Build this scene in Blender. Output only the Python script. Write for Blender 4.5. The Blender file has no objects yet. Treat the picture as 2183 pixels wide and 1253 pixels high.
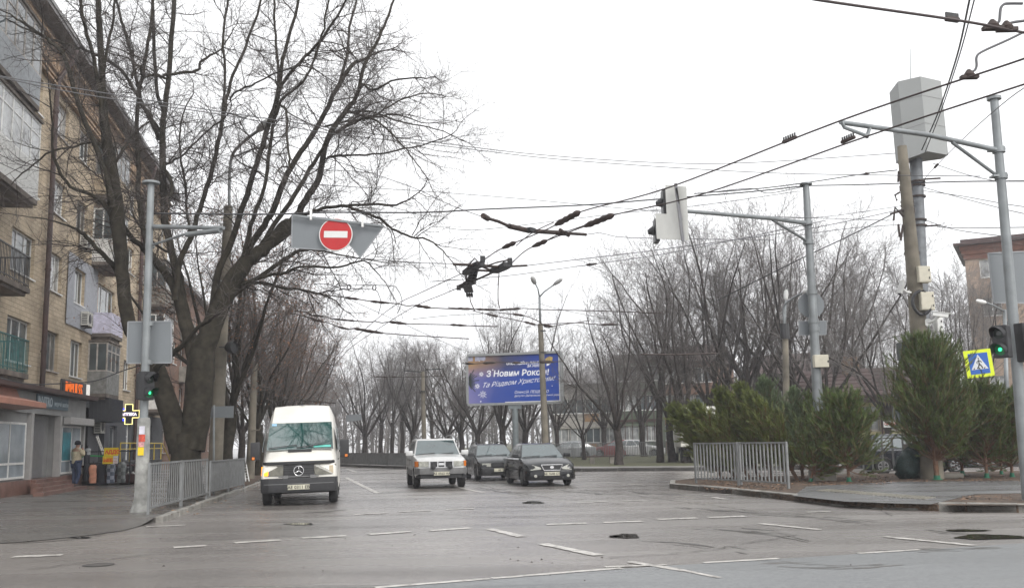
import bpy, bmesh, math, random
import numpy as np
from mathutils import Vector, Matrix
PI = math.pi
# ------------------------------------------------------------------ camera
F, CX, CY, CAMH = 2100.0, 1091.5, 626.5, 1.5
PITCH, ROLL = math.atan(313.5 / F), -0.02
scene = bpy.context.scene
RM = Matrix.Rotation(PI / 2 + PITCH, 4, 'X') @ Matrix.Rotation(ROLL, 4, 'Z')
cam_d = bpy.data.cameras.new('camera')
cam = bpy.data.objects.new('camera', cam_d)
scene.collection.objects.link(cam)
cam.matrix_world = Matrix.Translation((0, 0, CAMH)) @ RM
cam_d.sensor_width = 36.0
cam_d.lens = 36.0 * F / 2183.0
cam_d.clip_start = 0.1
cam_d.clip_end = 3000
scene.camera = cam
# ------------------------------------------------------------------ world, sun, exposure
world = bpy.data.worlds.new('World')
scene.world = world
world.use_nodes = True
wn, wl = world.node_tree.nodes, world.node_tree.links
wn.clear()
wo = wn.new('ShaderNodeOutputWorld'); bg = wn.new('ShaderNodeBackground')
sky = wn.new('ShaderNodeTexSky'); sky.sky_type = 'NISHITA'; sky.sun_disc = False
sky.sun_elevation = math.radians(38); sky.sun_rotation = math.radians(142)
sky.dust_density = 4.0
hs = wn.new('ShaderNodeHueSaturation'); hs.inputs['Saturation'].default_value = 0.06
mixc = wn.new('ShaderNodeMix'); mixc.data_type = 'RGBA'; mixc.inputs['Factor'].default_value = 0.82
mixc.inputs[7].default_value = (8.6, 8.65, 8.8, 1)
wl.new(sky.outputs[0], hs.inputs['Color']); wl.new(hs.outputs[0], mixc.inputs[6])
wl.new(mixc.outputs[2], bg.inputs['Color']); bg.inputs['Strength'].default_value = 0.125
wl.new(bg.outputs[0], wo.inputs['Surface'])
sd = bpy.data.lights.new('sun', 'SUN'); sd.energy = 1.3; sd.angle = math.radians(25); sd.color = (1, 0.97, 0.93)
sun = bpy.data.objects.new('sun', sd); scene.collection.objects.link(sun)
sun.rotation_euler = (math.radians(52), 0, math.radians(38))
scene.view_settings.view_transform = 'Standard'
scene.view_settings.look = 'None'
scene.view_settings.exposure = 0.6
scene.view_settings.gamma = 1.0
# ------------------------------------------------------------------ helpers
def ray(x, y):
    return RM.to_3x3() @ Vector(((x - CX) / F, -(y - CY) / F, -1))
def G(x, y, z=0.0):
    d = ray(x, y); t = (z - CAMH) / d.z
    return Vector((0, 0, CAMH)) + d * t
def P(x, y, Y):
    d = ray(x, y)
    return Vector((0, 0, CAMH)) + d * (Y / d.y)
MATS = {}
def mat(name, col, rough=0.6, metal=0.0, var=0.12, scale=6.0, bump=0.0, emit=None, estr=0.0, coat=0.0, spec=None, detail=4.0):
    if name in MATS: return MATS[name]
    m = bpy.data.materials.new(name); MATS[name] = m
    m.use_nodes = True
    n, l = m.node_tree.nodes, m.node_tree.links
    b = n['Principled BSDF']
    b.inputs['Base Color'].default_value = (*col, 1)
    b.inputs['Roughness'].default_value = rough
    b.inputs['Metallic'].default_value = metal
    if coat: b.inputs['Coat Weight'].default_value = coat; b.inputs['Coat Roughness'].default_value = 0.08
    if spec is not None: b.inputs['Specular IOR Level'].default_value = spec
    if emit:
        b.inputs['Emission Color'].default_value = (*emit, 1); b.inputs['Emission Strength'].default_value = estr
    if var or bump:
        tc = n.new('ShaderNodeTexCoord'); nz = n.new('ShaderNodeTexNoise')
        nz.inputs['Scale'].default_value = scale; nz.inputs['Detail'].default_value = detail
        l.new(tc.outputs['Object'], nz.inputs['Vector'])
        if var:
            r = n.new('ShaderNodeValToRGB')
            r.color_ramp.elements[0].position = 0.3; r.color_ramp.elements[1].position = 0.7
            r.color_ramp.elements[0].color = (*[c * (1 - var) for c in col], 1)
            r.color_ramp.elements[1].color = (*[min(1, c * (1 + var)) for c in col], 1)
            l.new(nz.outputs['Fac'], r.inputs[0]); l.new(r.outputs[0], b.inputs['Base Color'])
        if bump:
            bp = n.new('ShaderNodeBump'); bp.inputs['Strength'].default_value = min(1, bump * 10); bp.inputs['Distance'].default_value = bump
            l.new(nz.outputs['Fac'], bp.inputs['Height']); l.new(bp.outputs[0], b.inputs['Normal'])
    return m
def tag(o, label=None, cat=None, group=None, kind=None):
    if label: o['label'] = label
    if cat: o['category'] = cat
    if group: o['group'] = group
    if kind: o['kind'] = kind
    return o
def thing(name, label, cat, loc=(0, 0, 0), rz=0.0, group=None, rot=None):
    o = bpy.data.objects.new(name, None); scene.collection.objects.link(o)
    o.empty_display_size = 0.3
    o.location = loc; o.rotation_euler = rot if rot else (0, 0, rz)
    return tag(o, label, cat, group)
def wloc(o):
    v = Vector((0, 0, 0))
    while o is not None:
        v += Vector(o.location); o = o.parent
    return v
def catmull(pts, sub=6):
    pts = [Vector(p) for p in pts]
    if len(pts) < 3: return pts
    out = []
    for i in range(len(pts) - 1):
        p0 = pts[max(i - 1, 0)]; p1 = pts[i]; p2 = pts[i + 1]; p3 = pts[min(i + 2, len(pts) - 1)]
        for k in range(sub):
            t = k / sub
            out.append(0.5 * ((2 * p1) + (p2 - p0) * t + (2 * p0 - 5 * p1 + 4 * p2 - p3) * t * t + (3 * p1 - p0 - 3 * p2 + p3) * t ** 3))
    out.append(pts[-1]); return out
class MB:
    def __init__(s): s.v = []; s.f = []; s.mi = []; s.cur = 0
    def add(s, vs, fs, M=None):
        o = len(s.v)
        for v in vs:
            v = Vector(v); s.v.append(M @ v if M is not None else v)
        for f in fs: s.f.append([o + i for i in f]); s.mi.append(s.cur)
        return s
    def box(s, a, b, M=None):
        x0, y0, z0 = a; x1, y1, z1 = b
        return s.add([(x0, y0, z0), (x1, y0, z0), (x1, y1, z0), (x0, y1, z0), (x0, y0, z1), (x1, y0, z1), (x1, y1, z1), (x0, y1, z1)],
                     [(0, 3, 2, 1), (4, 5, 6, 7), (0, 1, 5, 4), (1, 2, 6, 5), (2, 3, 7, 6), (3, 0, 4, 7)], M)
    def bar(s, p, q, w, h, up=(0, 0, 1)):
        p = Vector(p); q = Vector(q); d = (q - p); L = d.length; d.normalize()
        u = Vector(up); r = d.cross(u)
        if r.length < 1e-4: u = Vector((0, 1, 0)); r = d.cross(u)
        r.normalize(); u = r.cross(d)
        M = Matrix(((d.x, r.x, u.x, p.x), (d.y, r.y, u.y, p.y), (d.z, r.z, u.z, p.z), (0, 0, 0, 1)))
        return s.box((0, -w / 2, -h / 2), (L, w / 2, h / 2), M)
    def tube(s, pts, r, n=8, cap=True):
        pts = [Vector(p) for p in pts]; k = len(pts)
        rs = r if isinstance(r, (list, tuple)) else [r] * k
        vs = []; ref = None
        for i, p in enumerate(pts):
            t = (pts[min(i + 1, k - 1)] - pts[max(i - 1, 0)])
            if t.length < 1e-9: t = Vector((0, 0, 1))
            t.normalize()
            if ref is None: ref = Vector((0, 0, 1)) if abs(t.z) < 0.9 else Vector((1, 0, 0))
            u = t.cross(ref)
            if u.length < 1e-3: ref = Vector((0, 1, 0)); u = t.cross(ref)
            u.normalize(); w = u.cross(t)
            for j in range(n):
                a = 2 * PI * j / n
                vs.append(p + (u * math.cos(a) + w * math.sin(a)) * rs[i])
        fs = []
        for i in range(k - 1):
            for j in range(n):
                a = i * n + j; b = i * n + (j + 1) % n
                fs.append((a, a + n, b + n, b))
        if cap: fs.append(tuple(range(n))); fs.append(tuple(reversed(range((k - 1) * n, k * n))))
        return s.add(vs, fs)
    def prism(s, poly, z0, z1, M=None):
        n = len(poly)
        vs = [(x, y, z0) for x, y in poly] + [(x, y, z1) for x, y in poly]
        fs = [tuple(reversed(range(n))), tuple(range(n, 2 * n))] + [(i, (i + 1) % n, n + (i + 1) % n, n + i) for i in range(n)]
        return s.add(vs, fs, M)
    def lathe(s, prof, n=20, M=None):
        vs = []; k = len(prof)
        for r, z in prof:
            for j in range(n):
                a = 2 * PI * j / n; vs.append((r * math.cos(a), r * math.sin(a), z))
        fs = [(i * n + j, i * n + (j + 1) % n, (i + 1) * n + (j + 1) % n, (i + 1) * n + j) for i in range(k - 1) for j in range(n)]
        fs.append(tuple(reversed(range(n)))); fs.append(tuple(range((k - 1) * n, k * n)))
        return s.add(vs, fs, M)
    def build(s, name, mats, parent=None, world=False, smooth=False, bevel=0, bseg=2, auto=None, pieces=None):
        if pieces:  # one object per piece: pieces = faces per piece
            o = None
            for i in range(0, len(s.f), pieces):
                q = MB(); fs = s.f[i:i + pieces]; ids = sorted({k for f in fs for k in f}); mp = {k: j for j, k in enumerate(ids)}
                q.add([s.v[k] for k in ids], [[mp[k] for k in f] for f in fs]); o = q.build(name, mats, parent, world, smooth, bevel, bseg, auto)
            return o
        off = wloc(parent) if (world and parent) else Vector((0, 0, 0))
        me = bpy.data.meshes.new(name)
        me.from_pydata([tuple(v - off) for v in s.v], [], s.f)
        for m in (mats if isinstance(mats, (list, tuple)) else [mats]): me.materials.append(m)
        me.polygons.foreach_set('material_index', s.mi)
        bm = bmesh.new(); bm.from_mesh(me)
        bmesh.ops.recalc_face_normals(bm, faces=bm.faces)
        if bevel:
            bmesh.ops.remove_doubles(bm, verts=bm.verts, dist=1e-5)
            es = [e for e in bm.edges if len(e.link_faces) == 2 and e.calc_face_angle(0) > 0.5]
            bmesh.ops.bevel(bm, geom=es, offset=bevel, segments=bseg, affect='EDGES', profile=0.6, clamp_overlap=True)
        bm.to_mesh(me); bm.free()
        if smooth: me.shade_smooth()
        if auto: me.set_sharp_from_angle(angle=math.radians(auto))
        o = bpy.data.objects.new(name, me); scene.collection.objects.link(o)
        if parent: o.parent = parent
        return o
def text(body, size, m, M, parent=None, name='lettering', ext=0.004, shear=0.0, bold=0.0, align='LEFT', world=False):
    cu = bpy.data.curves.new(name, 'FONT'); cu.body = body; cu.size = size; cu.extrude = ext; cu.shear = shear; cu.offset = bold
    cu.align_x = align; cu.resolution_u = 3
    to = bpy.data.objects.new('tmp', cu); scene.collection.objects.link(to)
    bpy.context.view_layer.update()
    me = bpy.data.meshes.new_from_object(to.evaluated_get(bpy.context.evaluated_depsgraph_get()))
    bpy.data.objects.remove(to)
    me.transform(M)
    if world and parent: me.transform(Matrix.Translation(-wloc(parent)))
    me.materials.clear(); me.materials.append(m)
    o = bpy.data.objects.new(name, me); scene.collection.objects.link(o)
    if parent: o.parent = parent
    return o
def frame(origin, xdir, up=(0, 0, 1)):
    x = Vector(xdir).normalized(); u = Vector(up); z = x.cross(u).normalized(); y = z.cross(x)
    o = Vector(origin)
    return Matrix(((x.x, y.x, z.x, o.x), (x.y, y.y, z.y, o.y), (x.z, y.z, z.z, o.z), (0, 0, 0, 1)))
def copy_tree(o, parent=None):
    c = o.copy(); scene.collection.objects.link(c); c.parent = parent
    for ch in [k for k in o.children]: copy_tree(ch, c)
    return c
# numpy tubes: P (N,k,3), R (N,k)
def np_tubes(lists, sides):
    V = []; Fq = []; off = 0
    ang = np.arange(sides) * 2 * PI / sides
    for Pn, Rn in lists:
        N, k, _ = Pn.shape
        T = np.gradient(Pn, axis=1); T /= np.linalg.norm(T, axis=2, keepdims=True) + 1e-9
        ref = np.zeros_like(T); ref[..., 0] = 0.3; ref[..., 1] = 0.95
        U = np.cross(T, ref); U /= np.linalg.norm(U, axis=2, keepdims=True) + 1e-9
        W = np.cross(U, T)
        ring = Pn[:, :, None, :] + Rn[:, :, None, None] * (U[:, :, None, :] * np.cos(ang)[None, None, :, None] + W[:, :, None, :] * np.sin(ang)[None, None, :, None])
        V.append(ring.reshape(-1, 3))
        idx = (np.arange(N)[:, None, None] * k + np.arange(k - 1)[None, :, None]) * sides
        j = np.arange(sides)[None, None, :]; j2 = (j + 1) % sides
        q = np.stack([idx + j, idx + j2, idx + sides + j2, idx + sides + j], axis=-1).reshape(-1, 4) + off
        Fq.append(q); off += N * k * sides
    return np.concatenate(V), np.concatenate(Fq)
def np_mesh(name, V, Q, m, smooth=True, parent=None):
    me = bpy.data.meshes.new(name); nq, c = Q.shape
    me.vertices.add(len(V)); me.vertices.foreach_set('co', V.astype(np.float32).ravel())
    me.loops.add(nq * c); me.loops.foreach_set('vertex_index', Q.astype(np.int32).ravel())
    me.polygons.add(nq); me.polygons.foreach_set('loop_start', np.arange(0, nq * c, c, dtype=np.int32))
    me.update(calc_edges=True)
    for x in (m if isinstance(m, (list, tuple)) else [m]): me.materials.append(x)
    if smooth: me.shade_smooth()
    o = bpy.data.objects.new(name, me); scene.collection.objects.link(o)
    if parent: o.parent = parent
    return o
def unit(a): return a / (np.linalg.norm(a, axis=-1, keepdims=True) + 1e-9)
def grow(B, D, R0, L, k, up, wig, rng, tip=0.25):
    N = len(B); Pn = np.zeros((N, k, 3)); Pn[:, 0] = B; d = unit(D.copy()); st = (L / (k - 1))[:, None]
    for i in range(1, k):
        d = unit(d + rng.normal(0, wig, (N, 3)) + np.array([0, 0, up]))
        Pn[:, i] = Pn[:, i - 1] + d * st
    t = np.linspace(0, 1, k)[None, :]
    return Pn, R0[:, None] * (1 - (1 - tip) * t)
def sites(Pn, Rn, m, t0, t1, ang, rng, angv=0.25):
    N, k, _ = Pn.shape
    t = (t0 + (t1 - t0) * (np.arange(m)[None, :] + rng.random((N, m))) / m) * (k - 1)
    i = np.clip(t.astype(int), 0, k - 2); fr = (t - i)[..., None]
    n = np.arange(N)[:, None]
    B = Pn[n, i] * (1 - fr) + Pn[n, i + 1] * fr
    T = unit(Pn[n, i + 1] - Pn[n, i])
    Rr = Rn[n, i]
    rv = rng.normal(0, 1, T.shape); pr = unit(rv - (rv * T).sum(-1, keepdims=True) * T)
    a = ang + rng.normal(0, angv, (N, m))[..., None]
    D = T * np.cos(a) + pr * np.sin(a)
    return B.reshape(-1, 3), D.reshape(-1, 3), Rr.reshape(-1), (t / (k - 1)).reshape(-1)
# ------------------------------------------------------------------ materials for the setting
def road_mat(name, c0, c1, r0, r1, streak=0.5):
    m = bpy.data.materials.new(name); m.use_nodes = True
    n, l = m.node_tree.nodes, m.node_tree.links; b = n['Principled BSDF']
    tc = n.new('ShaderNodeTexCoord')
    def noise(sc, det, vec=None, rough=0.55):
        z = n.new('ShaderNodeTexNoise'); z.inputs['Scale'].default_value = sc; z.inputs['Detail'].default_value = det; z.inputs['Roughness'].default_value = rough
        l.new(vec if vec else tc.outputs['Object'], z.inputs['Vector']); return z.outputs['Fac']
    def ramp(f, p0, p1, a, c):
        r = n.new('ShaderNodeValToRGB'); r.color_ramp.elements[0].position = p0; r.color_ramp.elements[1].position = p1
        r.color_ramp.elements[0].color = (*a, 1); r.color_ramp.elements[1].color = (*c, 1); l.new(f, r.inputs[0]); return r.outputs[0]
    mp = n.new('ShaderNodeMapping'); mp.inputs['Rotation'].default_value = (0, 0, math.radians(62)); mp.inputs['Scale'].default_value = (0.22, 1.6, 1)
    l.new(tc.outputs['Object'], mp.inputs['Vector'])
    big = ramp(noise(0.12, 3), 0.35, 0.65, c0, c1)
    grit = ramp(noise(38, 6, None, 0.8), 0.25, 0.75, (0.55, 0.55, 0.55), (1.45, 1.45, 1.45))
    st = ramp(noise(0.55, 7, mp.outputs[0], 0.65), 0.62, 0.72, (1, 1, 1), (1 - streak, 1 - streak, 1 - streak))
    agg = ramp(noise(11, 9, None, 0.85), 0.36, 0.64, (0.72, 0.72, 0.73), (1.28, 1.27, 1.25))
    m0 = n.new('ShaderNodeMix'); m0.data_type = 'RGBA'; m0.blend_type = 'MULTIPLY'; m0.inputs['Factor'].default_value = 1
    l.new(big, m0.inputs[6]); l.new(agg, m0.inputs[7]); big = m0.outputs[2]
    mx = n.new('ShaderNodeMix'); mx.data_type = 'RGBA'; mx.blend_type = 'MULTIPLY'; mx.inputs['Factor'].default_value = 1
    l.new(big, mx.inputs[6]); l.new(grit, mx.inputs[7])
    m2 = n.new('ShaderNodeMix'); m2.data_type = 'RGBA'; m2.blend_type = 'MULTIPLY'; m2.inputs['Factor'].default_value = 1
    l.new(mx.outputs[2], m2.inputs[6]); l.new(st, m2.inputs[7]); l.new(m2.outputs[2], b.inputs['Base Color'])
    rr = ramp(noise(0.5, 5, mp.outputs[0]), 0.35, 0.7, (r1, r1, r1), (r0, r0, r0))
    l.new(rr, b.inputs['Roughness'])
    bp = n.new('ShaderNodeBump'); bp.inputs['Strength'].default_value = 0.7; bp.inputs['Distance'].default_value = 0.012
    l.new(noise(32, 6, None, 0.8), bp.inputs['Height']); l.new(bp.outputs[0], b.inputs['Normal'])
    MATS[name] = m; return m
ROADM = road_mat('wet asphalt', (0.142, 0.131, 0.123), (0.225, 0.208, 0.194), 0.1, 0.36, 0.55)
ROADN = road_mat('newer asphalt', (0.14, 0.146, 0.15), (0.185, 0.192, 0.196), 0.25, 0.5, 0.25)
PAVEM = road_mat('wet pavement', (0.07, 0.068, 0.066), (0.115, 0.108, 0.1), 0.1, 0.4, 0.4)
KERBM = mat('kerb concrete', (0.22, 0.21, 0.19), 0.7, var=0.4, scale=3, bump=0.004)
PAINTM = None
def worn_paint():
    m = bpy.data.materials.new('worn road paint'); m.use_nodes = True
    n, l = m.node_tree.nodes, m.node_tree.links; b = n['Principled BSDF']
    b.inputs['Roughness'].default_value = 0.45
    tc = n.new('ShaderNodeTexCoord'); z = n.new('ShaderNodeTexNoise'); z.inputs['Scale'].default_value = 4.5; z.inputs['Detail'].default_value = 9; z.inputs['Roughness'].default_value = 0.85
    l.new(tc.outputs['Object'], z.inputs['Vector'])
    r = n.new('ShaderNodeValToRGB'); r.color_ramp.elements[0].position = 0.4; r.color_ramp.elements[1].position = 0.53
    r.color_ramp.elements[0].color = (0.18, 0.166, 0.152, 1); r.color_ramp.elements[1].color = (0.5, 0.48, 0.445, 1)
    l.new(z.outputs['Fac'], r.inputs[0]); l.new(r.outputs[0], b.inputs['Base Color']); return m
PAINTM = worn_paint()
def soil_mat(name, a, c, sc=14):
    m = bpy.data.materials.new(name); m.use_nodes = True
    n, l = m.node_tree.nodes, m.node_tree.links; b = n['Principled BSDF']; b.inputs['Roughness'].default_value = 0.9
    tc = n.new('ShaderNodeTexCoord'); v = n.new('ShaderNodeTexVoronoi'); v.inputs['Scale'].default_value = sc
    z = n.new('ShaderNodeTexNoise'); z.inputs['Scale'].default_value = 2.2; z.inputs['Detail'].default_value = 6
    l.new(tc.outputs['Object'], v.inputs['Vector']); l.new(tc.outputs['Object'], z.inputs['Vector'])
    mx = n.new('ShaderNodeMix'); mx.data_type = 'FLOAT'; l.new(v.outputs['Color'], mx.inputs[2]); l.new(z.outputs['Fac'], mx.inputs[3])
    r = n.new('ShaderNodeValToRGB'); r.color_ramp.elements[0].position = 0.3; r.color_ramp.elements[1].position = 0.75
    r.color_ramp.elements[0].color = (*a, 1); r.color_ramp.elements[1].color = (*c, 1)
    l.new(mx.outputs[0], r.inputs[0]); l.new(r.outputs[0], b.inputs['Base Color'])
    bp = n.new('ShaderNodeBump'); bp.inputs['Distance'].default_value = 0.03; l.new(v.outputs['Distance'], bp.inputs['Height']); l.new(bp.outputs[0], b.inputs['Normal'])
    return m
LEAFSOIL = soil_mat('soil under brown leaves', (0.03, 0.022, 0.016), (0.13, 0.085, 0.055))
LAWNM = soil_mat('winter lawn', (0.045, 0.05, 0.022), (0.11, 0.105, 0.05), 5)
# ------------------------------------------------------------------ ground
def sheet(name, poly, z, m):
    b = MB(); b.add([(x, y, z) for x, y in poly], [tuple(range(len(poly)))])
    o = b.build(name, m); tag(o, kind='structure'); return o
def slab(name, poly, z, m, z0=-0.3):
    b = MB(); b.prism(poly, z0, z); o = b.build(name, m); tag(o, kind='structure'); return o
sheet('road', [(-400, -60), (400, -60), (400, 900), (-400, 900)], 0, ROADM)
def xy(x, y, z=0): v = G(x, y, z); return (v.x, v.y)
e = [xy(780, 1255), xy(1060, 1232), xy(1320, 1212), xy(1640, 1192), xy(1900, 1176), xy(2170, 1158)]
sheet('road_newer_asphalt', [(-30, -20)] + [(-9, 8.0)] + e + [(16, 15.4), (30, 17.5), (30, -20)], 0.004, ROADN)
# left pavement
kl = [(-34, 13.5)] + [xy(30, 1157), xy(110, 1150), xy(190, 1141), xy(262, 1131), xy(300, 1121), xy(330, 1113), xy(385, 1094), xy(440, 1073), xy(500, 1052), xy(560, 1029)]
kl += [(-12.2, 52), (-15.7, 72), (-20.6, 100), (-38, 200)]
def facx(Y): return -10.95 - 0.174 * Y
inner = [(-34, 15.6)] + [(x - .5, y + 1.9 - .25 * i) for i, (x, y) in enumerate(kl[1:6])]
slab('pavement', inner + kl[6:] + [(-60, 200), (-60, 15.6)], 0.10, PAVEM)
rb0 = MB(); ko = kl[:6] + [kl[6]]; ki = inner + [kl[6]]
rb0.add([(x, y, .012 if i < 6 else .1) for i, (x, y) in enumerate(ko)] + [(x, y, .1005) for x, y in ki], [(i, i + 1, len(ko) + i + 1, len(ko) + i) for i in range(len(ko) - 1)])
o = rb0.build('pavement_ramp', PAVEM); tag(o, kind='structure')
def kerb(name, pts, w, z1, m=KERBM, stone=1.0, z0=-0.2, seed=1, side=1):
    rng = random.Random(seed); b = MB()
    for i in range(len(pts) - 1):
        p = Vector((*pts[i], 0)); q = Vector((*pts[i + 1], 0)); L = (q - p).length; n = max(1, round(L / stone)); n = min(n, 60)
        d = (q - p) / L; r = Vector((d.y, -d.x, 0)) * side
        for k in range(n):
            a = p + d * (L * k / n + 0.008); c = p + d * (L * (k + 1) / n - 0.008); dz = rng.uniform(-0.012, 0.008)
            o1 = r * (w + rng.uniform(-.01, .01))
            b.add([(a.x, a.y, z0), (c.x, c.y, z0), (c.x + o1.x, c.y + o1.y, z0), (a.x + o1.x, a.y + o1.y, z0),
                   (a.x, a.y, z1 + dz), (c.x, c.y, z1 + dz), (c.x + o1.x * .9, c.y + o1.y * .9, z1 + dz), (a.x + o1.x * .9, a.y + o1.y * .9, z1 + dz)],
                  [(0, 3, 2, 1), (4, 5, 6, 7), (0, 1, 5, 4), (1, 2, 6, 5), (2, 3, 7, 6), (3, 0, 4, 7)])
    o = b.build(name, m, bevel=0.012, bseg=1); tag(o, kind='structure'); return o
kerb('kerb_left', kl[6:], 0.16, 0.125, side=1)
# verge strip behind the fence, with leaves
slab('verge', [xy(470, 1046, .1), xy(540, 1030, .1), (-11.6, 46), (-13.6, 58), (-15, 58), (-12.9, 46), (-10.9, 36)], 0.108, LEAFSOIL, 0.05)
# corner island on the right
isl = [xy(1428, 1040), xy(1560, 1053), xy(1690, 1067), xy(1800, 1079), xy(1880, 1085), xy(1960, 1087), xy(2000, 1089), xy(2060, 1090), xy(2170, 1092), (13.5, 18.2), (40, 12), (40, 35.2), (12, 35.2), (6.2, 34.4), (5.0, 32.4)]
slab('island', isl, 0.13, LEAFSOIL)
kerb('kerb_island', [isl[-1]] + isl[:3], 0.17, 0.16, stone=1.9, side=-1, seed=2)
kerb('kerb_island_dropped', isl[2:6], 0.17, 0.05, stone=1.5, side=-1, seed=3)
kerb('kerb_corner', isl[6:11], 0.2, 0.17, stone=1.3, side=-1, seed=4)
# paved ramp on the island, tactile tiles
def zramp(pts):  # (px,py,z) -> sheet
    b = MB(); v = [G(x, y, z) for x, y, z in pts]; b.add(v, [tuple(range(len(v)))]); return b
o = zramp([(1690, 1056, .137), (1720, 1036, .137), (1900, 1026, .137), (2170, 1024, .137), (2230, 1050, .137), (2080, 1052, .137), (1985, 1074, .137), (1900, 1072, .137), (1800, 1068, .137)]).build('paved_ramp', road_mat('wet grey paving', (0.11, 0.11, 0.112), (0.165, 0.165, 0.167), 0.1, 0.35, 0.4)); tag(o, kind='structure')
tb = MB()
TILEM = mat('yellowish ribbed tile', (0.21, 0.195, 0.16), 0.35, var=0.4, scale=2)
t0 = G(1740, 1045, .142); t1 = G(1975, 1064, .142); dd = (t1 - t0); nn = 26; back = Vector((1.5, 1.9, 0)).normalized()
for k in range(nn):
    a = t0 + dd * (k / nn); a.z = 0.137
    for j in range(2):
        s = a + back * (j * 0.42); e2 = s + back * 0.38; w = dd.normalized() * (dd.length / nn * 0.62)
        tb.box((0, 0, 0), (1, 1, 1), Matrix(((w.x, (e2 - s).x, 0, s.x), (w.y, (e2 - s).y, 0, s.y), (0, 0, 0.012, s.z), (0, 0, 0, 1))))
o = tb.build('tactile_paving', TILEM); tag(o, kind='structure')
o = zramp([(2010, 1076, .142), (2100, 1055, .142), (2230, 1052, .142), (2230, 1076, .142)]).build('soil_bed', LEAFSOIL); tag(o, kind='structure')
# fallen leaves on the island and verge (stuff)
rng = np.random.default_rng(3)
def leaf_scatter(name, label, polys, n, z, m, smin=.02, smax=.05):
    C = []
    for (x0, x1, y0, y1), cnt in polys:
        px = rng.uniform(x0, x1, cnt); py = rng.uniform(y0, y1, cnt)
        for a, b_ in zip(px, py):
            g = G(a, b_, z); C.append((g.x, g.y, z + 0.01))
    C = np.array(C); N = len(C); a = rng.uniform(0, 6.28, N); s = rng.uniform(smin, smax, N)
    u = np.stack([np.cos(a) * s, np.sin(a) * s, rng.uniform(-.008, .008, N)], 1); w = np.stack([-np.sin(a) * s * .6, np.cos(a) * s * .6, rng.uniform(0, .012, N)], 1)
    V = np.stack([C - u, C - w, C + u, C + w], 1).reshape(-1, 3); Q = np.arange(N * 4).reshape(-1, 4)
    o = np_mesh(name, V, Q, m, smooth=False); tag(o, label, 'leaves', kind='stuff'); return o
FALL = mat('fallen leaf', (0.17, 0.1, 0.06), 0.8, var=0.6, scale=9)
leaf_scatter('fallen_leaves', 'brown fallen leaves lying on the soil of the right corner island', [((1500, 1900, 1014, 1034), 1300), ((1500, 1690, 1032, 1044), 300), ((1850, 2160, 1012, 1026), 400), ((2050, 2160, 1056, 1068), 160)], 0, .13, FALL)
leaf_scatter('verge_leaves', 'yellow brown leaves along the left kerb and fence foot', [((330, 560, 1030, 1098), 160), ((470, 560, 1028, 1042), 160)], 0, .105, FALL, .02, .05)
# far side of the crossing
far = [(-16.5, 84), (-13.2, 72), (-9.3, 64), (-3, 54), (3.15, 48), (8.2, 45.8), (16, 43.5), (30, 40.6), (80, 36)]
back = [(80, 40), (30, 44.8), (16, 47.6), (8.8, 49.6), (4.4, 51.8), (-1.2, 57.5), (-7.6, 66.5), (-11.6, 74), (-14.6, 84)]
slab('far_pavement', far + back, 0.12, road_mat('dry pavement', (0.15, 0.14, 0.135), (0.2, 0.19, 0.18), 0.4, 0.6, 0.2))
kerb('far_kerb', far, 0.2, 0.17, mat('dark kerb', (0.1, 0.095, 0.09), 0.8, var=0.4, scale=1.5), stone=1.6, side=-1, seed=9)
slab('grass', list(reversed(back)) + [(80, 40)] + [(300, 60), (300, 600), (-10, 600), (-14.6, 84)], 0.115, LAWNM)
# road markings (pixel centre lines measured on the road)
mk = MB()
DZ = [0]
def dash(x0, y0, x1, y1, w=0.14, z=0.0085):
    DZ[0] += 1; z = z + DZ[0] * 5e-5
    a = G(x0, y0); c = G(x1, y1); d = (c - a).normalized(); r = Vector((d.y, -d.x, 0)) * (w / 2)
    a.z = c.z = z
    rg_ = random.Random(DZ[0]); N_ = max(3, int((c - a).length / .12)); lo_, hi_ = [], []
    for i_ in range(N_ + 1):
        p_ = a.lerp(c, i_ / N_); lo_.append(p_ - r * rg_.uniform(.72, 1.04)); hi_.append(p_ + r * rg_.uniform(.72, 1.04))
    mk.add(lo_ + hi_, [(i_, i_ + 1, N_ + 2 + i_, N_ + 1 + i_) for i_ in range(N_)])
for q in [(28, 1187, 132, 1183), (370, 1167, 440, 1163), (500, 1157, 598, 1151), (643, 1147, 738, 1142), (785, 1139, 875, 1133), (917, 1131, 1003, 1125),
          (1165, 1118, 1250, 1115), (1285, 1113.5, 1370, 1111), (1400, 1107, 1485, 1104), (1510, 1103, 1590, 1100)]: dash(*q, 0.26)
for q in [(312, 1123, 395, 1119), (755, 1097, 825, 1093), (850, 1091, 920, 1088), (950, 1086, 1010, 1083.5), (1230, 1072, 1292, 1069), (1330, 1068, 1380, 1066)]: dash(*q, 0.2)
for q in [(738, 1018, 805, 1051), (1043, 1127, 1113, 1144), (1157, 1159, 1276, 1184)]: dash(*q, 0.2)
for q in [(1620, 1116, 1748, 1129), (1886, 1144, 2078, 1163)]: dash(*q, 0.16)
for q in [(1342, 1197, 1460, 1218), (1445, 1214, 1535, 1232)]: dash(*q, 0.1)
for q in [(1345, 1198, 1440, 1213), (800, 1253, 1045, 1234), (1050, 1233.5, 1325, 1211), (1500, 1200, 1660, 1191), (1830, 1180, 1960, 1172), (1290, 1209, 1420, 1204)]: dash(*q, 0.13)
for q in [(960, 1035, 1030, 1050), (1000, 1022, 1070, 1020), (1235, 1025, 1262, 1024), (1285, 1028, 1315, 1029), (1340, 1032, 1372, 1034), (740, 1000, 760, 1006), (1520, 1060, 1548, 1064), (1500, 1056, 1600, 1053), (1720, 1092, 1770, 1090), (1860, 1084, 1900, 1086)]: dash(*q, 0.15)
o = mk.build('road_markings', PAINTM); tag(o, kind='structure')
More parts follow.
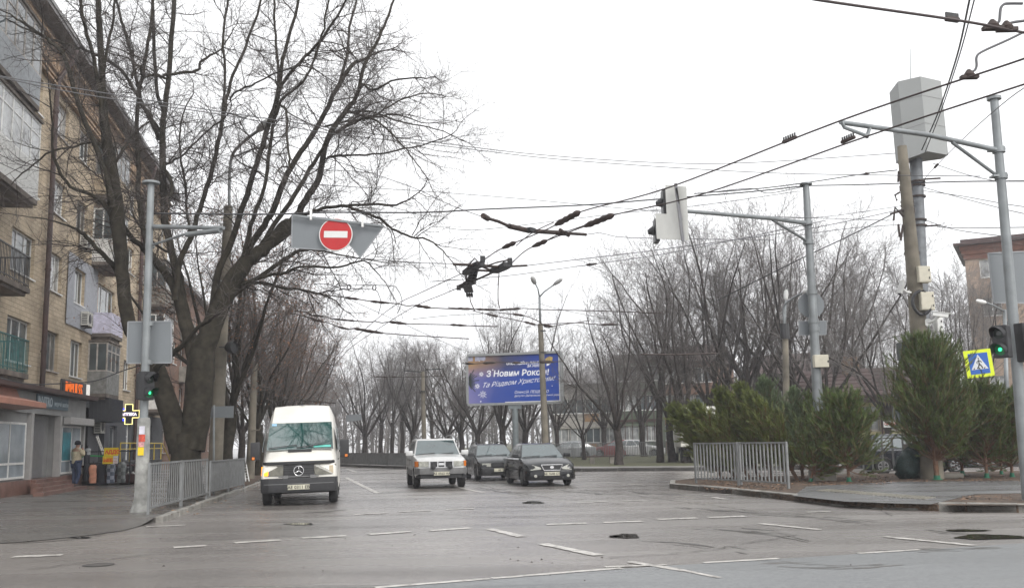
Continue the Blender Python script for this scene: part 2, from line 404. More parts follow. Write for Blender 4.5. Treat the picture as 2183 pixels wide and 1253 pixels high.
# puddles, tar seams and damp streaks lying on the asphalt
WATER = mat('puddle water', (0.03, 0.028, 0.025), 0.03, var=0)
DARK = mat('damp dark tar', (0.085, 0.078, 0.071), 0.35, var=0.3, scale=4)
def blob(px, py, rx, ry, n=26, seed=0, z=0.012):
    r = random.Random(seed); ph = [r.uniform(0, 6.28) for _ in range(4)]
    out = []
    for i in range(n):
        a = 2 * PI * i / n; k = 1 + 0.12 * math.sin(3 * a + ph[0]) + 0.08 * math.sin(5 * a + ph[1]) + .06 * math.sin(8 * a + ph[2])
        g = G(px + rx * k * math.cos(a), py + ry * k * math.sin(a)); out.append((g.x, g.y, z))
    return out
pb = MB()
for i, q in enumerate([(1334, 1143, 30, 4.5), (2110, 1145, 75, 5.0), (1137, 1071, 22, 2.6), (2060, 1131, 48, 2.2), (1310, 1144, 12, 2), (170, 1146, 26, 1.6), (640, 1117, 30, 2)]):
    v = blob(*q, seed=i); pb.add(v, [tuple(range(len(v)))])
o = pb.build('puddles', WATER); tag(o, kind='structure')
tb = MB()
SZ = [0]
def streak(pts, w, seed):
    r = random.Random(seed); ps = catmull([G(x, y) for x, y in pts], 10); L = sum((ps[i + 1] - ps[i]).length for i in range(len(ps) - 1))
    for k in range(int(8 + L * 4)):
        f = r.betavariate(1.6, 1.6) * (len(ps) - 1); i = min(int(f), len(ps) - 2); p = ps[i].lerp(ps[i + 1], f - i); t = (ps[i + 1] - ps[i]).normalized(); q = Vector((t.y, -t.x, 0))
        c = p + q * r.gauss(0, w * 1.7); la = r.uniform(.08, .42) * (.6 + w * 5); wa = r.uniform(.01, .035); SZ[0] += 1; z = .0045 + (SZ[0] % 60) * 3e-5; n = 9; ph = r.uniform(0, 6)
        tb.add([(c.x + t.x * la * math.cos(a) + q.x * wa * math.sin(a) * (1 + .5 * math.sin(3 * a + ph)), c.y + t.y * la * math.cos(a) + q.y * wa * math.sin(a) * (1 + .5 * math.sin(3 * a + ph)), z) for a in [2 * PI * j / n for j in range(n)]], [tuple(range(n))])
for i, (pts, w) in enumerate([([(1465, 1080), (1530, 1088), (1600, 1093)], .1), ([(1640, 1097), (1720, 1101), (1775, 1106), (1820, 1111)], .1), ([(1480, 1125), (1580, 1133), (1660, 1140), (1740, 1157)], .1),
        ([(1400, 1155), (1480, 1160), (1580, 1180)], .07), ([(1350, 1048), (1390, 1052), (1450, 1055)], .08), ([(1000, 1036), (1060, 1046), (1120, 1056)], .06), ([(1000, 1023), (1040, 1030), (1075, 1039)], .05), ([(1165, 1040), (1230, 1048), (1300, 1054)], .06),
        ([(1640, 1201), (1680, 1199), (1700, 1201)], .05), ([(850, 1006), (950, 1022), (1010, 1030)], .05), ([(770, 1054), (830, 1050), (880, 1048)], .05), ([(640, 1092), (690, 1090), (730, 1086)], .09), ([(130, 1147), (180, 1140), (215, 1142)], .07), ([(40, 1158), (110, 1152), (200, 1147)], .04),
        ([(1985, 1130), (2040, 1137), (2100, 1139)], .06), ([(1900, 1175), (2000, 1173), (2130, 1170)], .06), ([(1700, 1206), (1800, 1210), (1900, 1204)], .08)]): streak(pts, w, i)
o = tb.build('damp_streaks', DARK); tag(o, kind='structure')
def manhole(px, py, r, label, m, z=0.006):
    g = G(px, py); t = thing('manhole_cover', label, 'manhole cover', (g.x, g.y, z if g.x > -8 else z))
    b = MB(); b.lathe([(r * .86, 0), (r * .86, .006), (r * .8, .009)], 28); b.build('cover', m, t)
    b = MB(); b.lathe([(r, 0), (r, .004), (r * .9, .004), (r * .88, .002)], 28); b.build('frame', mat('manhole ring', (.06, .058, .055), .6), t)
manhole(210, 1204, 0.2, 'dark round manhole cover in the asphalt at the bottom left', mat('dark iron', (.06, .056, .052), .5, var=.3))

b = MB(); rr = random.Random(17)
for k in range(34):
    x, y = rr.choice([(rr.uniform(1000, 1300), rr.uniform(1150, 1245)), (rr.uniform(600, 1500), rr.uniform(1120, 1240)), (rr.uniform(60, 2100), rr.uniform(1060, 1240))]); g = G(x, y); sz = rr.uniform(.006, .02)
    b.add([(g.x - sz, g.y - sz * .5, 0), (g.x + sz * .8, g.y - sz * .7, 0), (g.x + sz, g.y + sz, 0), (g.x - sz * .6, g.y + sz, 0), (g.x, g.y, sz * .9)], [(0, 1, 4), (1, 2, 4), (2, 3, 4), (3, 0, 4)])
o = b.build('road_crumbs', mat('dark crumb', (.04, .035, .03), .9)); tag(o, 'small dark clods and grit scattered on the near asphalt', 'litter', kind='stuff')
b = MB()
def crack(pts, seed, w=.012):
    r = random.Random(seed); ps = [G(x, y) for x, y in pts]; c = []
    for i in range(len(ps) - 1):
        n_ = max(2, int((ps[i + 1] - ps[i]).length / .15))
        for k in range(n_): c.append(ps[i].lerp(ps[i + 1], k / n_) + Vector((r.uniform(-.03, .03), r.uniform(-.05, .05), 0)))
    c.append(ps[-1]); L, R = [], []
    for i, p in enumerate(c):
        t = (c[min(i + 1, len(c) - 1)] - c[max(i - 1, 0)]).normalized(); q = Vector((t.y, -t.x, 0)) * w * r.uniform(.4, 1.3); L.append((p.x - q.x, p.y - q.y, .0132)); R.append((p.x + q.x, p.y + q.y, .0132))
    n_ = len(c); b.add(L + R, [(i, i + 1, n_ + i + 1, n_ + i) for i in range(n_ - 1)])
for i, q in enumerate([[(770, 1054), (830, 1051), (1000, 1043), (1120, 1053)], [(990, 1022), (1060, 1043), (1180, 1062), (1330, 1075)], [(1220, 1040), (1400, 1062), (1600, 1088), (1850, 1118)], [(60, 1215), (330, 1180), (620, 1165)], [(700, 1100), (900, 1095), (1150, 1105)], [(1300, 1190), (1500, 1175), (1700, 1140)], [(1750, 1010), (1900, 1100)]]): crack(q, i)
o = b.build('road_cracks', mat('crack dark', (.05, .045, .04), .8, var=0)); tag(o, kind='structure')
# ------------------------------------------------------------------ apartment building on the left
def brick_mat(name, c1, c2, mortar, bw=0.25, bh=0.085, rough=0.85, dirt=0.35):
    m = bpy.data.materials.new(name); m.use_nodes = True; MATS[name] = m
    n, l = m.node_tree.nodes, m.node_tree.links; b = n['Principled BSDF']; b.inputs['Roughness'].default_value = rough
    tc = n.new('ShaderNodeTexCoord'); sp = n.new('ShaderNodeSeparateXYZ'); cb = n.new('ShaderNodeCombineXYZ')
    ad = n.new('ShaderNodeMath'); ad.operation = 'ADD'
    l.new(tc.outputs['Object'], sp.inputs[0]); l.new(sp.outputs['X'], ad.inputs[0]); l.new(sp.outputs['Y'], ad.inputs[1]); l.new(ad.outputs[0], cb.inputs['X']); l.new(sp.outputs['Z'], cb.inputs['Y'])
    br = n.new('ShaderNodeTexBrick'); br.inputs['Scale'].default_value = 1.0
    br.inputs['Brick Width'].default_value = bw; br.inputs['Row Height'].default_value = bh; br.inputs['Mortar Size'].default_value = 0.012
    br.inputs['Color1'].default_value = (*c1, 1); br.inputs['Color2'].default_value = (*c2, 1); br.inputs['Mortar'].default_value = (*mortar, 1)
    l.new(cb.outputs[0], br.inputs['Vector'])
    z = n.new('ShaderNodeTexNoise'); z.inputs['Scale'].default_value = 0.7; z.inputs['Detail'].default_value = 7; l.new(tc.outputs['Object'], z.inputs['Vector'])
    r = n.new('ShaderNodeValToRGB'); r.color_ramp.elements[0].position = .3; r.color_ramp.elements[1].position = .65
    r.color_ramp.elements[0].color = (1 - dirt, 1 - dirt, 1 - dirt, 1); r.color_ramp.elements[1].color = (1.1, 1.1, 1.1, 1); l.new(z.outputs['Fac'], r.inputs[0])
    mx = n.new('ShaderNodeMix'); mx.data_type = 'RGBA'; mx.blend_type = 'MULTIPLY'; mx.inputs['Factor'].default_value = 1
    l.new(br.outputs['Color'], mx.inputs[6]); l.new(r.outputs[0], mx.inputs[7]); l.new(mx.outputs[2], b.inputs['Base Color'])
    bp = n.new('ShaderNodeBump'); bp.inputs['Distance'].default_value = 0.01; bp.inputs['Strength'].default_value = .6; l.new(br.outputs['Fac'], bp.inputs['Height']); bp.invert = True; l.new(bp.outputs[0], b.inputs['Normal'])
    return m
YB = brick_mat('cream brick', (0.56, 0.46, 0.33), (0.45, 0.36, 0.25), (0.33, 0.27, 0.2), 0.42, 0.16)
RB = brick_mat('brown ornamental brick', (0.2, 0.115, 0.07), (0.32, 0.22, 0.14), (0.1, 0.07, 0.05), 0.3, 0.16, dirt=.6)
WHITE = mat('white plastic frame', (0.7, 0.7, 0.68), 0.4, var=0.1)
OLDW = mat('old painted frame', (0.38, 0.35, 0.32), 0.6, var=0.3)
GLASS = mat('window glass', (0.08, 0.095, 0.1), 0.04, var=0.5, scale=1.2)
CURT = mat('pale curtain behind glass', (0.33, 0.34, 0.34), 0.15, var=0.5, scale=2.0)
GREYP = mat('grey plaster', (0.3, 0.3, 0.3), 0.8, var=0.15, scale=1.5)
DGREY = mat('dark grey plaster', (0.075, 0.078, 0.085), 0.7, var=0.2, scale=1.5)
PIPEM = mat('brown painted pipe', (0.055, 0.028, 0.024), 0.5, var=0.35, scale=2)
CONC = mat('old concrete', (0.2, 0.185, 0.16), 0.85, var=0.35, scale=2.5, bump=.004)
SLABM = mat('weathered balcony slab', (0.13, 0.11, 0.095), 0.9, var=0.5, scale=2)
dv = Vector((-0.174, 1, 0)).normalized(); KA = 1.01503
def AA(Y): return (Y - 20) * KA
BROT = math.atan2(dv.y, dv.x)
bld = thing('apartment_building', 'five storey cream brick apartment block with glazed balconies and shops below, left side', 'building', (-10.95 - .174 * 20, 20, 0), BROT)
def wall_holes(a0, a1, z0, z1, holes, y0=0.0, rev=0.18):
    b = MB(); A = sorted({a0, a1, *[h[0] for h in holes], *[h[1] for h in holes]}); Z = sorted({z0, z1, *[h[2] for h in holes], *[h[3] for h in holes]})
    A = [a for a in A if a0 <= a <= a1]; Z = [z for z in Z if z0 <= z <= z1]
    for i in range(len(A) - 1):
        for j in range(len(Z) - 1):
            ca = (A[i] + A[i + 1]) / 2; cz = (Z[j] + Z[j + 1]) / 2
            if any(h[0] < ca < h[1] and h[2] < cz < h[3] for h in holes): continue
            b.add([(A[i], y0, Z[j]), (A[i + 1], y0, Z[j]), (A[i + 1], y0, Z[j + 1]), (A[i], y0, Z[j + 1])], [(0, 1, 2, 3)])
    for h in holes:
        p, q, r, s = h[:4]
        for v in ([(p, r), (p, s)], [(q, s), (q, r)], [(p, s), (q, s)], [(q, r), (p, r)]):
            (x0, c0), (x1, c1) = v
            b.add([(x0, y0, c0), (x1, y0, c1), (x1, y0 + rev, c1), (x0, y0 + rev, c0)], [(0, 1, 2, 3)])
    return b
def window(parent, a0, a1, z0, z1, fm, gm, y=0.12, mull=2, fw=0.06, trans=False, sill=True):
    f = MB()
    f.box((a0, y, z0), (a0 + fw, y + .06, z1)); f.box((a1 - fw, y, z0), (a1, y + .06, z1))
    f.box((a0 + fw, y, z0), (a1 - fw, y + .06, z0 + fw)); f.box((a0 + fw, y, z1 - fw), (a1 - fw, y + .06, z1))
    for k in range(1, mull + 1):
        c = a0 + (a1 - a0) * k / (mull + 1); f.box((c - fw / 2, y + .003, z0 + fw), (c + fw / 2, y + .057, z1 - fw))
    if trans: f.box((a0 + fw, y + .006, z1 - (z1 - z0) * .3), (a1 - fw, y + .054, z1 - (z1 - z0) * .3 + fw * .8))
    if sill: f.box((a0 - .05, -.07, z0 - .05), (a1 + .05, y, z0 - .002))
    w = f.build('window', fm, parent)
    g = MB(); g.box((a0 + fw * .5, y + .025, z0 + fw * .5), (a1 - fw * .5, y + .04, z1 - fw * .5)); g.build('pane', gm, w)
    return w
rows = [(4.45, 5.92), (7.45, 8.9), (10.42, 11.75), (13.45, 14.8)]
cols = [(27.0, 28.8, WHITE), (36.06, 37.8, WHITE), (39.5, 41.25, WHITE), (49.3, 50.8, WHITE), (53, 54.5, OLDW), (58.2, 59.4, WHITE)]
rnd = random.Random(5)
holes = []; wins = []
for r, (z0, z1) in enumerate(rows):
    for c, (y0, y1, m) in enumerate(cols):
        holes.append((AA(y0), AA(y1), z0, z1))
        fm = OLDW if (r, c) in ((0, 1), (3, 1), (2, 2), (1, 4)) else m
        gm = CURT if rnd.random() < .35 else GLASS
        if (r, c) in ((1, 1), (3, 1)): gm = CURT
        wins.append((AA(y0), AA(y1), z0, z1, fm, gm))
    for (y0, y1) in ((31.9, 34.35), (43.6, 46.8)):
        if (y0 == 31.9 and r == 9): continue
        holes.append((AA(y0), AA(y1), z0 - (.5 if y0 > 40 else 0), z1)); wins.append((AA(y0), AA(y1), z0 - (.5 if y0 > 40 else 0), z1, WHITE, GLASS))
a0, a1 = AA(25), AA(60.4)
wb = wall_holes(a0, a1, 3.3, 15.1, holes)
wb.add([(a0, 0, 3.3), (a0, 12, 3.3), (a0, 12, 15.1), (a0, 0, 15.1)], [(0, 1, 2, 3)]); wb.add([(a1, 0, 0), (a1, 12, 0), (a1, 12, 15.1), (a1, 0, 15.1)], [(0, 1, 2, 3)])
wb.build('wall', YB, bld)
for w in wins: window(bld, *w)
b = MB(); b.box((a0, .3, 0), (a1 - .02, 11.9, 15.0)); b.build('inner_core', mat('dark interior', (.02, .02, .022), .9, var=0), bld)
b = MB(); b.box((a0, -.06, 15.1), (a1, 11.9, 16.95)); b.build('frieze', RB, bld)
b = MB()
for zz, d in ((15.05, .14), (15.3, .1), (15.55, .12), (16.5, .16)): b.box((a0, -.06 - d, zz), (a1, -.061, zz + .09))
k = a0
while k < a1: b.box((k, -.2, 15.62), (k + .22, -.062, 15.95)); k += .5
b.build('cornice_moulding', mat('pale moulding brick', (.32, .22, .14), .85, var=.4, scale=3), bld)
b = MB(); b.box((a0 - .2, -.62, 16.96), (a1 + .3, 12, 17.1)); b.box((a0 - .2, -.66, 17.1), (a1 + .3, -.55, 17.26)); b.add([(a0 - .2, -.6, 17.11), (a1 + .3, -.6, 17.11), (a1 - 3, 6, 19), (a0, 6, 19), (a0 - .2, 12, 17.1), (a1 + .3, 12, 17.1)], [(0, 1, 2, 3), (3, 2, 5, 4), (1, 5, 2), (0, 3, 4)])
b.build('roof', mat('grey roof sheet', (.16, .15, .15), .5, var=.2), bld)
# drainpipes
for Y in (36.0 - .55, 51.9):
    b = MB(); A = AA(Y)
    b.tube([(A + .9, -.55, 16.9), (A + .5, -.5, 16.2), (A, -.2, 15.3), (A, -.16, 14.6), (A, -.16, 3.6 if Y < 40 else .2)], .095, 10)
    for z in (5, 8, 11, 14): b.tube([(A, -.16, z), (A, -.16, z + .08)], .12, 10)
    b.build('drainpipe', PIPEM, bld, smooth=True, auto=40)
# ground storey beyond the shop
gh = [(AA(44.6), AA(45.6), .45, 2.7), (AA(46.6), AA(48.2), .9, 2.6), (AA(50.2), AA(51.4), .6, 2.75), (AA(54), AA(57), .9, 2.8)]
gb = wall_holes(AA(42.6), a1, 0, 3.3, gh, y0=-.05); gb.add([(AA(42.6), -.05, 3.3), (a1, -.05, 3.3), (a1, .1, 3.3), (AA(42.6), .1, 3.3)], [(0, 1, 2, 3)])
gb.box((AA(38.3), -.08, 3.3), (AA(44.2), -.005, 4.25))
gb.build('ground_floor_facade', DGREY, bld)
window(bld, *gh[0], DGREY, GLASS, mull=0, sill=False); window(bld, *gh[1], GREYP, GLASS, mull=1); window(bld, *gh[2], WHITE, CURT, mull=1, trans=True); window(bld, *gh[3], GREYP, GLASS, mull=2)
# balconies
def balcony(a0, a1, z, d, h, pm, kind, glaze=None, label=None, slabz=.16):
    s = MB(); s.box((a0, -d, z), (a1, 0, z + slabz)); s.box((a0 + .1, -d + .1, z - .1), (a1 - .1, 0, z - .002))
    root = s.build('balcony', SLABM, bld)
    if label: root['label'] = label
    z += slabz
    if kind == 'rail':
        r = MB()
        for (p, q) in (((a0 + .04, -.03), (a0 + .04, -d + .04)), ((a0 + .04, -d + .04), (a1 - .04, -d + .04)), ((a1 - .04, -d + .04), (a1 - .04, -.03))):
            r.bar((*p, z + h), (*q, z + h), .05, .04); r.bar((*p, z + .1), (*q, z + .1), .03, .03)
            L = (Vector(q) - Vector(p)).length; n = max(2, int(L / .13))
            for k in range(n + 1):
                t = Vector(p).lerp(Vector(q), k / n); r.box((t.x - .01, t.y - .01, z), (t.x + .01, t.y + .01, z + h))
        r.build('railing', pm, root)
    else:
        r = MB(); r.box((a0, -d, z), (a1, -d + .05, z + h)); r.box((a0, -d + .051, z), (a0 + .05, 0, z + h)); r.box((a1 - .05, -d + .051, z), (a1, 0, z + h)); r.build('parapet', pm, root)
        if glaze:
            fm, gz = glaze; f = MB(); zz = z + h + .002; n = max(3, int((a1 - a0) / .8))
            for k in range(n + 1):
                c = a0 + .03 + (a1 - a0 - .06) * k / n; f.box((c - .035, -d, zz), (c + .035, -d + .06, gz))
            f.box((a0, -d + .004, gz - .08), (a1, -d + .06, gz)); f.box((a0, -d + .004, zz), (a1, -d + .05, zz + .05)); f.box((a0, -d + .004, zz + (gz - zz) * .68), (a1, -d + .05, zz + (gz - zz) * .68 + .05))
            for aa in (a0, a1 - .06):
                f.box((aa, -d + .07, gz - .08), (aa + .06, 0, gz)); f.box((aa, -d * .5, zz), (aa + .06, -d * .5 + .06, gz - .081)); f.box((aa, -.06, zz), (aa + .06, 0, gz - .081)); f.box((aa, -d + .07, zz), (aa + .06, 0, zz + .05))
            w = f.build('window', fm, root)
            g = MB(); g.box((a0 + .02, -d + .02, zz), (a1 - .02, -d + .035, gz - .01)); g.box((a0 + .02, -d + .036, zz), (a0 + .035, 0, gz - .01)); g.box((a1 - .035, -d + .036, zz), (a1 - .02, 0, gz - .01)); g.build('pane', CURT if kind == 'curtain' else GLASS, w)
            c = MB(); c.box((a0 - .05, -d - .06, gz + .002), (a1 + .05, 0, gz + .08)); c.build('roof', SLABM, root)
    return root
TEAL = mat('teal painted railing', (.025, .11, .11), .5, var=.3)
BLACK = mat('black metal', (.02, .02, .022), .45, var=.2)
PANEL = mat('grey asbestos panel', (.33, .35, .37), .8, var=.2)
WPAN = mat('white panel', (.62, .62, .6), .6, var=.1)
balcony(AA(25.6), AA(30.7), 12.42, 1.0, 1.0, PANEL, 'box', (OLDW, 15.2), 'top floor balcony with grey panels and wooden glazing')
balcony(AA(25.6), AA(31.0), 9.35, 1.0, 1.1, WPAN, 'curtain', (WHITE, 12.1), 'white panelled glazed balcony')
balcony(AA(26), AA(30.9), 6.45, .95, 1.0, BLACK, 'rail', label='open balcony with black railing')
balcony(AA(27.5), AA(31.2), 3.75, .95, 1.05, TEAL, 'rail', label='open balcony with teal railing')
balcony(AA(42.3), AA(44.7), 3.72, .8, .95, mat('old grey board', (.2, .2, .19), .8, var=.3), 'box', (OLDW, 6.1), 'grey glazed loggia above the dark box')
balcony(AA(42.6), AA(44.8), 6.35, .85, .9, mat('lilac white sheet', (.5, .48, .58), .6, var=.2), 'open', None, 'open balcony with lilac white parapet')
balcony(AA(42.2), AA(44.8), 9.45, .9, .95, WPAN, 'box', (WHITE, 12.0), 'white glazed balcony')
balcony(AA(42.2), AA(44.8), 12.4, .9, .95, YB, 'box', (OLDW, 14.9))
balcony(AA(55.0), AA(58.0), 6.35, .9, .95, CONC, 'box', (WHITE, 9.0)); balcony(AA(55.0), AA(58.0), 9.4, .9, .95, CONC, 'box', (OLDW, 12.0)); balcony(AA(55.0), AA(58.0), 3.5, .9, .95, WPAN, 'open')
b = MB(); b.box((AA(42.6), -.95, 2.68), (AA(45.0), -.06, 3.69)); k = AA(42.65)
while k < AA(44.9): b.box((k, -.97, 2.7), (k + .03, -.951, 3.67)); k += .16
k = -.9
while k < -.1: b.box((AA(42.6) - .02, k, 2.7), (AA(42.6) - .001, k + .03, 3.67)); k += .16
b.build('cladding_box', mat('anthracite ribbed sheet', (.045, .047, .052), .5, var=.2), bld)
b = MB(); b.box((AA(38.5), -.06, 6.45), (AA(43.3), -.004, 9.35)); hs2 = b.build('plaster_patch', mat('light grey render', (.33, .34, .37), .75, var=.1), bld)
bpy.data.objects.remove(hs2)
pb2 = wall_holes(AA(38.5), AA(43.3), 6.45, 9.35, [(AA(39.5), AA(41.25), 7.45, 8.9)], y0=-.05, rev=.05); pb2.build('plaster_patch', mat('light grey render', (.33, .34, .37), .75, var=.1), bld)
# chimneys / gable seen above the eave
b = MB(); b.box((AA(46.2), .3, 17), (AA(48.3), 1.6, 18.6)); b.build('chimney', RB, bld)
# ---------------- facade frame in world space
def FW(Y, out, z):  # world point
    base = Vector((-10.95 - .174 * Y, Y, z)); n = Vector((dv.y, -dv.x, 0)); return base + n * out
def ftext(body, size, m, Y, out, z, **k):
    return text(body, size, m, frame(FW(Y, out, z), dv), **k)
# air conditioners
def aircon(Y, z, label, out=.06):
    t = thing('air_conditioner', label, 'air conditioner', FW(Y, out, z), BROT, group=None)
    b = MB(); b.box((0, -.3, 0), (.85, 0, .58)); b.build('casing', mat('aged white metal', (.5, .49, .45), .5, var=.15), t, bevel=.015)
    g = MB(); g.lathe([(.2, 0), (.2, .012), (.03, .02)], 18, Matrix.Translation((.3, -.305, .29)) @ Matrix.Rotation(PI / 2, 4, 'X'))
    for k in range(7): g.box((.62, -.308, .08 + k * .06), (.82, -.301, .1 + k * .06))
    for k in range(6): g.box((-.006, -.26, .08 + k * .07), (-.001, -.05, .11 + k * .07))
    g.build('grille', BLACK, t)
    s = MB(); s.box((.05, -.28, -.05), (.11, .0, -.002)); s.box((.72, -.28, -.05), (.78, .0, -.002)); s.build('bracket', BLACK, t)
aircon(40.6, 6.62, 'white air conditioner below the window in the light grey wall patch')
aircon(39.9, 9.75, 'white air conditioner under a fourth floor window')
aircon(43.3, 2.2, 'white air conditioner beneath the dark ribbed box of the ground floor', .12)
aircon(50.0, 7.0, 'small air conditioner half hidden by the tree trunk on the facade')
# ---------------- shop annex
shop = thing('shop_annex', 'low grey shopfront annex with brown eave and granite plinth', 'shopfront', FW(31, 0, 0), BROT)
s0 = AA(31); SA = lambda Y: AA(Y) - s0
D = .55
GS = mat('grey shop render', (.25, .25, .245), .75, var=.12, scale=2); LP = mat('light grey trim', (.36, .35, .34), .6, var=.08)
b = MB(); b.box((SA(26), -D, 2.75), (SA(40.1), 0, 3.45)); b.box((SA(33.3), -.15, .55), (SA(36.5), 0, 2.74)); b.box((SA(39.85), -D + .003, .1), (SA(40.08), 0, 2.749)); b.box((SA(36.5), -D + .2, .1), (SA(36.6), 0, 2.749)); b.box((SA(33.1), -D + .2, .1), (SA(33.2), 0, 2.749))
b.build('wall', GS, shop)
for Y in (33.2, 36.6, 39.95):
    b = MB(); b.box((SA(Y) - .12, -D - .03, .55), (SA(Y) + .1, -D + .19, 2.748)); b.build('pilaster', LP, shop)
b = MB(); b.box((SA(26), -D - .35, 3.46), (SA(40.4), 0, 3.53)); b.box((SA(26), -D - .38, 3.47), (SA(40.45), -D - .351, 3.62)); b.build('eave', PIPEM, shop)
b = MB(); b.box((SA(36.8), -D - .3, 2.45), (SA(40.3), -D - .031, 2.72)); b.build('roller_shutter_box', LP, shop, bevel=.02)
gran = mat('brown granite', (.16, .088, .07), .35, var=.35, scale=3)
b = MB(); b.box((SA(25), -D - .05, 0), (SA(33.3), 0, .56)); b.build('plinth', gran, shop); b = MB(); b.box((SA(36.5), -D - .05, 0), (SA(40.1), 0, .56)); b.build('plinth', gran, shop)
b = MB()
for k, (d0, z, y0, y1) in enumerate(((.2, .54, 33.2, 36.5), (.5, .43, 32.7, 36.5), (.8, .32, 31.9, 35.6), (1.1, .21, 30.9, 36.2))):
    b.box((SA(y0), -D - d0, .02), (SA(y1), -D - d0 + .3 if k else 0, z))
b.build('steps', gran, shop)
def swin(y0, y1, poster=False):
    f = MB(); a, c = SA(y0), SA(y1); z0, z1 = .62, 2.42; y = -D + .05
    for p in (a, (a + c) / 2 - .035, c - .07): f.box((p, y, z0), (p + .07, y + .06, z1))
    for z in (z0, z0 + .45, z1 - .07): f.box((a, y + .004, z), (c, y + .056, z + .07))
    w = f.build('window', WHITE, shop); g = MB(); g.box((a + .02, y + .02, z0 + .02), (c - .02, y + .035, z1 - .02)); g.build('pane', mat('shop glass', (.3, .34, .37), .06, var=.3, scale=1), w)
    s = MB(); s.box((a - .2, -D + .12, .5), (c + .2, -D + .16, 2.75)); s.build('window_surround', GS, shop)
    if poster:
        q = MB(); q.box((a + .1, y - .012, z0 + .5), (a + (c - a) * .45, y - .004, z1 - .25)); q.build('poster', mat('teal poster', (.02, .2, .25), .4, var=.3, scale=3), w)
swin(29.6, 32.8); swin(37.0, 39.7, True)
swin(26.3, 29.0)
door = MB(); door.box((SA(34.2), -.2, .56), (SA(35.8), -.151, 2.6)); door.build('door', mat('grey door', (.15, .15, .155), .4), shop)
# pink hipped canopy at the far left
cn = MB(); cn.add([(SA(25), -D - 1.2, 2.95), (SA(30.4), -D - 1.2, 2.95), (SA(31.6), -D - .05, 3.2), (SA(25), -D - .05, 3.2), (SA(31.0), -D + .1, 3.95), (SA(25), -D + .1, 3.95), (SA(25), -D - 1.2, 2.8), (SA(30.4), -D - 1.2, 2.8), (SA(31.6), -D, 2.8), (SA(25), -D, 2.8)],
  [(0, 1, 2, 3), (3, 2, 4, 5), (0, 6, 7, 1), (6, 9, 8, 7), (1, 7, 8, 2), (2, 8, 4)])
canopy = cn.build('canopy', mat('salmon metal roof', (.34, .16, .115), .5, var=.15, scale=2), shop)
# shop sign INVITRO
sg = thing('shop_sign', 'grey blue shop sign with pale raised letters under the brown eave', 'sign', FW(33.4, D + .03, 2.98), BROT)
b = MB(); b.box((0, -.03, -.02), (3.9, 0, .44)); b.build('board', mat('slate blue board', (.085, .13, .16), .5, var=.2), sg)
LET = mat('pale blue letters', (.5, .58, .62), .4, var=0)
R90 = Matrix(((1, 0, 0, 0), (0, 0, -1, 0), (0, 1, 0, 0), (0, 0, 0, 1)))
text('INVITRO', .44, LET, Matrix.Translation((.1, -.035, .06)) @ R90, sg, bold=.012)
text('медичні аналізи', .24, LET, Matrix.Translation((2.05, -.035, .1)) @ R90, sg)
og = thing('shop_sign', 'glowing orange lettered sign on dark wall above the brown eave', 'sign', FW(38.3, .12, 3.62), BROT)
b = MB(); b.box((0, -.03, 0), (3.7, 0, .62)); b.build('board', DGREY, og)
text('IMPULSS', .7, mat('orange lit letter', (.8, .14, .02), .5, emit=(1, .2, .02), estr=.35, var=0), Matrix.Translation((.08, -.06, .06)) @ R90, og, ext=.015, bold=.0)
b = MB(); b.box((3.4, -.12, .04), (3.62, -.03, .6)); b.build('white_lamp_panel', mat('white lit', (.8, .8, .8), .5, emit=(1, .95, .85), estr=.3, var=0), og)
# pharmacy cross, on a bracket square to the facade
cp = FW(46.1, 1.0, 3.1)
pc = thing('pharmacy_cross', 'black pharmacy cross outlined in yellow light with white lit word', 'sign', cp, math.radians(12))
def crossp(s, w): return [(-s, -w), (-w, -w), (-w, -s), (w, -s), (w, -w), (s, -w), (s, w), (w, w), (w, s), (-w, s), (-w, w), (-s, w)]
b = MB(); b.prism(crossp(.47, .17), -.08, .08, R90); b.build('cross_body', BLACK, pc)
b = MB(); cc = crossp(.46, .165); pts3 = [(x, -.09, z) for x, z in cc]
for i in range(12): b.bar(pts3[i], pts3[(i + 1) % 12], .025, .025)
b.build('yellow_tube', mat('yellow led', (.9, .8, .3), .5, emit=(1, .85, .3), estr=1.6, var=0), pc)
text('АПТЕКА', .17, mat('white led', (.9, .9, .9), .5, emit=(.9, .75, 1), estr=.8, var=0), Matrix.Translation((0, -.09, -.06)) @ R90, pc, align='CENTER', bold=.01)
BLUE = mat('blue neon', (.05, .08, .8), .5, emit=(.03, .06, 1), estr=1.8, var=0)
b = MB(); b.tube(catmull([(.62, 0, .5), (.5, .0, .3), (.5, 0, .1)], 5), .035, 6); b.tube(catmull([(.5, 0, -.1), (.42, .0, -.3), (.55, 0, -.55)], 5), .035, 6); b.tube([(-.48, .05, .3), (-.22, .05, .22)], .05, 6); b.tube([(-.5, .05, -.3), (-.22, .05, -.24)], .06, 6)
b.build('blue_neon_tube', BLUE, pc, smooth=True)
b = MB(); b.tube([(0, .08, 0), (-.9, .25, 0)], .03, 6); b.build('bracket', BLACK, pc)
bb = thing('light_box', 'tall dark blue light box standing beside the pharmacy entrance', 'sign', FW(51.6, .4, .5), BROT)
b = MB(); b.box((0, -.35, .2), (.5, 0, 2.2)); b.build('case', mat('navy box', (.01, .015, .09), .3, var=.2), bb, bevel=.03); b = MB(); b.box((-.012, -.14, .3), (-.002, -.08, 2.1)); b.build('lit_strip', mat('dim blue', (.2, .3, .8), .4, emit=(.15, .25, 1), estr=.8, var=0), bb)
